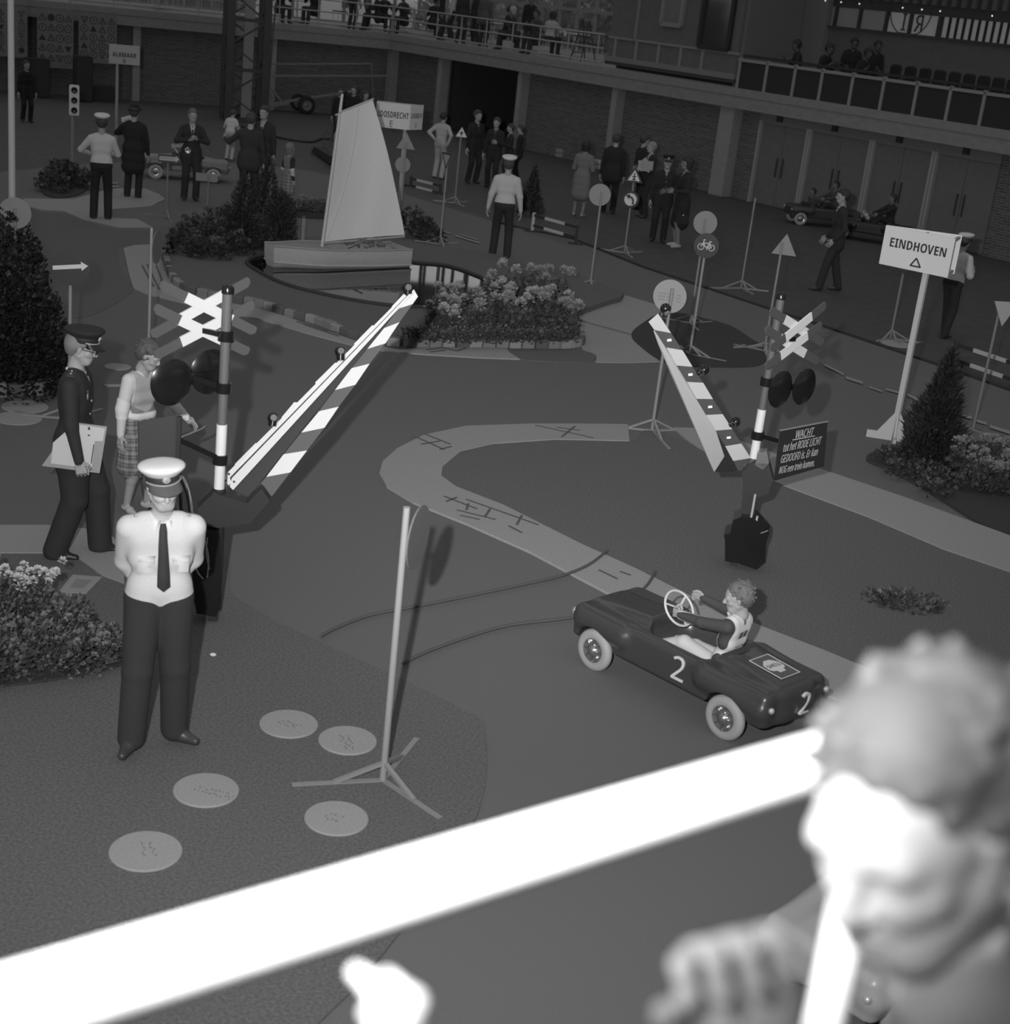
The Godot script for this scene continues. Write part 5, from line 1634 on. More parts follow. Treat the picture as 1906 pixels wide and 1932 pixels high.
	t = thing("sign_stand", "thin stand with its plate exactly edge-on between the bicycle sign and the triangle", "road sign", g)
	obj("pole", MB.new().cyl(Vector3(0, 0.01, 0), Vector3(0, HT(g, 374), 0), 0.017, -1, 10), pole, t)
	tripod(t, [G(1338, 545), G(1450, 551), G(1420, 556)], pole)
	sign_plate(t, "sign_plate", disc, Vector3(0, HT(g, 395), 0) + Vector3(0, 0, -0.02), facing(g) + 90.0, backm, backm)
	# triangles seen from behind
	g = G(1480, 438, 1.74) * Vector3(1, 0, 1)
	t = sign_stand("pale triangular sign back behind the lettered warning board's post", g, 1.6, pole, 0.0)
	sign_plate(t, "sign_plate", tri_up(0.2), toward(t, 1481, 468, -0.03), facing(g), backm, backm)
	g = G(768, 250, 1.74) * Vector3(1, 0, 1)
	t = sign_stand("pale triangle and disc backs on one stand under the box sign", g, 1.55, pole, 0.0)
	sign_plate(t, "triangle_plate", tri_up(0.21), toward(t, 766, 271, -0.03), facing(g), backm, backm)
	sign_plate(t, "disc_plate", ngon(0.15), toward(t, 760, 311, -0.03), facing(g), backm, backm)
	# small pedestrian triangle far off
	g = G(858, 384)
	t = sign_stand("small white pedestrian triangle beside the man in white overalls", g, HT(g, 250), pole, 30.0)
	c = toward(t, 871, 252, 0.03)
	o = sign_plate(t, "sign_plate", tri_up(0.15), c, facing(g), white, backm, 0.12, gm(0.3))
	T = plane(facing(g), c + Vector3(0, 0, 0.008))
	obj("walking_figure", strokes(MB.new(), T, [[0, -0.05, 0, 0.06], [-0.04, 0.01, 0.04, 0.015]], 0.025), ink, o)
	# give way triangles
	g = G(830, 462)
	t = sign_stand("give way triangle with a dark rim on the lawn behind the pond", g, HT(g, 290), pole, 20.0)
	sign_plate(t, "sign_plate", tri_down(0.2), toward(t, 843, 299, 0.03), facing(g) - 58.0, gm(0.3), backm, 0.3, gm(0.03))
	g = G(1836, 812)
	t = sign_stand("pale inverted triangle on a slanting stand behind the cypress", g, HT(g, 590), gm(0.2), -999)
	obj("foot_bar", MB.new().bar(G(1797, 798) - g + Vector3(0, 0.02, 0), G(1915, 842) - g + Vector3(0, 0.02, 0), 0.04, 0.03), gm(0.22), t)
	obj("foot_bar", MB.new().bar(Vector3(0, 0.02, 0), G(1880, 832) - g + Vector3(0, 0.02, 0), 0.04, 0.03), gm(0.22), t)
	sign_plate(t, "sign_plate", tri_down(0.2), toward(t, 1897, 584, 0.03), facing(g) + 35.0, gm(0.4), backm)
	# small arrow board and plain board
	g = G(314, 411)
	t = sign_stand("small dark board with a white arrow in front of the pale pedal car", g, HT(g, 300), gm(0.2), 25.0)
	c = toward(t, 319, 299, 0.03)
	o = sign_plate(t, "sign_plate", PackedVector2Array([Vector2(-0.19, -0.07), Vector2(0.19, -0.07), Vector2(0.19, 0.07), Vector2(-0.19, 0.07)]), c, facing(g), dark, dark)
	T = plane(facing(g), c) * Transform3D(Basis.IDENTITY, Vector3(0, 0, 0.007))
	var ar := obj("arrow", MB.new().prism(PackedVector2Array([Vector2(-0.17, -0.035), Vector2(0.12, -0.035), Vector2(0.12, -0.06), Vector2(0.18, 0.0), Vector2(0.12, 0.06), Vector2(0.12, 0.035), Vector2(-0.17, 0.035)]), T, 0.002), gm(0.5), o)
	letters("lettering", "EINDHOVEN", T * Transform3D(Basis.IDENTITY, Vector3(-0.03, 0, 0.003)), 0.035, ink, ar, 0.001)
	g = G(391, 400)
	t = sign_stand("plain pale board on a stand before the pale pedal car", g, HT(g, 330), gm(0.2), -999)
	obj("foot_bar", MB.new().box(Vector3(0, 0.02, 0), Vector3(0.4, 0.03, 0.05)), gm(0.15), t)
	sign_plate(t, "sign_plate", PackedVector2Array([Vector2(-0.2, -0.075), Vector2(0.2, -0.075), Vector2(0.2, 0.075), Vector2(-0.2, 0.075)]), toward(t, 390, 335, -0.03), facing(g), gm(0.24), gm(0.24))
	# traffic light
	g = G(136, 330)
	t = thing("traffic_light", "white three-lamp traffic light on a thin pole in its flower bed", "traffic light", g)
	fy = facing(g)
	obj("pole", MB.new().cyl(Vector3(0, 0, 0), Vector3(0, HT(g, 215), 0), 0.03), gm(0.25), t)
	c = toward(t, 140, 189)
	obj("housing", MB.new().cbox(c, Vector3(0.2, 0.6, 0.12), 0.02, plane(fy).basis), gm(0.62), t)
	for k in 3:
		obj("lamp_lens", MB.new().lathe([Vector2(0.0, 0.01), Vector2(0.05, 0.02), Vector2(0.062, 0.03), Vector2(0.066, 0.0)], plane(fy, c) * Transform3D(Basis(Vector3.RIGHT, PI / 2), Vector3(0, 0.2 - 0.2 * k, 0.06)), 18), gm(0.012, 0.2), t)
	# place-name boards
	name_board("large white EINDHOVEN sign on a white wooden foot", [1684, 832], "EINDHOVEN")
	name_board("white LOOSDRECHT box sign on a thin pole behind the sail", [752, 394], "LOOSDRECHT")
	name_board("white ALKMAAR sign on a pole before the road sign posters", [219, 267], "ALKMAAR")
	flagpole()
	# discs lying on the ground
	var dm := noisy("disc_board", 0.30, 0.36, 0.04, 2.0)
	var k := 0
	for q in [[545, 1366, 0.183, "pale disc lying on the lawn next to a second disc near the edge-on sign", 3], [656, 1397, 0.181, "pale disc lying between its neighbour and the three-legged stand", 4], [389, 1491, 0.186, "pale disc with two lines of handwriting on the lawn by the officer's shoes", 5], [635, 1544, 0.18, "pale disc lying before the foot of the three-legged stand", 2], [275, 1606, 0.19, "pale disc with dark smudges lying apart from the others on the lawn", 3], [47, 765, 0.23, "pale disc lying behind the dark uniformed officer, partly over another", 0], [34, 787, 0.23, "pale disc lying half under another behind the dark uniformed officer", 0], [222, 690, 0.15, "pale disc lying on the road behind the girl in the vest", 0], [1341, 616, 0.145, "pale disc lying by the bicycle sign's rear stand", 0], [1358, 635, 0.15, "pale disc lying between the two bicycle sign stands", 0], [1692, 647, 0.25, "pale oval disc lying under the stand behind the town sign", 0]]:
		var p := G(q[0], q[1], 0.024)
		t = thing("ground_disc", q[3], "disc", Vector3(p.x, 0.018 if k < 5 else 0.004, p.z), rng.randf_range(0, 360), "discs lying on the ground")
		obj("board", MB.new().lathe([Vector2(0, 0.012), Vector2(q[2] - 0.004, 0.012), Vector2(q[2], 0.008), Vector2(q[2], 0.0), Vector2(0, 0)], Transform3D.IDENTITY, 36, true), dm, t)
		if q[4] > 0:
			var hw := MB.new()
			var rr := RandomNumberGenerator.new()
			rr.seed = k + 5
			for i in q[4] * 4:
				var a := Vector3(-0.06 + 0.012 * i, 0.014, 0.03 - 0.04 * (i % 2) + rr.randf_range(-0.01, 0.01))
				hw.bar(a, a + Vector3(rr.randf_range(0.004, 0.016), 0, rr.randf_range(-0.014, 0.014)), 0.004, 0.002)
			obj("handwriting", hw, gm(0.12), t)
		k += 1
	var pp := G(151, 1102, 0.026)
	t = thing("paper_sheet", "pale printed sheet lying on the lawn behind the white-shirted officer", "paper", pp)
	var sm := MB.new()
	var cs := [G(137, 1084, 0.026) - pp, G(193, 1088, 0.026) - pp, G(163, 1119, 0.026) - pp, G(111, 1116, 0.026) - pp]
	sm.quad(cs[0], cs[1], cs[2], cs[3])
	for i in 4: sm.quad(cs[i], cs[(i + 1) % 4], cs[(i + 1) % 4] - Vector3(0, 0.006, 0), cs[i] - Vector3(0, 0.006, 0))
	obj("sheet", sm, gm(0.3), t)
	obj("print", MB.new().quad_of(cs[0].lerp(cs[2], 0.25), cs[1].lerp(cs[3], 0.25), cs[2].lerp(cs[0], 0.25), cs[3].lerp(cs[1], 0.25), 0.002), gm(0.22), t)
	tag(obj("paper_scrap", MB.new().ball(G(402, 1235, 0.03), Vector3(0.025, 0.012, 0.018), 8), gm(0.7)), "small crumpled white scrap on the lawn beside the officer's trousers", "litter")
	# low striped rails
	low_rail("low striped barrier rail beside the small conifer", [[1004, 438], [1086, 462]], [406, 425], [430, 448], [0.27, 0.72], true)
	low_rail("low striped barrier rail behind the cypress", [[1797, 690], [1925, 735]], [650, 678], [690, 716], [0.26, 0.74], false)
	low_rail("low striped barrier rail before the man in overalls", [[775, 352], [830, 366]], [337, 350], [350, 363], [0.2, 0.75], false)

func name_board(label: String, b: Array, txt: String):
	var g := G(b[0], b[1])
	var t := thing("place_name_sign", label, "sign", g)
	var wt := gm(0.66, 0.6)
	var ink := gm(0.03, 0.7)
	if txt == "EINDHOVEN":
		obj("pole", MB.new().cbox(Vector3(0, 1.2, 0), Vector3(0.06, 2.35, 0.05), 0.006, plane(-38).basis), gm(0.5), t)
		var yaw := -38.0
		var c := W(1730, 474, g + Vector3(0, 0, 0.05), facing(g)) - g
		var w := 0.84
		var h := 0.44
		var T := plane(yaw, c)
		var o := obj("board", MB.new().box(c, Vector3(w, h, 0.02), T.basis), wt, t)
		letters("lettering", txt, T * Transform3D(Basis(Vector3(0, 0, 1), deg_to_rad(0)), Vector3(0.01, 0.045, 0.013)), 0.1, ink, o, 0.004, "Droid Sans", 0.86, 700)
		var tr := MB.new()
		strokes(tr, T * Transform3D(Basis.IDENTITY, Vector3(0.02, -0.125, 0.013)), [[-0.06, -0.045, 0.0, 0.05], [0.0, 0.05, 0.065, -0.045], [-0.06, -0.042, 0.065, -0.042]], 0.017)
		obj("triangle_mark", tr, ink, o)
		# second board behind, hinged at the far edge, with cross struts
		var T2 := T * Transform3D(Basis(Vector3.UP, deg_to_rad(0)), Vector3(-w / 2, 0, -0.01))
		T2.basis = T2.basis * Basis(Vector3.UP, deg_to_rad(26))
		obj("rear_board", MB.new().box(T2 * Vector3(w / 2, 0, -0.012), Vector3(w, h, 0.02), T2.basis), wt, t)
		for yy in [h / 2 - 0.03, -h / 2 + 0.03]:
			obj("strut", MB.new().bar(T * Vector3(w / 2 - 0.03, yy, -0.012), T2 * Vector3(w - 0.03, yy, 0.0), 0.03, 0.03).bar(T * Vector3(0.05, yy, -0.012), T2 * Vector3(w * 0.55, yy, 0.0), 0.03, 0.03), gm(0.4), t)
		# foot of crossed boards with gussets
		for a in [-10.0, 80.0]:
			var B := plane(a).basis
			obj("foot_board", MB.new().box(Vector3(0, 0.05, 0), Vector3(0.62, 0.09, 0.035), B), gm(0.5), t)
			obj("gusset", MB.new().prism(PackedVector2Array([Vector2(-0.2, 0.09), Vector2(0.2, 0.09), Vector2(0.035, 0.34), Vector2(-0.035, 0.34)]), Transform3D(B, B * Vector3(0, 0, -0.012)), 0.024), gm(0.5), t)
		# own stand of the rear board
		var g2 := G(1680, 640)
		var s := thing("sign_stand", "thin three-legged stand in the shade behind the large town sign", "road sign", g2)
		obj("pole", MB.new().cyl(Vector3(0, 0.01, 0), Vector3(0, HT(g2, 505), 0), 0.018, -1, 10), gm(0.22), s)
		tripod(s, [G(1655, 645), G(1742, 649), G(1700, 650)], gm(0.24))
		sign_plate(s, "sign_plate", ngon(0.178), Vector3(0, HT(g2, 490), 0.02), facing(g2), gm(0.2), gm(0.2))
	elif txt == "LOOSDRECHT":
		obj("pole", MB.new().cyl(Vector3(0, 0, 0), Vector3(0, 1.75, 0), 0.035), gm(0.4), t)
		var yaw := 4.0
		var a := W(712, 193, g, yaw) - g
		var b2 := W(772, 246, g, yaw) - g
		var w: float = b2.x - a.x
		var h := 0.5
		var c := Vector3((a.x + b2.x) / 2, (W(742, 218, g, yaw) - g).y, 0.1)
		var T := plane(yaw, c)
		var o := obj("front_board", MB.new().box(c, Vector3(w, h, 0.02), T.basis), wt, t)
		letters("lettering", txt, T * Transform3D(Basis.IDENTITY, Vector3(-0.0, 0.02, 0.012)), 0.12, ink, o, 0.006, "Droid Sans", 0.62, 700)
		letters("lettering", "E", T * Transform3D(Basis.IDENTITY, Vector3(-0.02, -0.16, 0.012)), 0.13, ink, o, 0.006, "Droid Sans", 0.9)
		var T2 := T * Transform3D(Basis(Vector3.UP, deg_to_rad(58)), Vector3(w / 2, 0, 0))
		var o2 := obj("side_board", MB.new().box(T2 * Vector3(0.24, 0, 0), Vector3(0.48, h, 0.02), T2.basis), wt, t)
		letters("lettering", txt, T2 * Transform3D(Basis.IDENTITY, Vector3(0.24, 0.03, 0.013)), 0.1, gm(0.16), o2, 0.006, "Droid Sans", 0.48)
		letters("lettering", "E", T2 * Transform3D(Basis.IDENTITY, Vector3(0.24, -0.16, 0.013)), 0.09, gm(0.12), o2, 0.006, "Droid Sans", 0.9)
		obj("back_board", MB.new().box(T * Vector3(0.1, 0, -0.3), Vector3(w + 0.2, h, 0.02), T.basis), gm(0.4), t)
	else:
		obj("pole", MB.new().cyl(Vector3(0, 0, 0), Vector3(0, HT(g, 118), 0), 0.035), gm(0.34), t)
		var yaw := facing(g) + 8.0
		var T := plane(yaw, W(236, 103, g, yaw) - g + Vector3(0, 0, 0.06))
		var o := obj("board", MB.new().box(T.origin, Vector3(0.74, 0.46, 0.02), T.basis), gm(0.42), t)
		letters("lettering", txt, T * Transform3D(Basis.IDENTITY, Vector3(0.0, -0.01, 0.012)), 0.105, ink, o, 0.006, "Droid Sans", 0.85, 700)
		letters("lettering", "B", T * Transform3D(Basis.IDENTITY, Vector3(0.0, -0.15, 0.012)), 0.1, ink, o, 0.006)

func flagpole():
	var g := G(24, 545)
	var t := thing("flagpole", "tall white pole with flaking paint at its foot among the dark shrubs", "pole", g)
	obj("shaft", MB.new().cyl(Vector3(0, HT(g, 455), 0), Vector3(0, 6.5, 0), 0.046, 0.036, 16), gm(0.55, 0.6), t)
	obj("flaked_foot", MB.new().cyl(Vector3(0, 0, 0), Vector3(0, HT(g, 455), 0), 0.046, 0.046, 16), noisy("flaking_paint", 0.02, 0.75, 0.06, 3.0, 0.0, 0.8, 5), t)

func low_rail(label: String, base: Array, ya: Array, yb: Array, band: Array, post: bool):
	var a := G(base[0][0], base[0][1])
	var b := G(base[1][0], base[1][1])
	var t := thing("barrier_rail", label, "barrier", a)
	var d := b - a
	for k in 2:
		var p0 := Vector3(0, HT(a, ya[k]), 0)
		var p1 := d + Vector3(0, HT(a, ya[k]), 0)
		obj("rail", MB.new().bar(p0, p1, 0.03, 0.05), gm(0.035), t)
		obj("white_band", MB.new().bar(p0.lerp(p1, band[0]), p0.lerp(p1, band[1]), 0.034, 0.054), gm(0.5), t)
	var h := HT(a, ya[0]) + 0.05
	for e in [Vector3.ZERO, d]:
		obj("post", MB.new().box(e + Vector3(0, h / 2, 0), Vector3(0.06, h, 0.06)), gm(0.42 if post and e == Vector3.ZERO else 0.04), t)
		obj("foot", MB.new().box(e + Vector3(0, 0.02, 0), Vector3(0.3, 0.04, 0.08)), gm(0.04), t)

# ---------- pond and planting
func pond():
	var px := curve(vecs([466, 494, 490, 514, 530, 534, 580, 549, 660, 566, 735, 577, 800, 580, 870, 575, 915, 556, 922, 533, 880, 513, 838, 501, 783, 496, 700, 486, 600, 478, 510, 480]))
	var y := 0.108
	var poly := PackedVector2Array()
	var rim := []
	for p in px:
		var g := G(p.x, p.y, y)
		poly.append(Vector2(g.x, g.z))
		rim.append(g + Vector3(0, 0.01, 0))
	var w := StandardMaterial3D.new()
	w.resource_name = "pond_water"
	w.albedo_color = Color(0.05, 0.05, 0.05)
	w.roughness = 0.03
	w.metallic_specular = 0.9
	var o := struct("pond_water", MB.new().prism(poly, Transform3D(Basis(Vector3.RIGHT, Vector3(0, 0, 1), Vector3(0, -1, 0)), Vector3(0, y, 0)), 0.04), w, "still dark water of the pond mirroring the tall windows")
	obj("pond_rim", MB.new().tube(rim, 0.03, 6, true), soil, o)

var leafmesh := {}
func leaf_mesh(kind: String) -> ArrayMesh:
	if leafmesh.has(kind): return leafmesh[kind]
	var m := MB.new()
	if kind == "broad":
		m.quad(Vector3(0, 0, 0), Vector3(0.5, 0.12, 0.35), Vector3(0, 0.05, 1), Vector3(-0.5, 0.12, 0.35))
	elif kind == "needle":
		m.tri(Vector3(-0.1, 0, 0), Vector3(0.1, 0, 0), Vector3(0, 0.1, 1))
		m.tri(Vector3(0, -0.1, 0), Vector3(0, 0.1, 0), Vector3(0.05, 0, 0.9))
	else:   # petal
		m.quad(Vector3(0, 0, 0), Vector3(0.4, 0.2, 0.6), Vector3(0, 0.35, 1), Vector3(-0.4, 0.2, 0.6))
	leafmesh[kind] = m.commit()
	return leafmesh[kind]
var leafmat: StandardMaterial3D
func scatter(parent: Node, called: String, kind: String, xf: Array, cols: Array) -> MultiMeshInstance3D:
	if leafmat == null:
		leafmat = StandardMaterial3D.new()
		leafmat.resource_name = "leaf"
		leafmat.vertex_color_use_as_albedo = true
		leafmat.roughness = 0.6
	var mm := MultiMesh.new()
	mm.transform_format = MultiMesh.TRANSFORM_3D
	mm.use_colors = true
	mm.mesh = leaf_mesh(kind)
	mm.instance_count = xf.size()
	for i in xf.size():
		mm.set_instance_transform(i, xf[i])
		mm.set_instance_color(i, Color(cols[i], cols[i], cols[i]))
	var o := MultiMeshInstance3D.new()
	o.multimesh = mm
	o.material_override = leafmat
	o.name = called
	o.set_meta("kind", "stuff")
	parent.add_child(o, true)
	return o
func rdir(r: RandomNumberGenerator, lo := -1.0) -> Vector3:
	return Vector3(r.randf_range(-1, 1), r.randf_range(lo, 1), r.randf_range(-1, 1)).normalized()
func look(d: Vector3, s: float, r: RandomNumberGenerator, at: Vector3) -> Transform3D:
	var up := Vector3.UP if absf(d.y) < 0.95 else Vector3.RIGHT
	return Transform3D(Basis.looking_at(-d, up).rotated(d, r.randf_range(-0.8, 0.8)).scaled_local(Vector3.ONE * s), at)
# shape: "mound" or "cone"; size is width, height, depth
func bush(called: String, label: String, category: String, g: Vector3, size: Vector3, n: int, leaf: float, lo: float, hi: float, shape := "mound", kind := "broad", group := "", flowers := [], sd := 1) -> Node3D:
	var r := RandomNumberGenerator.new()
	r.seed = sd
	var t := thing(called, label, category, g, 0.0, group)
	var xf := []
	var cols := []
	for i in n:
		var p: Vector3
		var d := rdir(r, -0.15)
		if shape == "cone":
			var v := 1.0 - sqrt(r.randf())
			v = pow(v, 0.9)
			var a := r.randf() * TAU
			var rr := (1.0 - v) * (0.6 + 0.4 * r.randf() + 0.22 * sin(a * 3 + v * 9) + 0.12 * sin(a * 7 + v * 23))
			p = Vector3(cos(a) * rr * size.x * 0.5, (0.04 + v * 0.96) * size.y, sin(a) * rr * size.z * 0.5)
			d = (Vector3(cos(a), 0.9, sin(a)) + rdir(r) * 0.6).normalized()
		else:
			var q := rdir(r, 0.0) * pow(r.randf_range(0.35, 1.0), 0.4)
			p = q * Vector3(size.x * 0.5, size.y, size.z * 0.5)
			d = (q + rdir(r) * 0.7 + Vector3(0, 0.3, 0)).normalized()
		xf.append(look(d, leaf * r.randf_range(0.7, 1.3), r, p))
		cols.append(r.randf_range(lo, hi))
	scatter(t, "foliage", kind, xf, cols)
	var stem := MB.new()
	if shape == "cone": stem.cyl(Vector3.ZERO, Vector3(0, size.y * 0.85, 0), 0.025, 0.006, 7)
	else:
		for i in 7:
			var e := rdir(r, 0.4) * Vector3(size.x * 0.4, size.y * 0.85, size.z * 0.4)
			stem.cyl(Vector3(e.x * 0.15, 0, e.z * 0.15), e, 0.012, 0.005, 5)
	obj("stems", stem, gm(0.05), t)
	for f in flowers: blossom(t, f[0], f[1], f[2], r)
	return t
var blossoms := {}
func blossom(t: Node3D, p: Vector3, s: float, col: float, r: RandomNumberGenerator):
	var key := r.randi() % 4
	if not blossoms.has(key):
		var m := MB.new()
		var rr := RandomNumberGenerator.new()
		rr.seed = 50 + key
		for i in 46:
			var d := rdir(rr, -0.35)
			var T := look(d, 0.62, rr, d * 0.45)
			m.quad(T * Vector3(0, 0, 0), T * Vector3(0.42, 0.1, 0.55), T * Vector3(0, 0.25, 1), T * Vector3(-0.42, 0.1, 0.55))
		blossoms[key] = m.commit()
	var o := obj("blossom", blossoms[key], gm(col, 0.8), t)
	o.transform = Transform3D(Basis(Vector3.UP, r.randf() * TAU).scaled(Vector3.ONE * s), p)

func planting():
	var r := RandomNumberGenerator.new()
	r.seed = 9
	# flowering shrubs at the pond: one plant per spot
	var spots := [[835, 618, 0.26, 4], [868, 612, 0.36, 4], [905, 622, 0.34, 5], [940, 614, 0.44, 5], [975, 624, 0.42, 6], [1010, 614, 0.5, 6], [1040, 622, 0.48, 6], [1066, 628, 0.38, 5], [925, 580, 0.44, 4], [965, 575, 0.5, 5], [1005, 578, 0.54, 5], [1046, 585, 0.52, 5], [880, 588, 0.30, 4], [840, 592, 0.28, 4]]
	for i in spots.size():
		var q: Array = spots[i]
		var g := G(q[0], q[1], 0.09)
		g.y = 0.095
		var fl := []
		for k in q[3]:
			fl.append([Vector3(r.randf_range(-0.2, 0.2), q[2] + r.randf_range(-0.06, 0.12), r.randf_range(-0.14, 0.2)), r.randf_range(0.07, 0.1), r.randf_range(0.26, 0.4)])
		bush("flowering_shrub", "pale-headed flowering shrub in the bed at the pond kerb", "shrub", g, Vector3(0.5, q[2], 0.4), 260, 0.06, 0.05, 0.15, "mound", "broad", "flowering shrubs at the pond", fl, 100 + i)
	# low dark bedding along the kerb
	for i in 15:
		var g := G(772 + i * 21.5, 643 + (i % 2) * 3, 0.09)
		g.y = 0.095
		bush("bedding_plant", "low dark leafy bedding plant along the pond kerb stones", "plant", g, Vector3(0.3, 0.2, 0.3), 150, 0.045, 0.03, 0.14, "mound", "broad", "bedding plants along the kerb", [], 200 + i)
	# chrysanthemums in the near corner
	var cs := [[10, 1215, 0.55, 12, 0.6], [62, 1205, 0.5, 13, 0.6], [-35, 1230, 0.6, 8, 0.6], [30, 1262, 0.36, 4, 0.2], [95, 1262, 0.36, 4, 0.2], [130, 1225, 0.4, 4, 0.2], [190, 1240, 0.24, 6, 0.24], [-20, 1275, 0.32, 2, 0.2], [150, 1255, 0.26, 5, 0.22]]
	for i in cs.size():
		var q: Array = cs[i]
		var g := G(q[0], q[1], 0.04)
		g.y = 0.04
		var fl := []
		for k in q[3]:
			if q[4] > 0.4: fl.append([Vector3(r.randf_range(-0.17, 0.2), q[2] + r.randf_range(-0.1, 0.06), r.randf_range(-0.12, 0.16)), r.randf_range(0.03, 0.04), q[4]])
			else: fl.append([Vector3(r.randf_range(-0.15, 0.15), q[2] * r.randf_range(0.3, 0.95), r.randf_range(0.0, 0.15)), r.randf_range(0.025, 0.035), q[4]])
		bush("chrysanthemum", "white-headed chrysanthemum in the bed beside the officer" if q[4] > 0.4 else "small pale-flowered pot plant edging the chrysanthemum bed", "plant", g, Vector3(0.42, q[2], 0.4), 620, 0.036, 0.04, 0.17, "mound", "broad", "chrysanthemums in the corner bed" if q[4] > 0.4 else "edging plants of the chrysanthemum bed", fl, 300 + i)
	# pale-headed shrubs under the cypress
	for i in 7:
		var g := G([1815, 1850, 1885, 1920, 1835, 1870, 1905][i], [895, 893, 896, 900, 922, 926, 930][i], 0.04)
		g.y = 0.04
		var fl := []
		for k in 5: fl.append([Vector3(r.randf_range(-0.16, 0.16), 0.34 + r.randf_range(-0.08, 0.06), r.randf_range(-0.12, 0.16)), r.randf_range(0.05, 0.07), 0.24])
		bush("flowering_shrub", "pale-headed flowering shrub in the soil bed beside the cypress", "shrub", g, Vector3(0.4, 0.34, 0.36), 200, 0.055, 0.04, 0.12, "mound", "broad", "flowering shrubs beside the cypress", fl, 400 + i)
	for i in 6:
		var g := G([1680, 1712, 1745, 1775, 1700, 1760][i], [870, 880, 895, 910, 895, 930][i], 0.04)
		g.y = 0.04
		bush("bedding_plant", "low dark ground-cover plant at the cypress foot", "plant", g, Vector3(0.4, 0.16, 0.4), 160, 0.045, 0.02, 0.09, "mound", "broad", "ground cover at the cypress", [], 450 + i)
	# conifers
	bush("cypress", "feathery dark cypress in the soil bed beside the large town sign", "tree", G(1752, 880) , Vector3(0.78, HT(G(1752, 880), 660), 0.78), 4200, 0.1, 0.008, 0.04, "cone", "needle", "", [], 5)
	bush("conifer", "small dark conical conifer beside the white-shirted officer seen from behind", "tree", G(1000, 408), Vector3(0.55, HT(G(1000, 408), 310), 0.55), 1800, 0.07, 0.012, 0.04, "cone", "needle", "", [], 6)
	for q in [[18, 735, 1.5, 1.3, 61], [60, 728, 0.75, 0.9, 62], [-30, 700, 1.9, 1.4, 63], [10, 640, 1.6, 1.1, 66]]:
		bush("dark_shrub", "tall dark evergreen shrub at the foot of the white pole", "shrub", G(q[0], q[1]), Vector3(q[3], q[2], q[3]), 3600, 0.055, 0.008, 0.035, "mound", "broad", "dark shrubs at the white pole", [], q[4])
	for q in [[455, 470, 1.25, 0.9, 71], [500, 462, 1.5, 0.8, 72], [525, 472, 1.0, 0.6, 73]]:
		bush("dark_shrub", "dark upright evergreen behind the bow of the dinghy", "shrub", G(q[0], q[1], 0.09), Vector3(q[3], q[2], q[3]), 2200, 0.08, 0.01, 0.045, "cone" if q[0] != 525 else "mound", "needle", "evergreens by the dinghy bow", [], q[4])
	for i in 8:
		var q: Array = [[350, 478, 0.4], [385, 470, 0.5], [420, 468, 0.5], [365, 462, 0.45], [405, 452, 0.55], [440, 450, 0.5], [438, 478, 0.35], [395, 486, 0.3]][i]
		var fl := []
		for k in 4: fl.append([Vector3(r.randf_range(-0.25, 0.25), q[2] * r.randf_range(0.7, 1.1), r.randf_range(0.0, 0.2)), r.randf_range(0.045, 0.065), r.randf_range(0.06, 0.16)])
		bush("flowering_shrub", "dim flowering shrub on the island before the dark evergreens", "shrub", G(q[0], q[1], 0.09), Vector3(0.7, q[2], 0.6), 320, 0.075, 0.02, 0.085, "mound", "broad", "dim shrubs on the island", fl, 500 + i)
	for i in 4:
		var q: Array = [[100, 362, 0.45], [125, 352, 0.5], [150, 355, 0.4], [112, 345, 0.5]][i]
		bush("flowering_shrub", "dim leafy shrub at the traffic light's foot", "shrub", G(q[0], q[1]), Vector3(0.7, q[2], 0.6), 240, 0.08, 0.03, 0.1, "mound", "broad", "shrubs at the traffic light", [], 540 + i)
	for i in 3:
		var q: Array = [[775, 440, 0.5], [795, 446, 0.4], [812, 452, 0.25]][i]
		bush("flowering_shrub", "dark shrub at the lawn edge behind the sail", "shrub", G(q[0], q[1], 0.05), Vector3(0.6, q[2], 0.5), 240, 0.07, 0.02, 0.08, "mound", "broad", "shrubs behind the sail", [], 560 + i)
	bush("bedding_plant", "flat weedy tuft growing on the lawn below the warning board", "plant", G(1710, 1140), Vector3(0.75, 0.06, 0.5), 420, 0.05, 0.04, 0.12, "mound", "broad", "", [], 580)
	# flower tray on pale legs beside the dinghy
	var g := G(565, 462, 0.09)
	var t := thing("flower_table", "dark flower table on pale legs behind the dinghy bow", "planter", Vector3(g.x, 0.09, g.z), 20.0)
	var top := HT(g, 402)
	obj("tray", MB.new().box(Vector3(0.12, top, 0), Vector3(1.0, 0.1, 0.5)), gm(0.03), t)
	for e in [[-0.33, 0.2], [0.0, 0.22], [-0.33, -0.2], [0.55, 0.2], [0.55, -0.2]]:
		obj("leg", MB.new().box(Vector3(e[0], top / 2, e[1]), Vector3(0.06, top, 0.06)), gm(0.24), t)
	for i in 5:
		var fl := []
		for k in 5: fl.append([Vector3(r.randf_range(-0.12, 0.12), 0.14 + r.randf_range(0, 0.08), r.randf_range(-0.1, 0.12)), r.randf_range(0.04, 0.06), r.randf_range(0.12, 0.26)])
		bush("pot_plant", "pale-flowered pot plant on the dark flower table", "plant", t.transform * Vector3(-0.28 + i * 0.19, top + 0.05, 0.05 * (i % 2)), Vector3(0.24, 0.16, 0.3), 90, 0.05, 0.04, 0.12, "mound", "broad", "pot plants on the flower table", fl, 600 + i)

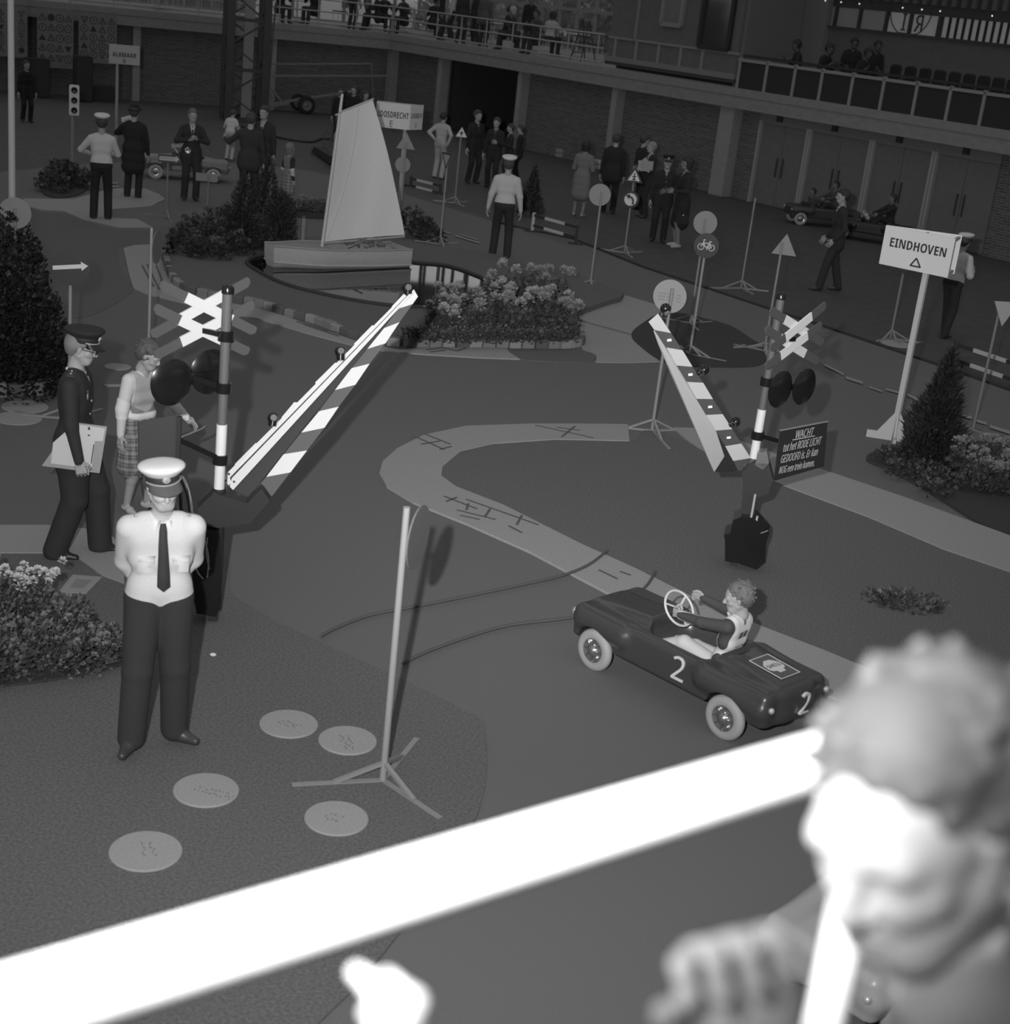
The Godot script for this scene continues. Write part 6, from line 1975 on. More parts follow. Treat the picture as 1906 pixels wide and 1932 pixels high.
# ---------- things along the far walls
func poster(label: String, corners: Array, rows: int, cols: int, sd: int):
	var a := lw(corners[0], corners[1], 0.3)
	var b := lw(corners[2], corners[3], 0.3)
	var s0 := minf(a.x, b.x)
	var s1 := maxf(a.x, b.x)
	var c := lp((s0 + s1) / 2, (a.y + b.y) / 2, 0.3)
	var w := s1 - s0
	var h := absf(a.y - b.y)
	var yaw := rad_to_deg(atan2(lwn.x, lwn.z))
	var t := thing("sign_poster", label, "poster", c, yaw, "road sign posters on the gallery front")
	obj("sheet", MB.new().box(Vector3.ZERO, Vector3(w, h, 0.03)), noisy("poster_board", 0.17, 0.21, 0.02, 0.5), t)
	var m := MB.new()
	var solid := MB.new()
	var r := RandomNumberGenerator.new()
	r.seed = sd
	var pw := w / (cols + 0.2)
	var ph := (h * 0.92) / (rows + 0.35)
	var rr := minf(pw, ph) * 0.42
	for i in rows:
		for j in cols:
			var p := Vector3(-w / 2 + pw * (j + 0.6), h / 2 - ph * (i + 0.85), 0.02)
			var k := r.randi() % 6
			var pts := []
			if k < 3:
				for q in 20: pts.append(p + Vector3(cos(TAU * q / 20), sin(TAU * q / 20), 0) * rr)
			else:
				var up := 1.0 if k < 5 else -1.0
				pts = [p + Vector3(0, rr * up, 0), p + Vector3(-rr, -rr * 0.75 * up, 0), p + Vector3(rr, -rr * 0.75 * up, 0)]
			if (i * cols + j + sd) % 7 == 3:
				var poly := PackedVector2Array()
				for q in pts: poly.append(Vector2(q.x, q.y))
				solid.prism(poly, Transform3D(Basis.IDENTITY, Vector3(0, 0, 0.018)), 0.004)
			else:
				for q in pts.size(): m.bar(pts[q], pts[(q + 1) % pts.size()], 0.006, rr * 0.2, Vector3(0, 0, 1).cross(pts[(q + 1) % pts.size()] - pts[q]).normalized())
				m.box(p, Vector3(rr * 0.25, rr * 0.8, 0.006), Basis(Vector3(0, 0, 1), r.randf_range(-0.8, 0.8)))
	tag(obj("printed_signs", m, gm(0.045), t), "", "", "", "stuff")
	tag(obj("solid_signs", solid, gm(0.04), t), "", "", "", "stuff")

func back_things():
	poster("poster of road signs hanging beside the flagpole, its edge near the corner", [-30, 8, 52, 110], 6, 4, 1)
	poster("middle poster of road signs, beside the solid half-moon signs", [70, 14, 138, 131], 5, 4, 2)
	poster("poster of road signs next to the ALKMAAR sign", [149, 22, 219, 122], 5, 4, 5)
	for q in [[48, 108, 92, 236, 1.0], [140, 104, 172, 200, 1.4], [172, 160, 214, 222, 0.8]]:
		var a := lw(q[0], q[1], q[4])
		var b := lw(q[2], q[3], q[4])
		var s0 := minf(a.x, b.x)
		var s1 := maxf(a.x, b.x)
		var p := lp((s0 + s1) / 2, 0, q[4])
		var t := thing("display_cabinet", {48: "tall dark cabinet before the first road sign poster", 140: "tall dark cabinet between two road sign posters", 172: "low dark cabinet below the ALKMAAR sign's poster"}[q[0]], "cabinet", p, rad_to_deg(atan2(lwn.x, lwn.z)))
		obj("body", MB.new().cbox(Vector3(0, a.y / 2, 0), Vector3(s1 - s0, a.y, 0.5), 0.03), gm(0.03), t)
		obj("door", MB.new().box(Vector3(0, a.y / 2, 0.26), Vector3((s1 - s0) * 0.9, a.y * 0.9, 0.03)), gm(0.035), t)
	# lattice mast
	var g := G(458, 228)
	var k := D(g) / FOCAL
	var tw := 66.0 * k
	var t := thing("lattice_mast", "dark steel lattice mast rising past the gallery behind the suited men", "mast", g, facing(g) + 8.0)
	var chord := gm(0.03, 0.5)
	for x in [-1, 1]:
		for z in [-1, 1]:
			obj("chord", MB.new().box(Vector3(x * tw / 2, 4.0, z * tw / 2), Vector3(0.22, 8.0, 0.16)), chord, t)
	for i in 11:
		var y0 := 0.1 + i * 0.72
		for f in 4:
			var B := Basis(Vector3.UP, PI / 2 * f)
			obj("lacing", MB.new().bar(B * Vector3(-tw / 2 * (1 if i % 2 else -1), y0, tw / 2), B * Vector3(tw / 2 * (1 if i % 2 else -1), y0 + 0.72, tw / 2), 0.05, 0.05), chord, t)
			if i % 2 == 0: obj("tie_bar", MB.new().bar(B * Vector3(-tw / 2, y0, tw / 2), B * Vector3(tw / 2, y0, tw / 2), 0.06, 0.1), chord, t)
	obj("core_panel", MB.new().box(Vector3(0.1, 4.0, -0.15), Vector3(0.3, 8.0, 0.1)), gm(0.3), t)
	tag(obj("mast_rope", MB.new().tube([lp(lw(486, 215).x, 0.2, 1.0), lp(lw(511, 2).x, lw(511, 2).y, 0.6)], 0.03, 6), gm(0.1)), "thin rope hanging taut from the gallery beside the lattice mast", "rope")
	# boat trailer
	g = G(573, 214)
	t = thing("boat_trailer", "long low boat trailer with a spoked wheel before the brick wall", "trailer", g, rad_to_deg(atan2(lwn.x, lwn.z)))
	var inv := t.transform.affine_inverse()
	var yw := rad_to_deg(atan2(lwn.x, lwn.z))
	var P := func(x, y): return inv * W(x, y, g, yw)
	for q in [[500, 121, 700, 120, 0.04], [494, 143, 745, 143, 0.05], [490, 200, 560, 188, 0.06], [560, 188, 640, 176, 0.06], [496, 145, 530, 190, 0.05], [500, 150, 514, 185, 0.04], [545, 195, 498, 203, 0.05]]:
		obj("frame_bar", MB.new().bar(P.call(float(q[0]), float(q[1])), P.call(float(q[2]), float(q[3])), q[4] * 1.3, q[4] * 1.3), gm(0.2), t)
	for q in [[500, 121, 498, 200], [700, 120, 706, 205]]:
		obj("upright", MB.new().bar(P.call(float(q[0]), float(q[1])), P.call(float(q[2]), float(q[3])), 0.06, 0.06), gm(0.15), t)
	for z in [0.25, -0.7]:
		var T := Transform3D(Basis(Vector3.RIGHT, PI / 2), Vector3(0, 0.3, z))
		var wh := obj("wheel", MB.new().lathe([Vector2(0.17, -0.08), Vector2(0.27, -0.09), Vector2(0.3, -0.04), Vector2(0.3, 0.04), Vector2(0.27, 0.09), Vector2(0.17, 0.08)], T, 24), gm(0.02), t)
		obj("rim", MB.new().lathe([Vector2(0.0, 0.06), Vector2(0.05, 0.06), Vector2(0.08, 0.03), Vector2(0.14, 0.03), Vector2(0.17, 0.08), Vector2(0.17, -0.08)], T, 20), gm(0.16, 0.5), wh)
	# a dark timber beam on the floor near the girl
	var ba := G(600, 283, 0.1)
	var bb := G(632, 306, 0.1)
	var bt := thing("floor_beam", "dark timber beam lying on the hall floor beside the sail", "beam", Vector3(ba.x, 0, ba.z))
	obj("timber", MB.new().bar(Vector3(0, 0.1, 0), Vector3(bb.x - ba.x, 0.1, bb.z - ba.z) * 1.8, 0.25, 0.18), gm(0.03), bt)
	obj("end_block", MB.new().box(Vector3(0, 0.06, 0), Vector3(0.3, 0.12, 0.3)), gm(0.04), bt)
	# clutter at the foot of the brick wall
	for q in [[1005, 276, 0.22, 0.5, "white paper bag leaning on the brick wall", 0.4], [1055, 296, 0.25, 0.3, "pile of pale bundles at the brick wall", 0.25], [1125, 318, 0.3, 0.2, "two white bollards' pale end at the brick wall", 0.4]]:
		var b := G(q[0], q[1])
		var c := thing("floor_bundle", q[4], "bundle", b)
		var m := sculpt([rbx(Vector3(0, 0.12, 0), Vector3(q[2] / 2, 0.14, 0.15), 0.05), cap(Vector3(0.1, 0.1, 0.05), Vector3(0.22, 0.2, 0), 0.09, 0.05)], 0.03)
		obj("bundle", mesh_of(m), gm(q[5]), c)
		obj("tie", MB.new().box(Vector3(0, 0.14, 0), Vector3(q[2] + 0.02, 0.02, 0.31)), gm(0.08), c)

# ---------- gallery: railings, lounge box, balcony, chairs
func gallery():
	var railm := gm(0.3, 0.4)
	for side in 2:
		var R := side == 0
		var s1: float = rw(1140, 100).x if R else 30.0
		var t := thing("gallery_railing", "grey tubular railing along the gallery before the window crowd" if R else "grey tubular railing along the gallery above the road sign posters", "railing", rp(0, 2.83, 0.05) if R else lp(0, 2.83, 0.05))
		var P := func(s, y): return (rp(s, 2.83 + y, 0.05) if R else lp(s, 2.83 + y, 0.05)) - t.position
		for y in [0.88, 0.5, 0.12]:
			obj("rail", MB.new().cyl(P.call(0.0, y), P.call(s1, y), 0.024, -1, 8), railm, t)
		for i in int(s1 / 1.35) + 1:
			obj("post", MB.new().cyl(P.call(minf(i * 1.35, s1), -0.05), P.call(minf(i * 1.35, s1), 0.88), 0.024, -1, 8), railm, t)
	# lounge box standing on the gallery front
	var a := rw(1146, 100).x
	var b := rw(1389, 150).x
	var boxm := noisy("lounge_panel", 0.11, 0.14, 0.02, 0.4)
	var lo := 3.02
	var wl := struct("wall_lounge", rbox(MB.new(), a, b, lo, 9.0, -0.5, -0.02), boxm, "plain panelled front of the lounge on the gallery")
	obj("shadow_gap_panel", rbox(MB.new(), a, b, 2.83, lo, -0.6, -0.4), gm(0.02), wl)  # near-black panel painting the shade in the slit below the lounge
	obj("sill_board", rbox(MB.new(), a, b, lo, lo + 0.14, -0.02, 0.1), gm(0.19), wl)
	var y0 := rw(1243, 128).y
	var y1 := rw(1243, 84).y
	for px in [1160, 1200, 1243, 1285, 1327]:
		var s := rw(px, 100).x
		obj("batten", rbox(MB.new(), s - 0.035, s + 0.035, y0, y1, -0.02, 0.03), gm(0.24), wl)
	obj("batten", rbox(MB.new(), a, b, y1, y1 + 0.06, -0.02, 0.03), gm(0.22), wl)
	obj("batten", rbox(MB.new(), a, b, y0 - 0.1, y0, -0.02, 0.06), gm(0.06), wl)
	var sb := rw(1203, 40).x
	obj("batten", rbox(MB.new(), sb - 0.035, sb + 0.035, y1, 6.5, -0.02, 0.03), gm(0.22), wl)
	for q in [[1252, 1289, 47, 0.26, 0.2], [1328, 1384, 92, 0.05, 0.03]]:
		var s0 := rw(q[0], 30).x
		var sE := rw(q[1], 30).x
		var yb := rw((q[0] + q[1]) / 2.0, q[2]).y
		var wf := MB.new()
		for k in [s0, sE]: rbox(wf, k - 0.06, k + 0.06, yb, 5.8, -0.02, 0.08)
		rbox(wf, s0, sE, yb - 0.06, yb + 0.06, -0.02, 0.08)
		rbox(wf, s0, sE, 5.7, 5.82, -0.02, 0.08)
		var w := obj("window_frame", wf, gm(0.22 if q[3] > 0.1 else 0.025, 0.5), wl)
		var gl := gm(q[3] * 0.6, 0.06)
		gl.metallic_specular = 0.9
		obj("pane", rbox(MB.new(), s0 + 0.06, sE - 0.06, yb + 0.06, 5.7, -0.02, 0.01), gl, w)
	obj("return_wall", rbox(MB.new(), b - 0.1, b + 0.1, 2.83, 9.0, -2.1, -0.02), gm(0.13), wl)
	# balcony with seats
	var bs := rw(1392, 150).x
	var be := 56.0
	var bw := struct("wall_balcony", rbox(MB.new(), bs - 0.2, be, 2.8, rw(1700, 62, -3.5).y, -3.8, -3.5), noisy("balcony_wall", 0.10, 0.13, 0.02, 0.3), "plain rear wall of the balcony with seats")
	var ys := rw(1700, 62, -3.5).y
	var yt := rw(1700, 24, -3.5).y
	var d0 := rw(1482, 80, -3.5).x
	var d1 := rw(1541, 80, -3.5).x
	obj("side_panel", rbox(MB.new(), bs - 0.2, d0, 2.8, 9.0, -3.6, -3.3), gm(0.17), bw)
	var door := struct("door_5", rbox(MB.new(), d0, d1, 2.83, yt + 0.1, -3.5, -3.42), gm(0.05, 0.4), "dark glazed door at the rear of the balcony")
	obj("door_pane", rbox(MB.new(), d0 + 0.2, d1 - 0.22, 4.0, 4.7, -3.42, -3.4), gm(0.25, 0.05), door)
	obj("door_rail", rbox(MB.new(), d0 + 0.2, d1 - 0.22, 4.36, 4.42, -3.42, -3.38), gm(0.05), door)
	obj("upper_wall", rbox(MB.new(), d0, be, yt, 9.0, -3.8, -3.5), gm(0.05), bw)
	var ribs := MB.new()
	for i in 70: rbox(ribs, d0 + i * 0.3, d0 + i * 0.3 + 0.13, yt + 0.25, 8.5, -3.5, -3.4)
	tag(obj("slats", ribs, gm(0.10), bw), "", "", "", "stuff")
	for px in [1560, 1590, 1625, 1708, 1745, 1780, 1880]:
		var s := rw(px, 15, -3.4).x
		tag(obj("bulb", MB.new().ball(rp(s, yt + 0.12, -3.3), Vector3.ONE * 0.02, 8), bulbm()), "tiny bare lit bulb in the row over the balcony's strip window", "light bulb", "bulbs over the balcony")
	# strip window: dim panes, two white panels with mirrored letters, striped banner
	var win := struct("window_5", rbox(MB.new(), d1, be, ys - 0.06, ys, -3.6, -3.4), gm(0.05), "strip window above the balcony with banners seen from behind")
	var mullm := gm(0.04)
	for px in [1541, 1576, 1622, 1673, 1719, 1774]:
		var s := rw(px, 45, -3.5).x
		obj("mullion", rbox(MB.new(), s - 0.04, s + 0.04, ys, yt, -3.58, -3.44), mullm, win)
	var dim := StandardMaterial3D.new()
	dim.resource_name = "hazy_glass"
	dim.albedo_color = Color(0.6, 0.6, 0.6)
	dim.roughness = 0.4
	dim.backlight_enabled = true
	dim.backlight = Color(0.6, 0.6, 0.6)
	var cloth := StandardMaterial3D.new()
	cloth.resource_name = "banner_cloth"
	cloth.albedo_color = Color(0.85, 0.85, 0.85)
	cloth.roughness = 0.9
	cloth.backlight_enabled = true
	cloth.backlight = Color(0.75, 0.75, 0.75)
	for q in [[1541, 1576], [1576, 1622], [1622, 1673]]:
		obj("pane", rbox(MB.new(), rw(q[0], 45, -3.5).x + 0.04, rw(q[1], 45, -3.5).x - 0.04, ys, yt, -3.53, -3.52), dim, win)
	var ink := gm(0.04)
	var yaw := rad_to_deg(atan2(rwn.x, rwn.z))
	for q in [[1676, 1717, "I", 1706, 42], [1722, 1771, "R", 1735, 45]]:
		var p := obj("banner_panel", rbox(MB.new(), rw(q[0], 45, -3.5).x, rw(q[1], 45, -3.5).x, ys, yt, -3.52, -3.51), cloth, win)
		var w := rw(q[3], q[4], -3.49)
		var T := plane(yaw, rp(w.x, w.y, -3.49))
		var L := letters("mirrored_letter", q[2], T, 0.42, ink, p, 0.01, "Droid Sans", -0.9)
	var arc := MB.new()
	var cc := rw(1720, 18, -3.48)
	for i in 24:
		var t0 := PI * i / 24 + PI
		var t1 := PI * (i + 1) / 24 + PI
		arc.bar(rp(cc.x + cos(t0) * 0.66, maxf(cc.y + sin(t0) * 0.66, ys), -3.48), rp(cc.x + cos(t1) * 0.66, maxf(cc.y + sin(t1) * 0.66, ys), -3.48), 0.02, 0.02)
	obj("ring_emblem", arc, ink, win)
	var x := 1778
	while x < 1930:
		var s := rw(x, 60, -3.5).x
		var e := rw(x + 8, 60, -3.5).x
		obj("white_stripe", rbox(MB.new(), s, e, ys, yt, -3.52, -3.51), cloth, win)
		obj("dark_stripe", rbox(MB.new(), e, rw(x + 14, 60, -3.5).x, ys, yt, -3.53, -3.51), gm(0.02), win)
		x += 14
	# parapet
	var par := struct("trim_3", rbox(MB.new(), bs, be, 2.83, 3.5, 0.02, 0.06), gm(0.022, 0.6), "dark panelled balcony parapet")
	for px in [1394, 1446, 1500, 1552, 1611, 1671, 1735, 1800, 1866, 1935]:
		var s := rw(px, 165).x
		obj("parapet_post", rbox(MB.new(), s - 0.035, s + 0.035, 2.83, 3.6, 0.03, 0.1), gm(0.26), par)
	obj("parapet_rail", rbox(MB.new(), bs, be, 3.5, 3.57, 0.0, 0.1), gm(0.26), par)
	obj("hand_rail", rbox(MB.new(), bs - 0.1, be, 3.62, 3.68, -0.12, -0.02), gm(0.03), par)
	# seat rows
	var seat: Node3D = null
	for i in 11:
		var px := 1682.0 + i * 28.4
		var s := rw(px, 150, -2.0).x
		var g := rp(s, 2.83, -2.0)
		if seat == null:
			seat = thing("theatre_seat", "empty dark folding theatre seat in the balcony row", "seat", g, yaw, "empty balcony seats")
			obj("backrest", mesh_of(sculpt([rbx(Vector3(0, 0.75, -0.1), Vector3(0.17, 0.26, 0.03), 0.03), cap(Vector3(-0.1, 1.0, -0.12), Vector3(0.1, 1.0, -0.12), 0.04, 0.04)], 0.025)), gm(0.015), seat)
			obj("seat_pan", MB.new().cbox(Vector3(0, 0.5, -0.02), Vector3(0.34, 0.4, 0.06), 0.02, Basis(Vector3.RIGHT, -0.15)), gm(0.015), seat)
			obj("pedestal", MB.new().box(Vector3(0, 0.2, -0.1), Vector3(0.06, 0.4, 0.3)), gm(0.02), seat)
		else:
			var c: Node3D = seat.duplicate()
			c.name = numbered("theatre_seat")
			add_child(c)
			c.position = g
	# chairs and tables of the gallery café
	var chair := thing("gallery_chair", "steel-framed chair with a dark seat at the gallery railing", "chair", rp(rw(640, 50, -1.0).x, 2.83, -1.0), yaw, "gallery chairs")
	obj("seat", MB.new().cbox(Vector3(0, 0.45, 0), Vector3(0.42, 0.04, 0.42), 0.012), gm(0.05), chair)
	obj("backrest", MB.new().cbox(Vector3(0, 0.72, -0.2), Vector3(0.42, 0.26, 0.03), 0.01), gm(0.16), chair)
	for xx in [-0.19, 0.19]:
		obj("leg", MB.new().cyl(Vector3(xx, 0, -0.22), Vector3(xx, 0.84, -0.2), 0.012, -1, 6), gm(0.4, 0.3, 0.6), chair)
		obj("leg", MB.new().cyl(Vector3(xx, 0, 0.2), Vector3(xx, 0.45, 0.18), 0.012, -1, 6), gm(0.4, 0.3, 0.6), chair)
	for i in 26:
		var c: Node3D = chair.duplicate()
		c.name = numbered("gallery_chair")
		add_child(c)
		var px := 760.0 + i * 26.0 if i < 15 else 120.0 + (i - 15) * 30.0
		var off := -3.7 - 0.9 * (i % 2)
		c.position = rp(rw(px, 80, off).x, 2.83, off) if i < 15 else lp(lw(px, 30, off).x, 2.83, off)
		c.rotation.y = deg_to_rad(yaw + rng.randf_range(-70, 70) + (180 if i % 2 else 0))
	var tb := thing("gallery_table", "small pale café table on the gallery", "table", rp(rw(760, 60, -2.8).x, 2.83, -2.8), yaw, "gallery tables")
	obj("table_top", MB.new().lathe([Vector2(0, 0.74), Vector2(0.4, 0.74), Vector2(0.41, 0.72), Vector2(0.4, 0.7), Vector2(0, 0.7)], Transform3D.IDENTITY, 24, true), gm(0.4), tb)
	obj("stem", MB.new().cyl(Vector3(0, 0.02, 0), Vector3(0, 0.7, 0), 0.03), gm(0.3, 0.3, 0.5), tb)
	obj("foot", MB.new().lathe([Vector2(0, 0.03), Vector2(0.22, 0.02), Vector2(0.23, 0), Vector2(0, 0)], Transform3D.IDENTITY, 20, true), gm(0.1), tb)
	for i in 7:
		var c: Node3D = tb.duplicate()
		c.name = numbered("gallery_table")
		add_child(c)
		var px: float = [690, 850, 925, 1005, 1090, 300, 560][i]
		c.position = rp(rw(px, 80, -2.8).x, 2.83, -2.8) if i < 5 else lp(lw(px, 30, -2.8).x, 2.83, -2.8)
	# a folded stepladder and music-stand clutter by the lounge
	var lg := rp(rw(1100, 90, -1.2).x, 2.83, -1.2)
	var ld := thing("stepladder", "thin dark folding stepladder on the gallery beside the lounge", "ladder", lg, yaw)
	for q in [[-0.25, 0.25], [0.25, 0.25], [-0.25, -0.35], [0.25, -0.35]]:
		obj("stile", MB.new().cyl(Vector3(q[0], 0, q[1]), Vector3(q[0] * 0.6, 1.2, 0), 0.02, -1, 6), gm(0.04), ld)
	for i in 4: obj("rung", MB.new().cyl(Vector3(-0.24 + 0.02 * i, 0.25 + 0.25 * i, 0.2 - 0.05 * i), Vector3(0.24 - 0.02 * i, 0.25 + 0.25 * i, 0.2 - 0.05 * i), 0.015, -1, 6), gm(0.04), ld)
	# buildings added to dim the low window view, and trees outside the glass
	var ob := struct("added_building", rbox(MB.new(), -30, 20, 0, 6.6, -26.0, -24.0), gm(0.3), "pale building added outside the hall windows to dim the view through them")
	for i in 9: obj("facade_course", rbox(MB.new(), -30, 20, 0.7 + i * 0.65, 0.74 + i * 0.65, -24.0, -23.9), gm(0.12), ob)
	var oc := struct("added_building", lbox(MB.new(), -2, 60, 0, 5.6, -26.0, -24.0), gm(0.08), "dark building added outside beyond the poster gallery")
	obj("roof_edge", lbox(MB.new(), -2, 60, 5.6, 5.9, -26.2, -23.8), gm(0.1), oc)
	for i in 6:
		var s: float = rw(860.0 + i * 55.0, 30, -16.0).x
		bush("street_tree", "leafy street tree outside the hall windows", "tree", rp(s, 0, -16.0 - (i % 2) * 2.0) , Vector3(5.0, 6.2, 4.0), 900, 0.42, 0.1, 0.3, "mound", "broad", "street trees outside", [], 800 + i)
var bulb_mat: StandardMaterial3D
func bulbm() -> StandardMaterial3D:
	if bulb_mat == null:
		bulb_mat = StandardMaterial3D.new()
		bulb_mat.resource_name = "bulb_glow"
		bulb_mat.emission_enabled = true
		bulb_mat.emission = Color.WHITE
		bulb_mat.emission_energy_multiplier = 0.8
	return bulb_mat

# ---------- people in the scene
func at_px(b: Array, top: float, capped := false) -> Array:
	var g := G(b[0], b[1])
	return [g, clampf(HT(g, top) - (0.05 if capped else 0.0), 0.9, 1.9)]
func who(label: String, bx: float, by: float, top: float, rel: float, sp: Dictionary, group := "") -> Node3D:
	var q := at_px([bx, by], top, sp.has("cap"))
	sp["g"] = q[0]
	if not sp.has("h"): sp["h"] = q[1]
	sp["yaw"] = facing(q[0]) + rel
	return person(label, sp, group)
# a sleeveless vest worn over the top
func vest(t: Node3D, half: float, low: float, high: float, mat: Material, called := "vest"):
	var d: Dictionary = posed[t]
	var Si: Transform3D = d.S.affine_inverse()
	var m: Dictionary = d.mesh
	var s := PackedFloat32Array()
	s.resize(m.p.size())
	var P: PackedVector3Array = m.p.duplicate()
	for i in P.size():
		var q := Si * P[i]
		s[i] = minf(minf(d.own[1][i], half - absf(q.x)), minf(q.y - low, high + absf(q.x) * 0.6 - q.y))
		P[i] = P[i] + m.n[i] * 0.009
	obj(called, mesh_of(clip({"p": P, "n": m.n, "i": m.i}, s)), mat, t)
func surf(t: Node3D, x: float, y: float, dirz := 1.0) -> Vector3:   # point of the trunk's surface, front or back
	var d: Dictionary = posed[t]
	var z := 0.24
	while z > 0.0 and not inside(d.shapes, d.S * Vector3(x, y, z * dirz)): z -= 0.004
	return d.S * Vector3(x, y, z * dirz)
func ribbon(t: Node3D, called: String, pts: Array, widths: Array, mat: Material, dirz := 1.0, th := 0.008):
	var d: Dictionary = posed[t]
	var B: Basis = d.S.basis
	var m := MB.new()
	m.st.set_smooth_group(0)
	for i in pts.size() - 1:
		var a := surf(t, pts[i].x, pts[i].y, dirz) + B.z * dirz * th
		var b := surf(t, pts[i + 1].x, pts[i + 1].y, dirz) + B.z * dirz * th
		var wa: Vector3 = B.x * widths[i] * 0.5
		var wb: Vector3 = B.x * widths[i + 1] * 0.5
		m.quad(a - wa, a + wa, b + wb, b - wb)
		var o := B.z * dirz * -th
		m.quad(a - wa + o, a - wa, b - wb, b - wb + o)
		m.quad(a + wa, a + wa + o, b + wb + o, b + wb)
	obj(called, m, mat, t)

func people():
	var skin := 0.36
	# the officer in the white shirt, hands behind his back
	var g := G(292, 1412)
	var fy := facing(g)
	var k := 1.74 / 1.75
	var inv := Transform3D(Basis(Vector3.UP, deg_to_rad(fy + 6)).scaled(Vector3.ONE * k), g).affine_inverse()
	var fl := inv * G(328, 1404)
	var fr := inv * G(246, 1424)
	var t := person("young officer in white shirt, dark tie and white cap, hands behind his back", {"g": g, "yaw": fy + 6.0, "h": 1.74, "hip": 0.995, "legk": 1.2, "lean": 5.0, "head": [8, 2, 4], "feet": [[fl.x, fl.z, 0.085, 48.0], [fr.x, fr.z, 0.085, 24.0]], "hands": [[0.07, 0.98, -0.17], [-0.07, 0.97, -0.17]], "poles": [[1, -0.1, -0.5], [-1, -0.1, -0.5]], "top": noisy("shirt_cotton", 0.56, 0.64, 0.02, 6.0, 0.8), "bottom": noisy("trouser_wool", 0.026, 0.045, 0.1, 8.0), "skin": 0.42, "cell": 0.012, "puff": 1.2, "bulk": 1.03, "hair": ["short", 0.08], "cap": ["peaked", 0.75, 0.03, 0.09, 0.35], "shoe": 0.05})
	ribbon(t, "tie", [Vector2(0, 0.50), Vector2(0.0, 0.46), Vector2(0, 0.40), Vector2(0.005, 0.3), Vector2(0.01, 0.2), Vector2(0.012, 0.12), Vector2(0.012, 0.09)], [0.03, 0.045, 0.05, 0.06, 0.07, 0.075, 0.004], gm(0.04))
	for x in [-0.09, 0.1]:
		ribbon(t, "breast_pocket", [Vector2(x, 0.30), Vector2(x, 0.27), Vector2(x, 0.2)], [0.1, 0.1, 0.1], gm(0.7), 1.0, 0.005)
		ribbon(t, "pocket_flap", [Vector2(x, 0.315), Vector2(x, 0.28)], [0.105, 0.09], gm(0.72), 1.0, 0.009)
	var S: Transform3D = posed[t].S
	for sx in [-1.0, 1.0]:
		obj("epaulette", MB.new().cbox(S * Vector3(sx * 0.14, 0.515, -0.01), Vector3(0.06, 0.012, 0.045), 0.004, S.basis * Basis(Vector3(0, 0, 1), sx * -0.32)), gm(0.02), t)
		obj("rank_bar", MB.new().box(S * Vector3(sx * 0.152, 0.513, -0.01), Vector3(0.008, 0.014, 0.046), S.basis * Basis(Vector3(0, 0, 1), sx * -0.32)), gm(0.3), t)
		ribbon(t, "collar_point", [Vector2(sx * 0.03, 0.515), Vector2(sx * 0.045, 0.46)], [0.035, 0.006], gm(0.74), 1.0, 0.012)
	# the officer in dark uniform with glasses, walking past with a board under his arm
	g = G(140, 1048)
	fy = facing(g)
	t = person("bespectacled officer in dark uniform and dark peaked cap walking with a board", {"g": g, "yaw": fy + 78.0, "h": 1.8, "style": "jacket", "vee": 0.1, "lean": 1.0, "feet": [[0.1, 0.17, 0.085, 4.0], [-0.1, -0.12, 0.085, 4.0]], "legk": 1.3, "hands": [[0.24, 0.8, 0.0], [-0.29, 0.78, 0.1]], "top": gm(0.028, 0.85), "bottom": gm(0.03, 0.85), "skin": 0.38, "cell": 0.013, "bulk": 1.15, "head": [0, 12, 0], "hair": ["short", 0.2], "cap": ["peaked", 0.02, 0.02, 0.015, 0.5], "linen": 0.7, "tie": 0.02, "grip": ["relaxed", "grip"], "shoe": 0.02})
	var hT: Transform3D = posed[t].head
	var gl := MB.new()
	for x in [-0.033, 0.033]:
		var ring := []
		for i in 16: ring.append(hT * Vector3(x + cos(TAU * i / 16) * 0.024, 0.002 + sin(TAU * i / 16) * 0.019, 0.105))
		gl.tube(ring, 0.003, 6, true)
		gl.bar(hT * Vector3(x * 1.7, 0.008, 0.103), hT * Vector3(signf(x) * 0.085, 0.012, -0.01), 0.004, 0.006)
	gl.bar(hT * Vector3(-0.01, 0.006, 0.108), hT * Vector3(0.01, 0.006, 0.108), 0.004, 0.004)
	obj("glasses", gl, gm(0.02, 0.3), t)
	S = posed[t].S
	for sx in [-1.0, 1.0]:
		obj("epaulette", MB.new().cbox(S * Vector3(sx * 0.135, 0.528, -0.01), Vector3(0.1, 0.012, 0.05), 0.004, S.basis * Basis(Vector3(0, 0, 1), sx * -0.3)), gm(0.05), t)
		obj("rank_stars", MB.new().ball(S * Vector3(sx * 0.12, 0.54, -0.01), Vector3.ONE * 0.01, 6).ball(S * Vector3(sx * 0.15, 0.53, -0.01), Vector3.ONE * 0.01, 6), gm(0.4, 0.3, 0.5), t)
	var bd := surf(t, -0.1, 0.36)
	obj("badge", MB.new().ball(bd, Vector3(0.018, 0.03, 0.008), 10).ball(bd + Vector3(0, 0.035, 0), Vector3(0.01, 0.012, 0.006), 8), gm(0.5, 0.3, 0.5), t)
	for y in [0.1, 0.2, 0.3]: obj("button", MB.new().ball(surf(t, 0.0, y), Vector3.ONE * 0.012, 8), gm(0.4, 0.3, 0.6), t)
	var gb := g + Vector3(0, 0, 0.26)
	t = thing("clipboard", "pale board with a clipped printed form carried by the dark uniformed officer", "board", gb)
	var tilt := fy + 4.0
	obj("board", pxprism(MB.new(), [137, 797, 202, 805, 188, 893, 79, 879], gb, tilt, -0.012, 0.0, gb), gm(0.36), t)
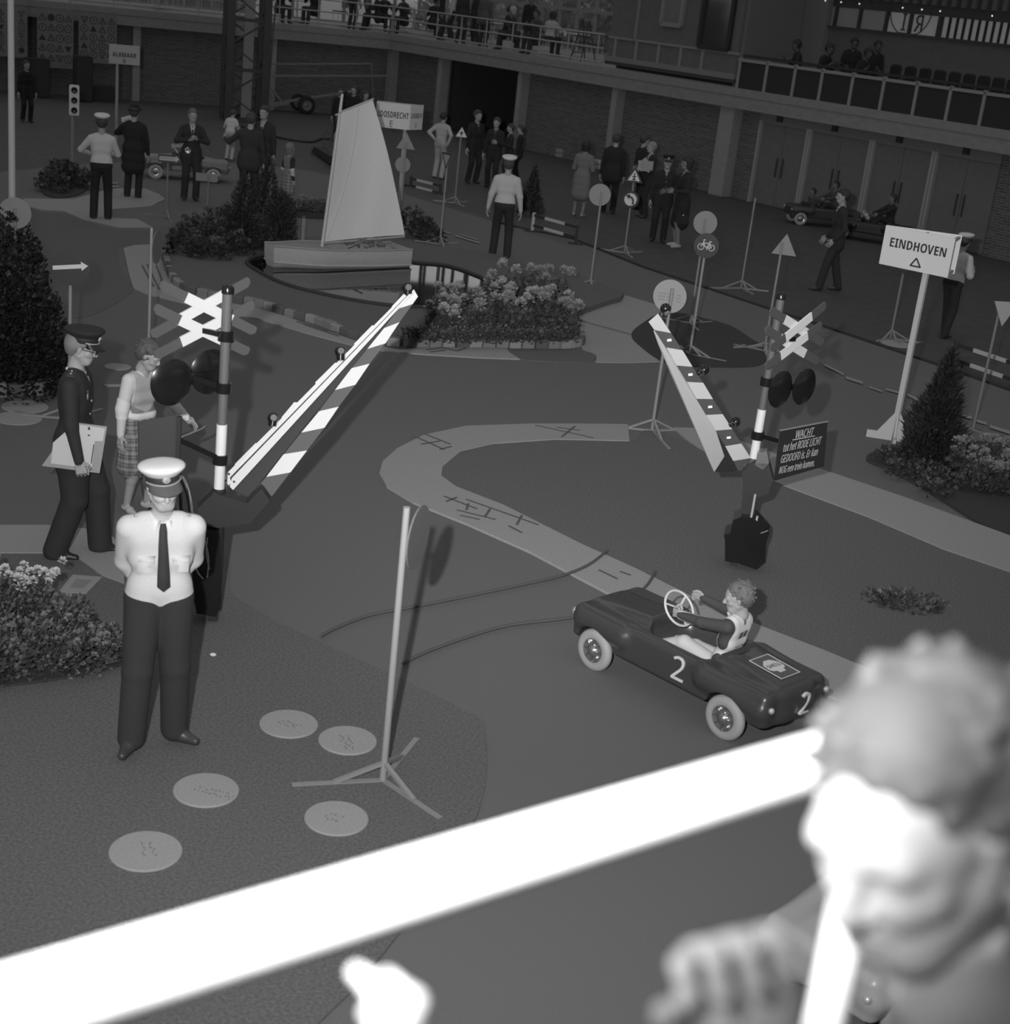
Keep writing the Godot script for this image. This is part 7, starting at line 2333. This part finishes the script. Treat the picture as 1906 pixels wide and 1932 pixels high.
	obj("paper", pxprism(MB.new(), [140, 800, 198, 808, 194, 832, 179, 832, 173, 884, 96, 874, 100, 835], gb, tilt, 0.001, 0.004, gb), gm(0.62), t)
	obj("print", pxprism(MB.new(), [176, 838, 178, 838, 173, 874, 171, 874], gb, tilt, 0.005, 0.006, gb).box(W(168, 808, gb, tilt) - gb + Vector3(0, 0, 0.006), Vector3(0.02, 0.02, 0.002)).box(W(168, 821, gb, tilt) - gb + Vector3(0, 0, 0.006), Vector3(0.014, 0.012, 0.002)), gm(0.08), t)
	# girl with her bicycle behind the crossing post
	g = G(258, 962)
	fy = facing(g)
	t = person("girl in white blouse, pale vest and plaid skirt behind the crossing post", {"g": g, "yaw": fy + 40.0, "h": HT(g, 640), "lean": 6.0, "head": [25, 18, 0], "hair": ["curly", 0.09], "top": gm(0.62), "bottom": plaid(), "skirt": 0.5, "hands": [[0.35, 0.98, 0.3], [-0.28, 0.78, 0.06]], "poles": [[0.4, -0.4, -0.6], [-0.9, 0.0, -0.5]], "cell": 0.014, "skin": 0.36, "shoe": 0.5, "bulk": 0.85, "headk": 1.12, "puff": 1.1})
	vest(t, 0.14, 0.12, 0.46, gm(0.4))
	vest(t, 0.3, 0.085, 0.12, gm(0.72), "belt")
	bicycle("girl's dark bicycle with chrome mudguards, mostly behind the white-shirted officer", G(310, 1000), fy + 14.0)
	# the boy in pedal car 2
	var cg := Vector3(1.387, 0, -9.31)
	k = 1.28 / 1.75
	t = person("curly-haired boy in white flag vest steering the pedal car numbered 2", {"g": cg, "yaw": -135.0, "h": 1.28, "hip": 0.30 / k + 0.06, "hipz": -0.30 / k, "lean": -6.0, "turn": 6.0, "head": [34, 18, 0], "feet": [[0.16, 0.28 / k, 0.36, 4.0], [-0.12, 0.36 / k, 0.36, 4.0]], "hands": [[0.13 / k, 0.60 / k, 0.06 / k], [-0.14 / k, 0.66 / k, 0.1 / k]], "poles": [[1, -0.6, -0.2], [-1, -0.6, -0.2]], "top": gm(0.06), "bottom": gm(0.55), "skin": 0.34, "hair": ["curly", 0.12], "headk": 1.2, "cell": 0.013, "bulk": 0.9, "grip": ["grip", "grip"], "shoe": 0.04})
	vest(t, 0.15, 0.02, 0.5, gm(0.62))
	for q in [[-0.035, 0.36], [0.035, 0.36], [-0.035, 0.27], [0.035, 0.27]]:
		ribbon(t, "flag_patch", [Vector2(q[0], q[1] + 0.035), Vector2(q[0], q[1] - 0.035)], [0.056, 0.056], gm(0.1), -1.0, 0.013)
	# car 3 and its waving driver, mostly behind the rail
	var P := G(1465, 1716, 0.36)
	cg = Vector3(2.32, 0, -6.46)
	pedal_car("pale pedal car numbered 3 showing its tail badge below the rail post", cg, 135.0, gm(0.34, 0.35), "3", gm(0.06, 0.6))
	t = person("driver of the pale pedal car raising a bare hand from a white sleeve", {"g": cg, "yaw": 135.0, "h": 1.45, "hip": 0.43, "hipz": -0.28, "lean": -4.0, "head": [20, 0, 0], "feet": [[0.14, 0.6, 0.36, 4.0], [-0.12, 0.62, 0.36, 4.0]], "hands": [[0.62, 1.02, -0.25], [-0.15, 0.82, 0.2]], "poles": [[0.3, -1, -0.4], [-1, -0.6, -0.2]], "top": gm(0.55), "bottom": gm(0.1), "skin": 0.36, "hair": ["short", 0.06], "cell": 0.014, "bulk": 0.9, "grip": ["open", "grip"], "headk": 1.1, "thumb": [[0.3, 0.2, 1], [0, 1, 0]]})
	var d := gm(0.03)
	var d2 := gm(0.035)
	# around the far crossing
	who("officer in white shirt and white cap seen from behind on the far pavement", 190, 415, 213, 178, {"top": 0.55, "bottom": 0.02, "cap": ["peaked", 0.62, 0.1, 0.04], "hands": [[0.2, 1.08, 0.26], [-0.12, 1.1, 0.3]], "poles": [[1, -0.3, -0.5], [-0.6, -0.3, -0.5]], "feet": [[0.12, 0.0], [-0.12, 0.03]]})
	who("man in long black coat and black hat reading a sheet, seen from behind", 250, 374, 195, 168, {"style": "coat", "top": 0.018, "bottom": 0.02, "cap": ["hat", 0.02], "bulk": 1.15, "hands": [[0.2, 1.2, 0.34], [-0.27, 0.82, 0.1]], "poles": [[1, -0.3, -0.5], [-1, 0, -0.6]]})
	g = G(250, 374)
	t = thing("paper_sheet", "white sheet of paper held up by the man in the black hat", "paper", W(231, 236, g, 0.0) + Vector3(0, 0, -0.35))
	obj("sheet", MB.new().box(Vector3.ZERO, Vector3(0.2, 0.3, 0.006), Basis(Vector3(0, 0, 1), 0.35) * Basis(Vector3.RIGHT, -0.4)), gm(0.5), t)
	obj("print", MB.new().box(Vector3(0.01, 0.0, 0.006), Vector3(0.13, 0.2, 0.004), Basis(Vector3(0, 0, 1), 0.35) * Basis(Vector3.RIGHT, -0.4)), gm(0.3), t)
	t = who("man in dark suit facing us with a shining flash camera at his chest", 358, 378, 205, 8, {"style": "jacket", "vee": 0.24, "top": 0.03, "bottom": 0.03, "hands": [[0.07, 1.2, 0.24], [-0.09, 1.18, 0.24]], "poles": [[1, -0.6, -0.2], [-1, -0.6, -0.2]], "grip": ["grip", "grip"], "hair": ["short", 0.12], "linen": 0.5})
	var cm := thing("flash_camera", "small camera with bright flash bowl in the suited man's hands", "camera", t.position + Vector3(0.02, HT(t.position, 289), 0.33))
	obj("case", MB.new().cbox(Vector3.ZERO, Vector3(0.14, 0.1, 0.08), 0.01), gm(0.03), cm)
	obj("flash_bowl", MB.new().lathe([Vector2(0, -0.02), Vector2(0.03, -0.01), Vector2(0.06, 0.03)], Transform3D(Basis(Vector3.RIGHT, PI / 2), Vector3(0, 0.09, 0.02)), 16), gm(0.9, 0.1, 1.0), cm)
	who("child in white vest and white trousers leaning beside the lattice mast", 432, 302, 206, 150, {"top": 0.55, "bottom": 0.4, "sleeve": 0.5, "lean": 14.0, "hair": ["short", 0.06], "hands": [[0.2, 1.1, 0.3], [-0.2, 1.1, 0.3]]})
	who("man in dark suit stretching out an arm, seen from behind near the lattice mast", 466, 392, 213, 172, {"style": "jacket", "top": 0.035, "bottom": 0.035, "hands": [[0.5, 1.22, 0.25], [-0.27, 0.82, 0.06]], "poles": [[0.2, -0.6, -0.6], [-1, 0, -0.6]], "bulk": 1.1})
	who("man in dark suit with white shirt front standing behind the outstretched arm", 492, 372, 200, -25, {"style": "jacket", "vee": 0.22, "top": 0.03, "bottom": 0.03, "hair": ["short", 0.05], "linen": 0.45})
	t = who("fair-haired girl in pale vest at the flower table", 540, 398, 272, 128, {"top": 0.025, "bottom": plaid(), "skirt": 0.55, "hair": ["bob", 0.16], "bulk": 0.85, "headk": 1.15, "hands": [[0.2, 0.95, 0.2], [-0.24, 0.85, 0.0]]})
	vest(t, 0.15, 0.0, 0.5, gm(0.2))
	vest(t, 0.3, 0.03, 0.075, gm(0.5), "belt")
	t = who("officer in pale shirt and white cap holding a wire hoop beside the sail", 632, 388, 212, 70, {"top": 0.26, "bottom": 0.025, "cap": ["peaked", 0.5, 0.05, 0.03], "hands": [[0.3, 1.1, 0.25], [-0.2, 1.05, 0.3]], "grip": ["grip", "grip"]})
	var hp := W(621, 262, t.position, 0.0)
	var ring := []
	for i in 24: ring.append(hp + Vector3(cos(TAU * i / 24) * 0.07, sin(TAU * i / 24) * 0.17, 0.3))
	tag(obj("wire_hoop", MB.new().tube(ring, 0.012, 6, true), gm(0.06)), "loop of dark wire hanging from the officer's hand beside the sail", "hoop")
	who("dark-haired man behind the mast top of the dinghy", 636, 268, 166, 20, {"style": "jacket", "top": 0.02, "bottom": 0.02, "cell": 0.03})
	who("man in dark cap touching his brow behind the dinghy's mast", 662, 272, 162, -20, {"style": "jacket", "top": 0.02, "bottom": 0.02, "cell": 0.03, "hands": [[0.27, 0.8, 0.05], [-0.12, 1.55, 0.2]], "poles": [[0.4, -0.2, -1], [-1, -0.4, 0]]})
	who("dark-suited man just above the gaff of the dinghy", 683, 276, 172, 30, {"style": "jacket", "top": 0.02, "bottom": 0.02, "cell": 0.03})
	who("figure in black standing before the dark cabinet at the posters", 50, 230, 114, 20, {"style": "jacket", "top": 0.015, "bottom": 0.015, "cell": 0.03})
	# pale pedal car with its young driver in the distance
	var c0 := G(347, 338)
	pedal_car("pale pedal car with chrome hub behind the small arrow board", c0, facing(c0) - 88.0, gm(0.16, 0.4), "", d, false, "", 1.02)
	k = 1.4 / 1.75
	person("boy in white sweater driving the distant pale pedal car", {"g": c0, "yaw": facing(c0) - 88.0, "h": 1.4, "hip": 0.62, "hipz": -0.3, "lean": 12.0, "feet": [[0.14, 0.5, 0.42, 4.0], [-0.12, 0.5, 0.42, 4.0]], "hands": [[0.15, 0.85, 0.25], [-0.15, 0.85, 0.25]], "top": 0.3, "bottom": 0.03, "hair": ["short", 0.05], "grip": ["grip", "grip"]})
	# the group at the recess
	who("man in white belted overalls standing before the dark recess", 826, 337, 212, 155, {"style": "overall", "top": 0.42, "bottom": 0.4, "hands": [[0.1, 1.05, -0.2], [-0.25, 0.95, -0.1]], "poles": [[1, -0.2, -0.6], [-1, -0.2, -0.6]], "hair": ["short", 0.03], "lean": 4.0})
	who("tall dark-suited man, first of the four by the recess, white collar showing", 889, 345, 208, 35, {"style": "jacket", "vee": 0.15, "top": 0.022, "bottom": 0.022, "linen": 0.25})
	who("dark-suited man holding a white slip among the four by the recess", 926, 354, 222, -15, {"style": "jacket", "vee": 0.15, "top": 0.022, "bottom": 0.022, "linen": 0.12, "hands": [[0.12, 1.15, 0.28], [-0.25, 0.85, 0.1]], "hair": ["short", 0.06]})
	who("suited man in profile with white shirt front facing the three others by the recess", 955, 345, 234, -75, {"style": "jacket", "vee": 0.26, "top": 0.025, "bottom": 0.025, "linen": 0.35, "hands": [[0.12, 1.15, 0.28], [-0.1, 1.1, 0.3]]})
	who("dark-suited man at the brick pillar with a white collar band, back of the four", 974, 342, 236, -95, {"style": "jacket", "vee": 0.12, "top": 0.02, "bottom": 0.02, "linen": 0.35})
	who("officer in white shirt and white cap seen from behind on the lawn behind the pond", 942, 487, 292, 178, {"top": 0.5, "bottom": 0.025, "cap": ["peaked", 0.62, 0.2, 0.1], "hands": [[0.3, 0.8, 0.08], [-0.3, 0.8, 0.06]], "poles": [[0.8, 0, -0.8], [-0.8, 0, -0.8]], "feet": [[0.13, 0.05], [-0.13, -0.02]], "puff": 1.1, "cell": 0.02})
	who("dark-haired woman in a pale suit and skirt seen from behind", 1090, 408, 265, 162, {"style": "jacket", "top": 0.17, "bottom": 0.17, "skirt": 0.52, "hair": ["bob", 0.025], "skin": 0.2, "shoe": 0.3, "bulk": 0.95, "hands": [[0.15, 1.1, 0.25], [-0.15, 1.1, 0.25]]})
	who("dark-suited man seen from behind, shoulder to shoulder by the brick wall, white collar band", 1146, 402, 252, 175, {"style": "jacket", "vee": 0.0, "top": 0.02, "bottom": 0.02, "bulk": 1.15})
	who("second dark-suited man of the pair by the brick wall, half turned", 1198, 394, 255, 120, {"style": "jacket", "vee": 0.1, "top": 0.02, "bottom": 0.02, "linen": 0.25, "bulk": 1.1})
	who("grey-haired man holding a bunch of white papers before the brick wall", 1214, 410, 268, -60, {"style": "jacket", "vee": 0.25, "top": 0.025, "bottom": 0.025, "linen": 0.4, "hair": ["short", 0.25], "hands": [[0.1, 1.1, 0.3], [-0.15, 1.12, 0.28]]})
	g = G(1214, 410)
	t = thing("paper_bundle", "crumpled bunch of white papers in the grey-haired man's hands", "papers", W(1220, 311, g, 0.0) + Vector3(-0.05, 0, 0.32))
	for i in 5: obj("sheet", MB.new().box(Vector3(0.03 * i - 0.06, 0.02 * (i % 3), 0.01 * i), Vector3(0.2, 0.24, 0.004), Basis(Vector3(0, 0, 1), 0.4 * i) * Basis(Vector3.RIGHT, -0.5 + 0.15 * i)), gm(0.36), t)
	t = who("officer in dark buttoned uniform and dark cap facing us beside the woman in boots", 1240, 456, 290, 2, {"style": "jacket", "vee": 0.13, "top": 0.022, "bottom": 0.022, "linen": 0.4, "cap": ["peaked", 0.02, 0.02, 0.02, 0.4], "hands": [[0.3, 1.0, 0.22], [-0.26, 0.82, 0.08]], "bulk": 1.1})
	for y in [0.12, 0.22, 0.32]: obj("button", MB.new().ball(surf(t, 0.02, y), Vector3.ONE * 0.014, 6), gm(0.3, 0.3, 0.5), t)
	who("woman in dark suit and skirt with pale shoes facing the buttoned officer", 1276, 466, 296, -65, {"style": "jacket", "vee": 0.12, "top": 0.022, "bottom": 0.02, "skirt": 0.5, "linen": 0.4, "hair": ["bob", 0.03], "skin": 0.2, "shoe": 0.4, "hands": [[0.2, 1.1, 0.3], [-0.2, 1.05, 0.3]]})
	g = G(1300, 470)
	t = thing("handbag", "small dark handbag with a bright clasp hanging at the dark-suited woman's side", "handbag", W(1287, 406, G(1276, 466), 0.0) + Vector3(0, -0.06, 0.22))
	obj("bag_body", MB.new().cbox(Vector3.ZERO, Vector3(0.24, 0.17, 0.09), 0.02), gm(0.02), t)
	obj("clasp", MB.new().ball(Vector3(0, 0.09, 0.04), Vector3(0.02, 0.016, 0.014), 8), gm(0.9, 0.15, 0.8), t)
	who("man in dark suit with white collar and pocket square striding past the grey doors", 1562, 548, 357, -72, {"style": "jacket", "vee": 0.2, "top": 0.028, "bottom": 0.03, "linen": 0.45, "hair": ["short", 0.03], "feet": [[0.1, 0.2], [-0.1, -0.2]], "hands": [[0.22, 0.9, 0.12], [-0.22, 0.9, 0.12]], "cell": 0.02})
	who("officer in white shirt and white cap stepping behind the large town sign", 1778, 634, 437, 150, {"top": 0.5, "bottom": 0.02, "cap": ["peaked", 0.6, 0.06, 0.03], "feet": [[0.12, 0.25], [-0.12, -0.15]], "hands": [[0.2, 1.1, 0.3], [-0.15, 1.15, 0.3]], "lean": 8.0, "cell": 0.02, "puff": 1.15})
	# two more pedal cars by the doors
	c0 = G(1545, 425)
	pedal_car("dim pedal car with one bright headlamp before the grey doors", c0, facing(c0) - 70.0, gm(0.05, 0.4), "", d, false, "", 1.0)
	for q in [[0.0, 328, "boy with white collar driving the dim pedal car before the grey doors", 1.35, -0.3], [-0.35, 362, "boy in pale sailor collar beside the driver of the dim pedal car", 1.1, 0.3]]:
		var yw := facing(c0) - 70.0
		person(q[2], {"g": c0 + Vector3(sin(deg_to_rad(yw)), 0, cos(deg_to_rad(yw))) * q[4] * 0.4, "yaw": yw + 20.0, "h": q[3], "hip": 0.58, "hipz": -0.25 if q[4] < 0 else 0.3, "feet": [[0.14, 0.5, 0.42, 4.0], [-0.12, 0.5, 0.42, 4.0]], "hands": [[0.15, 0.85, 0.25], [-0.15, 0.85, 0.25]], "top": 0.06, "bottom": 0.03, "hair": ["short", 0.03], "skin": 0.16, "vee": 0.12, "style": "vest", "linen": 0.2, "tie": 0.0})
	c0 = G(1640, 455)
	pedal_car("black pedal car with a pale hub beside the striding suited man", c0, facing(c0) - 100.0, gm(0.02, 0.4), "", d, false, "", 1.0)
	person("boy in dark pullover and glasses seated in the black pedal car", {"g": c0 + Vector3(0.2, 0, 0), "yaw": facing(c0) - 60.0, "h": 1.4, "hip": 0.58, "hipz": -0.25, "feet": [[0.14, 0.45, 0.42, 4.0], [-0.12, 0.45, 0.42, 4.0]], "hands": [[0.15, 0.8, 0.25], [-0.15, 0.8, 0.25]], "top": 0.018, "bottom": 0.02, "hair": ["short", 0.03], "skin": 0.16})
	# gallery visitors
	var i := 0
	for q in [[527, 0, 0, 0.02, "dark seated gallery visitor beside the lattice mast"], [592, 2, 0, 0.02, "dark seated gallery visitor at the second railing post past the mast"], [664, -14, 1, 0.2, "gallery visitor in a pale coat behind the railing above the trailer"], [690, -12, 1, 0.12, "gallery visitor in grey beside the pale coat"], [712, 6, 0, 0.02, "dark-haired gallery visitor leaning forward, the lower of two heads before the bright blind"], [722, 1, 0, 0.02, "dark-haired gallery visitor rising just behind a bent head before the bright blind"], [760, 30, 0, 0.03, "low seated dark visitor between the bright blind and railing"], [816, 13, 0, 0.02, "dark-suited visitor seated with an arm on the rail"], [830, -10, 1, 0.02, "dark standing visitor behind the man with his arm on the rail"], [852, -8, 1, 0.45, "standing gallery visitor in a white shirt"], [869, 2, 1, 0.03, "standing dark visitor beside the white shirt on the gallery"], [898, 1, 1, 0.025, "tall dark-coated visitor standing at the gallery rail"], [912, 16, 1, 0.08, "visitor in grey half hidden behind the tall dark coat"], [953, 28, 0, 0.02, "dark seated visitor left of the pale-haired woman on the gallery".replace("left of", "next to")], [970, 33, 0, 0.03, "pale-haired woman seated in dark clothes on the gallery"], [996, 14, 1, 0.015, "man in black standing upright among the seated gallery visitors"], [1013, 34, 0, 0.05, "seated visitor in grey beside the standing man in black"], [1038, 40, 0, 0.35, "woman in a white blouse seated last along the railing"]]:
		var off := -0.7 if i % 2 == 0 else -1.75
		var R: bool = q[0] > 738
		var s := rw(q[0], 60, off).x if R else lw(q[0], 40, off).x
		var p := rp(s, 2.83, off) if R else lp(s, 2.83, off)
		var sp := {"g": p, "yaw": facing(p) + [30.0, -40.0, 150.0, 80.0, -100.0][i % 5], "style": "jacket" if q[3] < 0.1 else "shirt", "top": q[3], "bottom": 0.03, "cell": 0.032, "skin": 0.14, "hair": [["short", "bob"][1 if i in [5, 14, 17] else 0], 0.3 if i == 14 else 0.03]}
		if q[2] == 0: sp.merge({"hip": 0.52, "feet": [[0.12, 0.45], [-0.12, 0.42]], "hands": [[0.18, 0.85, 0.3], [-0.18, 0.85, 0.3]], "lean": 8.0})
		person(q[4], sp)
		i += 1
	for q in [[1508, 104, "visitor leaning on the parapet below the dark balcony door"], [1551, 107, "visitor seated at the balcony parapet beside the door, white cuff showing"], [1604, 85, "visitor in dark jacket with pale lapel seated on the balcony"], [1646, 88, "visitor in profile seated at the start of the empty balcony seats"], [1628, 118, "stooping visitor in black between the two balcony sitters"]]:
		var off := -0.6 if q[1] > 100 else -1.4
		var p := rp(rw(q[0], 120, off).x, 2.83, off)
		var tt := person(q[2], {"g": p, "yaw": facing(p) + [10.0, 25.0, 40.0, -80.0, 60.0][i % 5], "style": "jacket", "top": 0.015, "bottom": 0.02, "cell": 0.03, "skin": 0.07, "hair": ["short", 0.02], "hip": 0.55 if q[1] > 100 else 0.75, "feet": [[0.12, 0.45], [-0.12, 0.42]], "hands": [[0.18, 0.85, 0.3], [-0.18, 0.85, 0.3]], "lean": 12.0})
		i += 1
var plaid_m: StandardMaterial3D
func plaid() -> StandardMaterial3D:
	if plaid_m == null:
		var im := Image.create(128, 128, false, Image.FORMAT_RGB8)
		for y in 128:
			for x in 128:
				var v := 0.09 + (0.12 if x % 32 < 12 else 0.0) + (0.12 if y % 32 < 12 else 0.0) + (0.15 if x % 32 in [20, 21] or y % 32 in [20, 21] else 0.0)
				im.set_pixel(x, y, Color(v, v, v).linear_to_srgb())
		plaid_m = StandardMaterial3D.new()
		plaid_m.resource_name = "plaid_wool"
		plaid_m.albedo_texture = ImageTexture.create_from_image(im)
		plaid_m.uv1_triplanar = true
		plaid_m.uv1_scale = Vector3.ONE * 3.0
	return plaid_m

# ---------- the photographer's gallery: rail, children leaning on it
func near():
	var a := G(141, 1866, 3.80)
	var b := G(1515, 1444, 3.80)
	var d := (b - a).normalized()
	var wt := gm(0.75, 0.45)
	var t := thing("balustrade", "white tubular balustrade crossing close before the lens", "railing", Vector3(a.x, 2.83, a.z))
	var o := t.position
	obj("hand_rail", MB.new().cyl(a - d * 2.2 - o, b + d * 3.5 - o, 0.026, -1, 24), wt, t)
	obj("mid_rail", MB.new().cyl(a - d * 2.2 - o - Vector3(0, 0.5, 0), b + d * 3.5 - o - Vector3(0, 0.5, 0), 0.02, -1, 16), wt, t)
	var pp := a.lerp(b, 1.0) + d * 0.115
	for k in [-1.6, 0.0, 1.6, 3.2]:
		var p: Vector3 = pp + d * k - o
		obj("post", MB.new().cyl(Vector3(p.x, -0.02, p.z), Vector3(p.x, p.y, p.z), 0.022, -1, 20), wt, t)
	# gallery floor under the photographer
	var back := Vector3(-d.z, 0, d.x)
	if back.z < 0: back = -back
	var c := Vector3(a.x, 2.68, a.z) + d * 1.0 + back * 4.4
	struct("gallery_slab", MB.new().box(c, Vector3(16, 0.3, 9.0), Basis(d, Vector3.UP, d.cross(Vector3.UP))), gm(0.2), "concrete gallery floor under the photographer")
	# boy looking down over the rail
	var g := Vector3(0.515, 2.83, -0.992)
	var h := 1.17
	var yaw := -95.0
	var inv := Transform3D(Basis(Vector3.UP, deg_to_rad(yaw)).scaled(Vector3.ONE * h / 1.75), g).affine_inverse()
	var fist := inv * U(1440, 1990, 0.97)
	var p := person("blurred boy in pale clothes leaning on the near white balustrade", {"g": g, "yaw": yaw, "h": h, "lean": 22.0, "head": [44, 4, -8], "top": 0.4, "bottom": 0.1, "skin": 0.42, "hair": ["curly", 0.075], "headk": 1.3, "cell": 0.014, "bulk": 0.95, "hands": [[fist.x, fist.y, fist.z], [-0.25, 0.85, 0.1]], "poles": [[0.2, -1, -0.4], [-1, -0.6, -0.3]], "grip": ["fist", "grip"], "handk": 1.3, "vee": 0.12, "linen": 0.6, "tie": 0.0, "style": "vest"})
	# two more children beside the photographer, hardly in the frame
	person("child in a white cap of whom only the cap edge shows beside the blurred boy", {"g": Vector3(0.80, 2.83, -0.95), "yaw": -120.0, "h": 1.36, "top": 0.3, "bottom": 0.1, "cap": ["peaked", 0.7, 0.3, 0.1], "head": [30, 20, 0], "lean": 16.0, "headk": 1.2})
	g = Vector3(-0.27, 2.83, -0.42)
	yaw = 178.0
	inv = Transform3D(Basis(Vector3.UP, deg_to_rad(yaw)).scaled(Vector3.ONE * 1.2 / 1.75), g).affine_inverse()
	fist = inv * U(760, 1985, 0.98)
	person("child of whom only a pale fist shows under the near balustrade", {"g": g, "yaw": yaw, "h": 1.2, "top": 0.5, "bottom": 0.1, "hands": [[0.3, 0.8, 0.05], [fist.x, fist.y, fist.z]], "poles": [[1, 0, -0.5], [-0.5, -1, -0.2]], "grip": ["relaxed", "fist"], "skin": 0.5, "headk": 1.15})
	return p

func _ready():
	rng.seed = 4629
	set_camera()
	set_light()
	ground()
	hall()
	templates()
	pond()
	crossings()
	sailboat()
	pedal_car("dark pedal car numbered 2 driven by a boy in a white vest", Vector3(1.387, 0, -9.31), -135.0, gm(0.05, 0.3), "2", gm(0.6, 0.6))
	signs()
	planting()
	back_things()
	gallery()
	people()
	near()
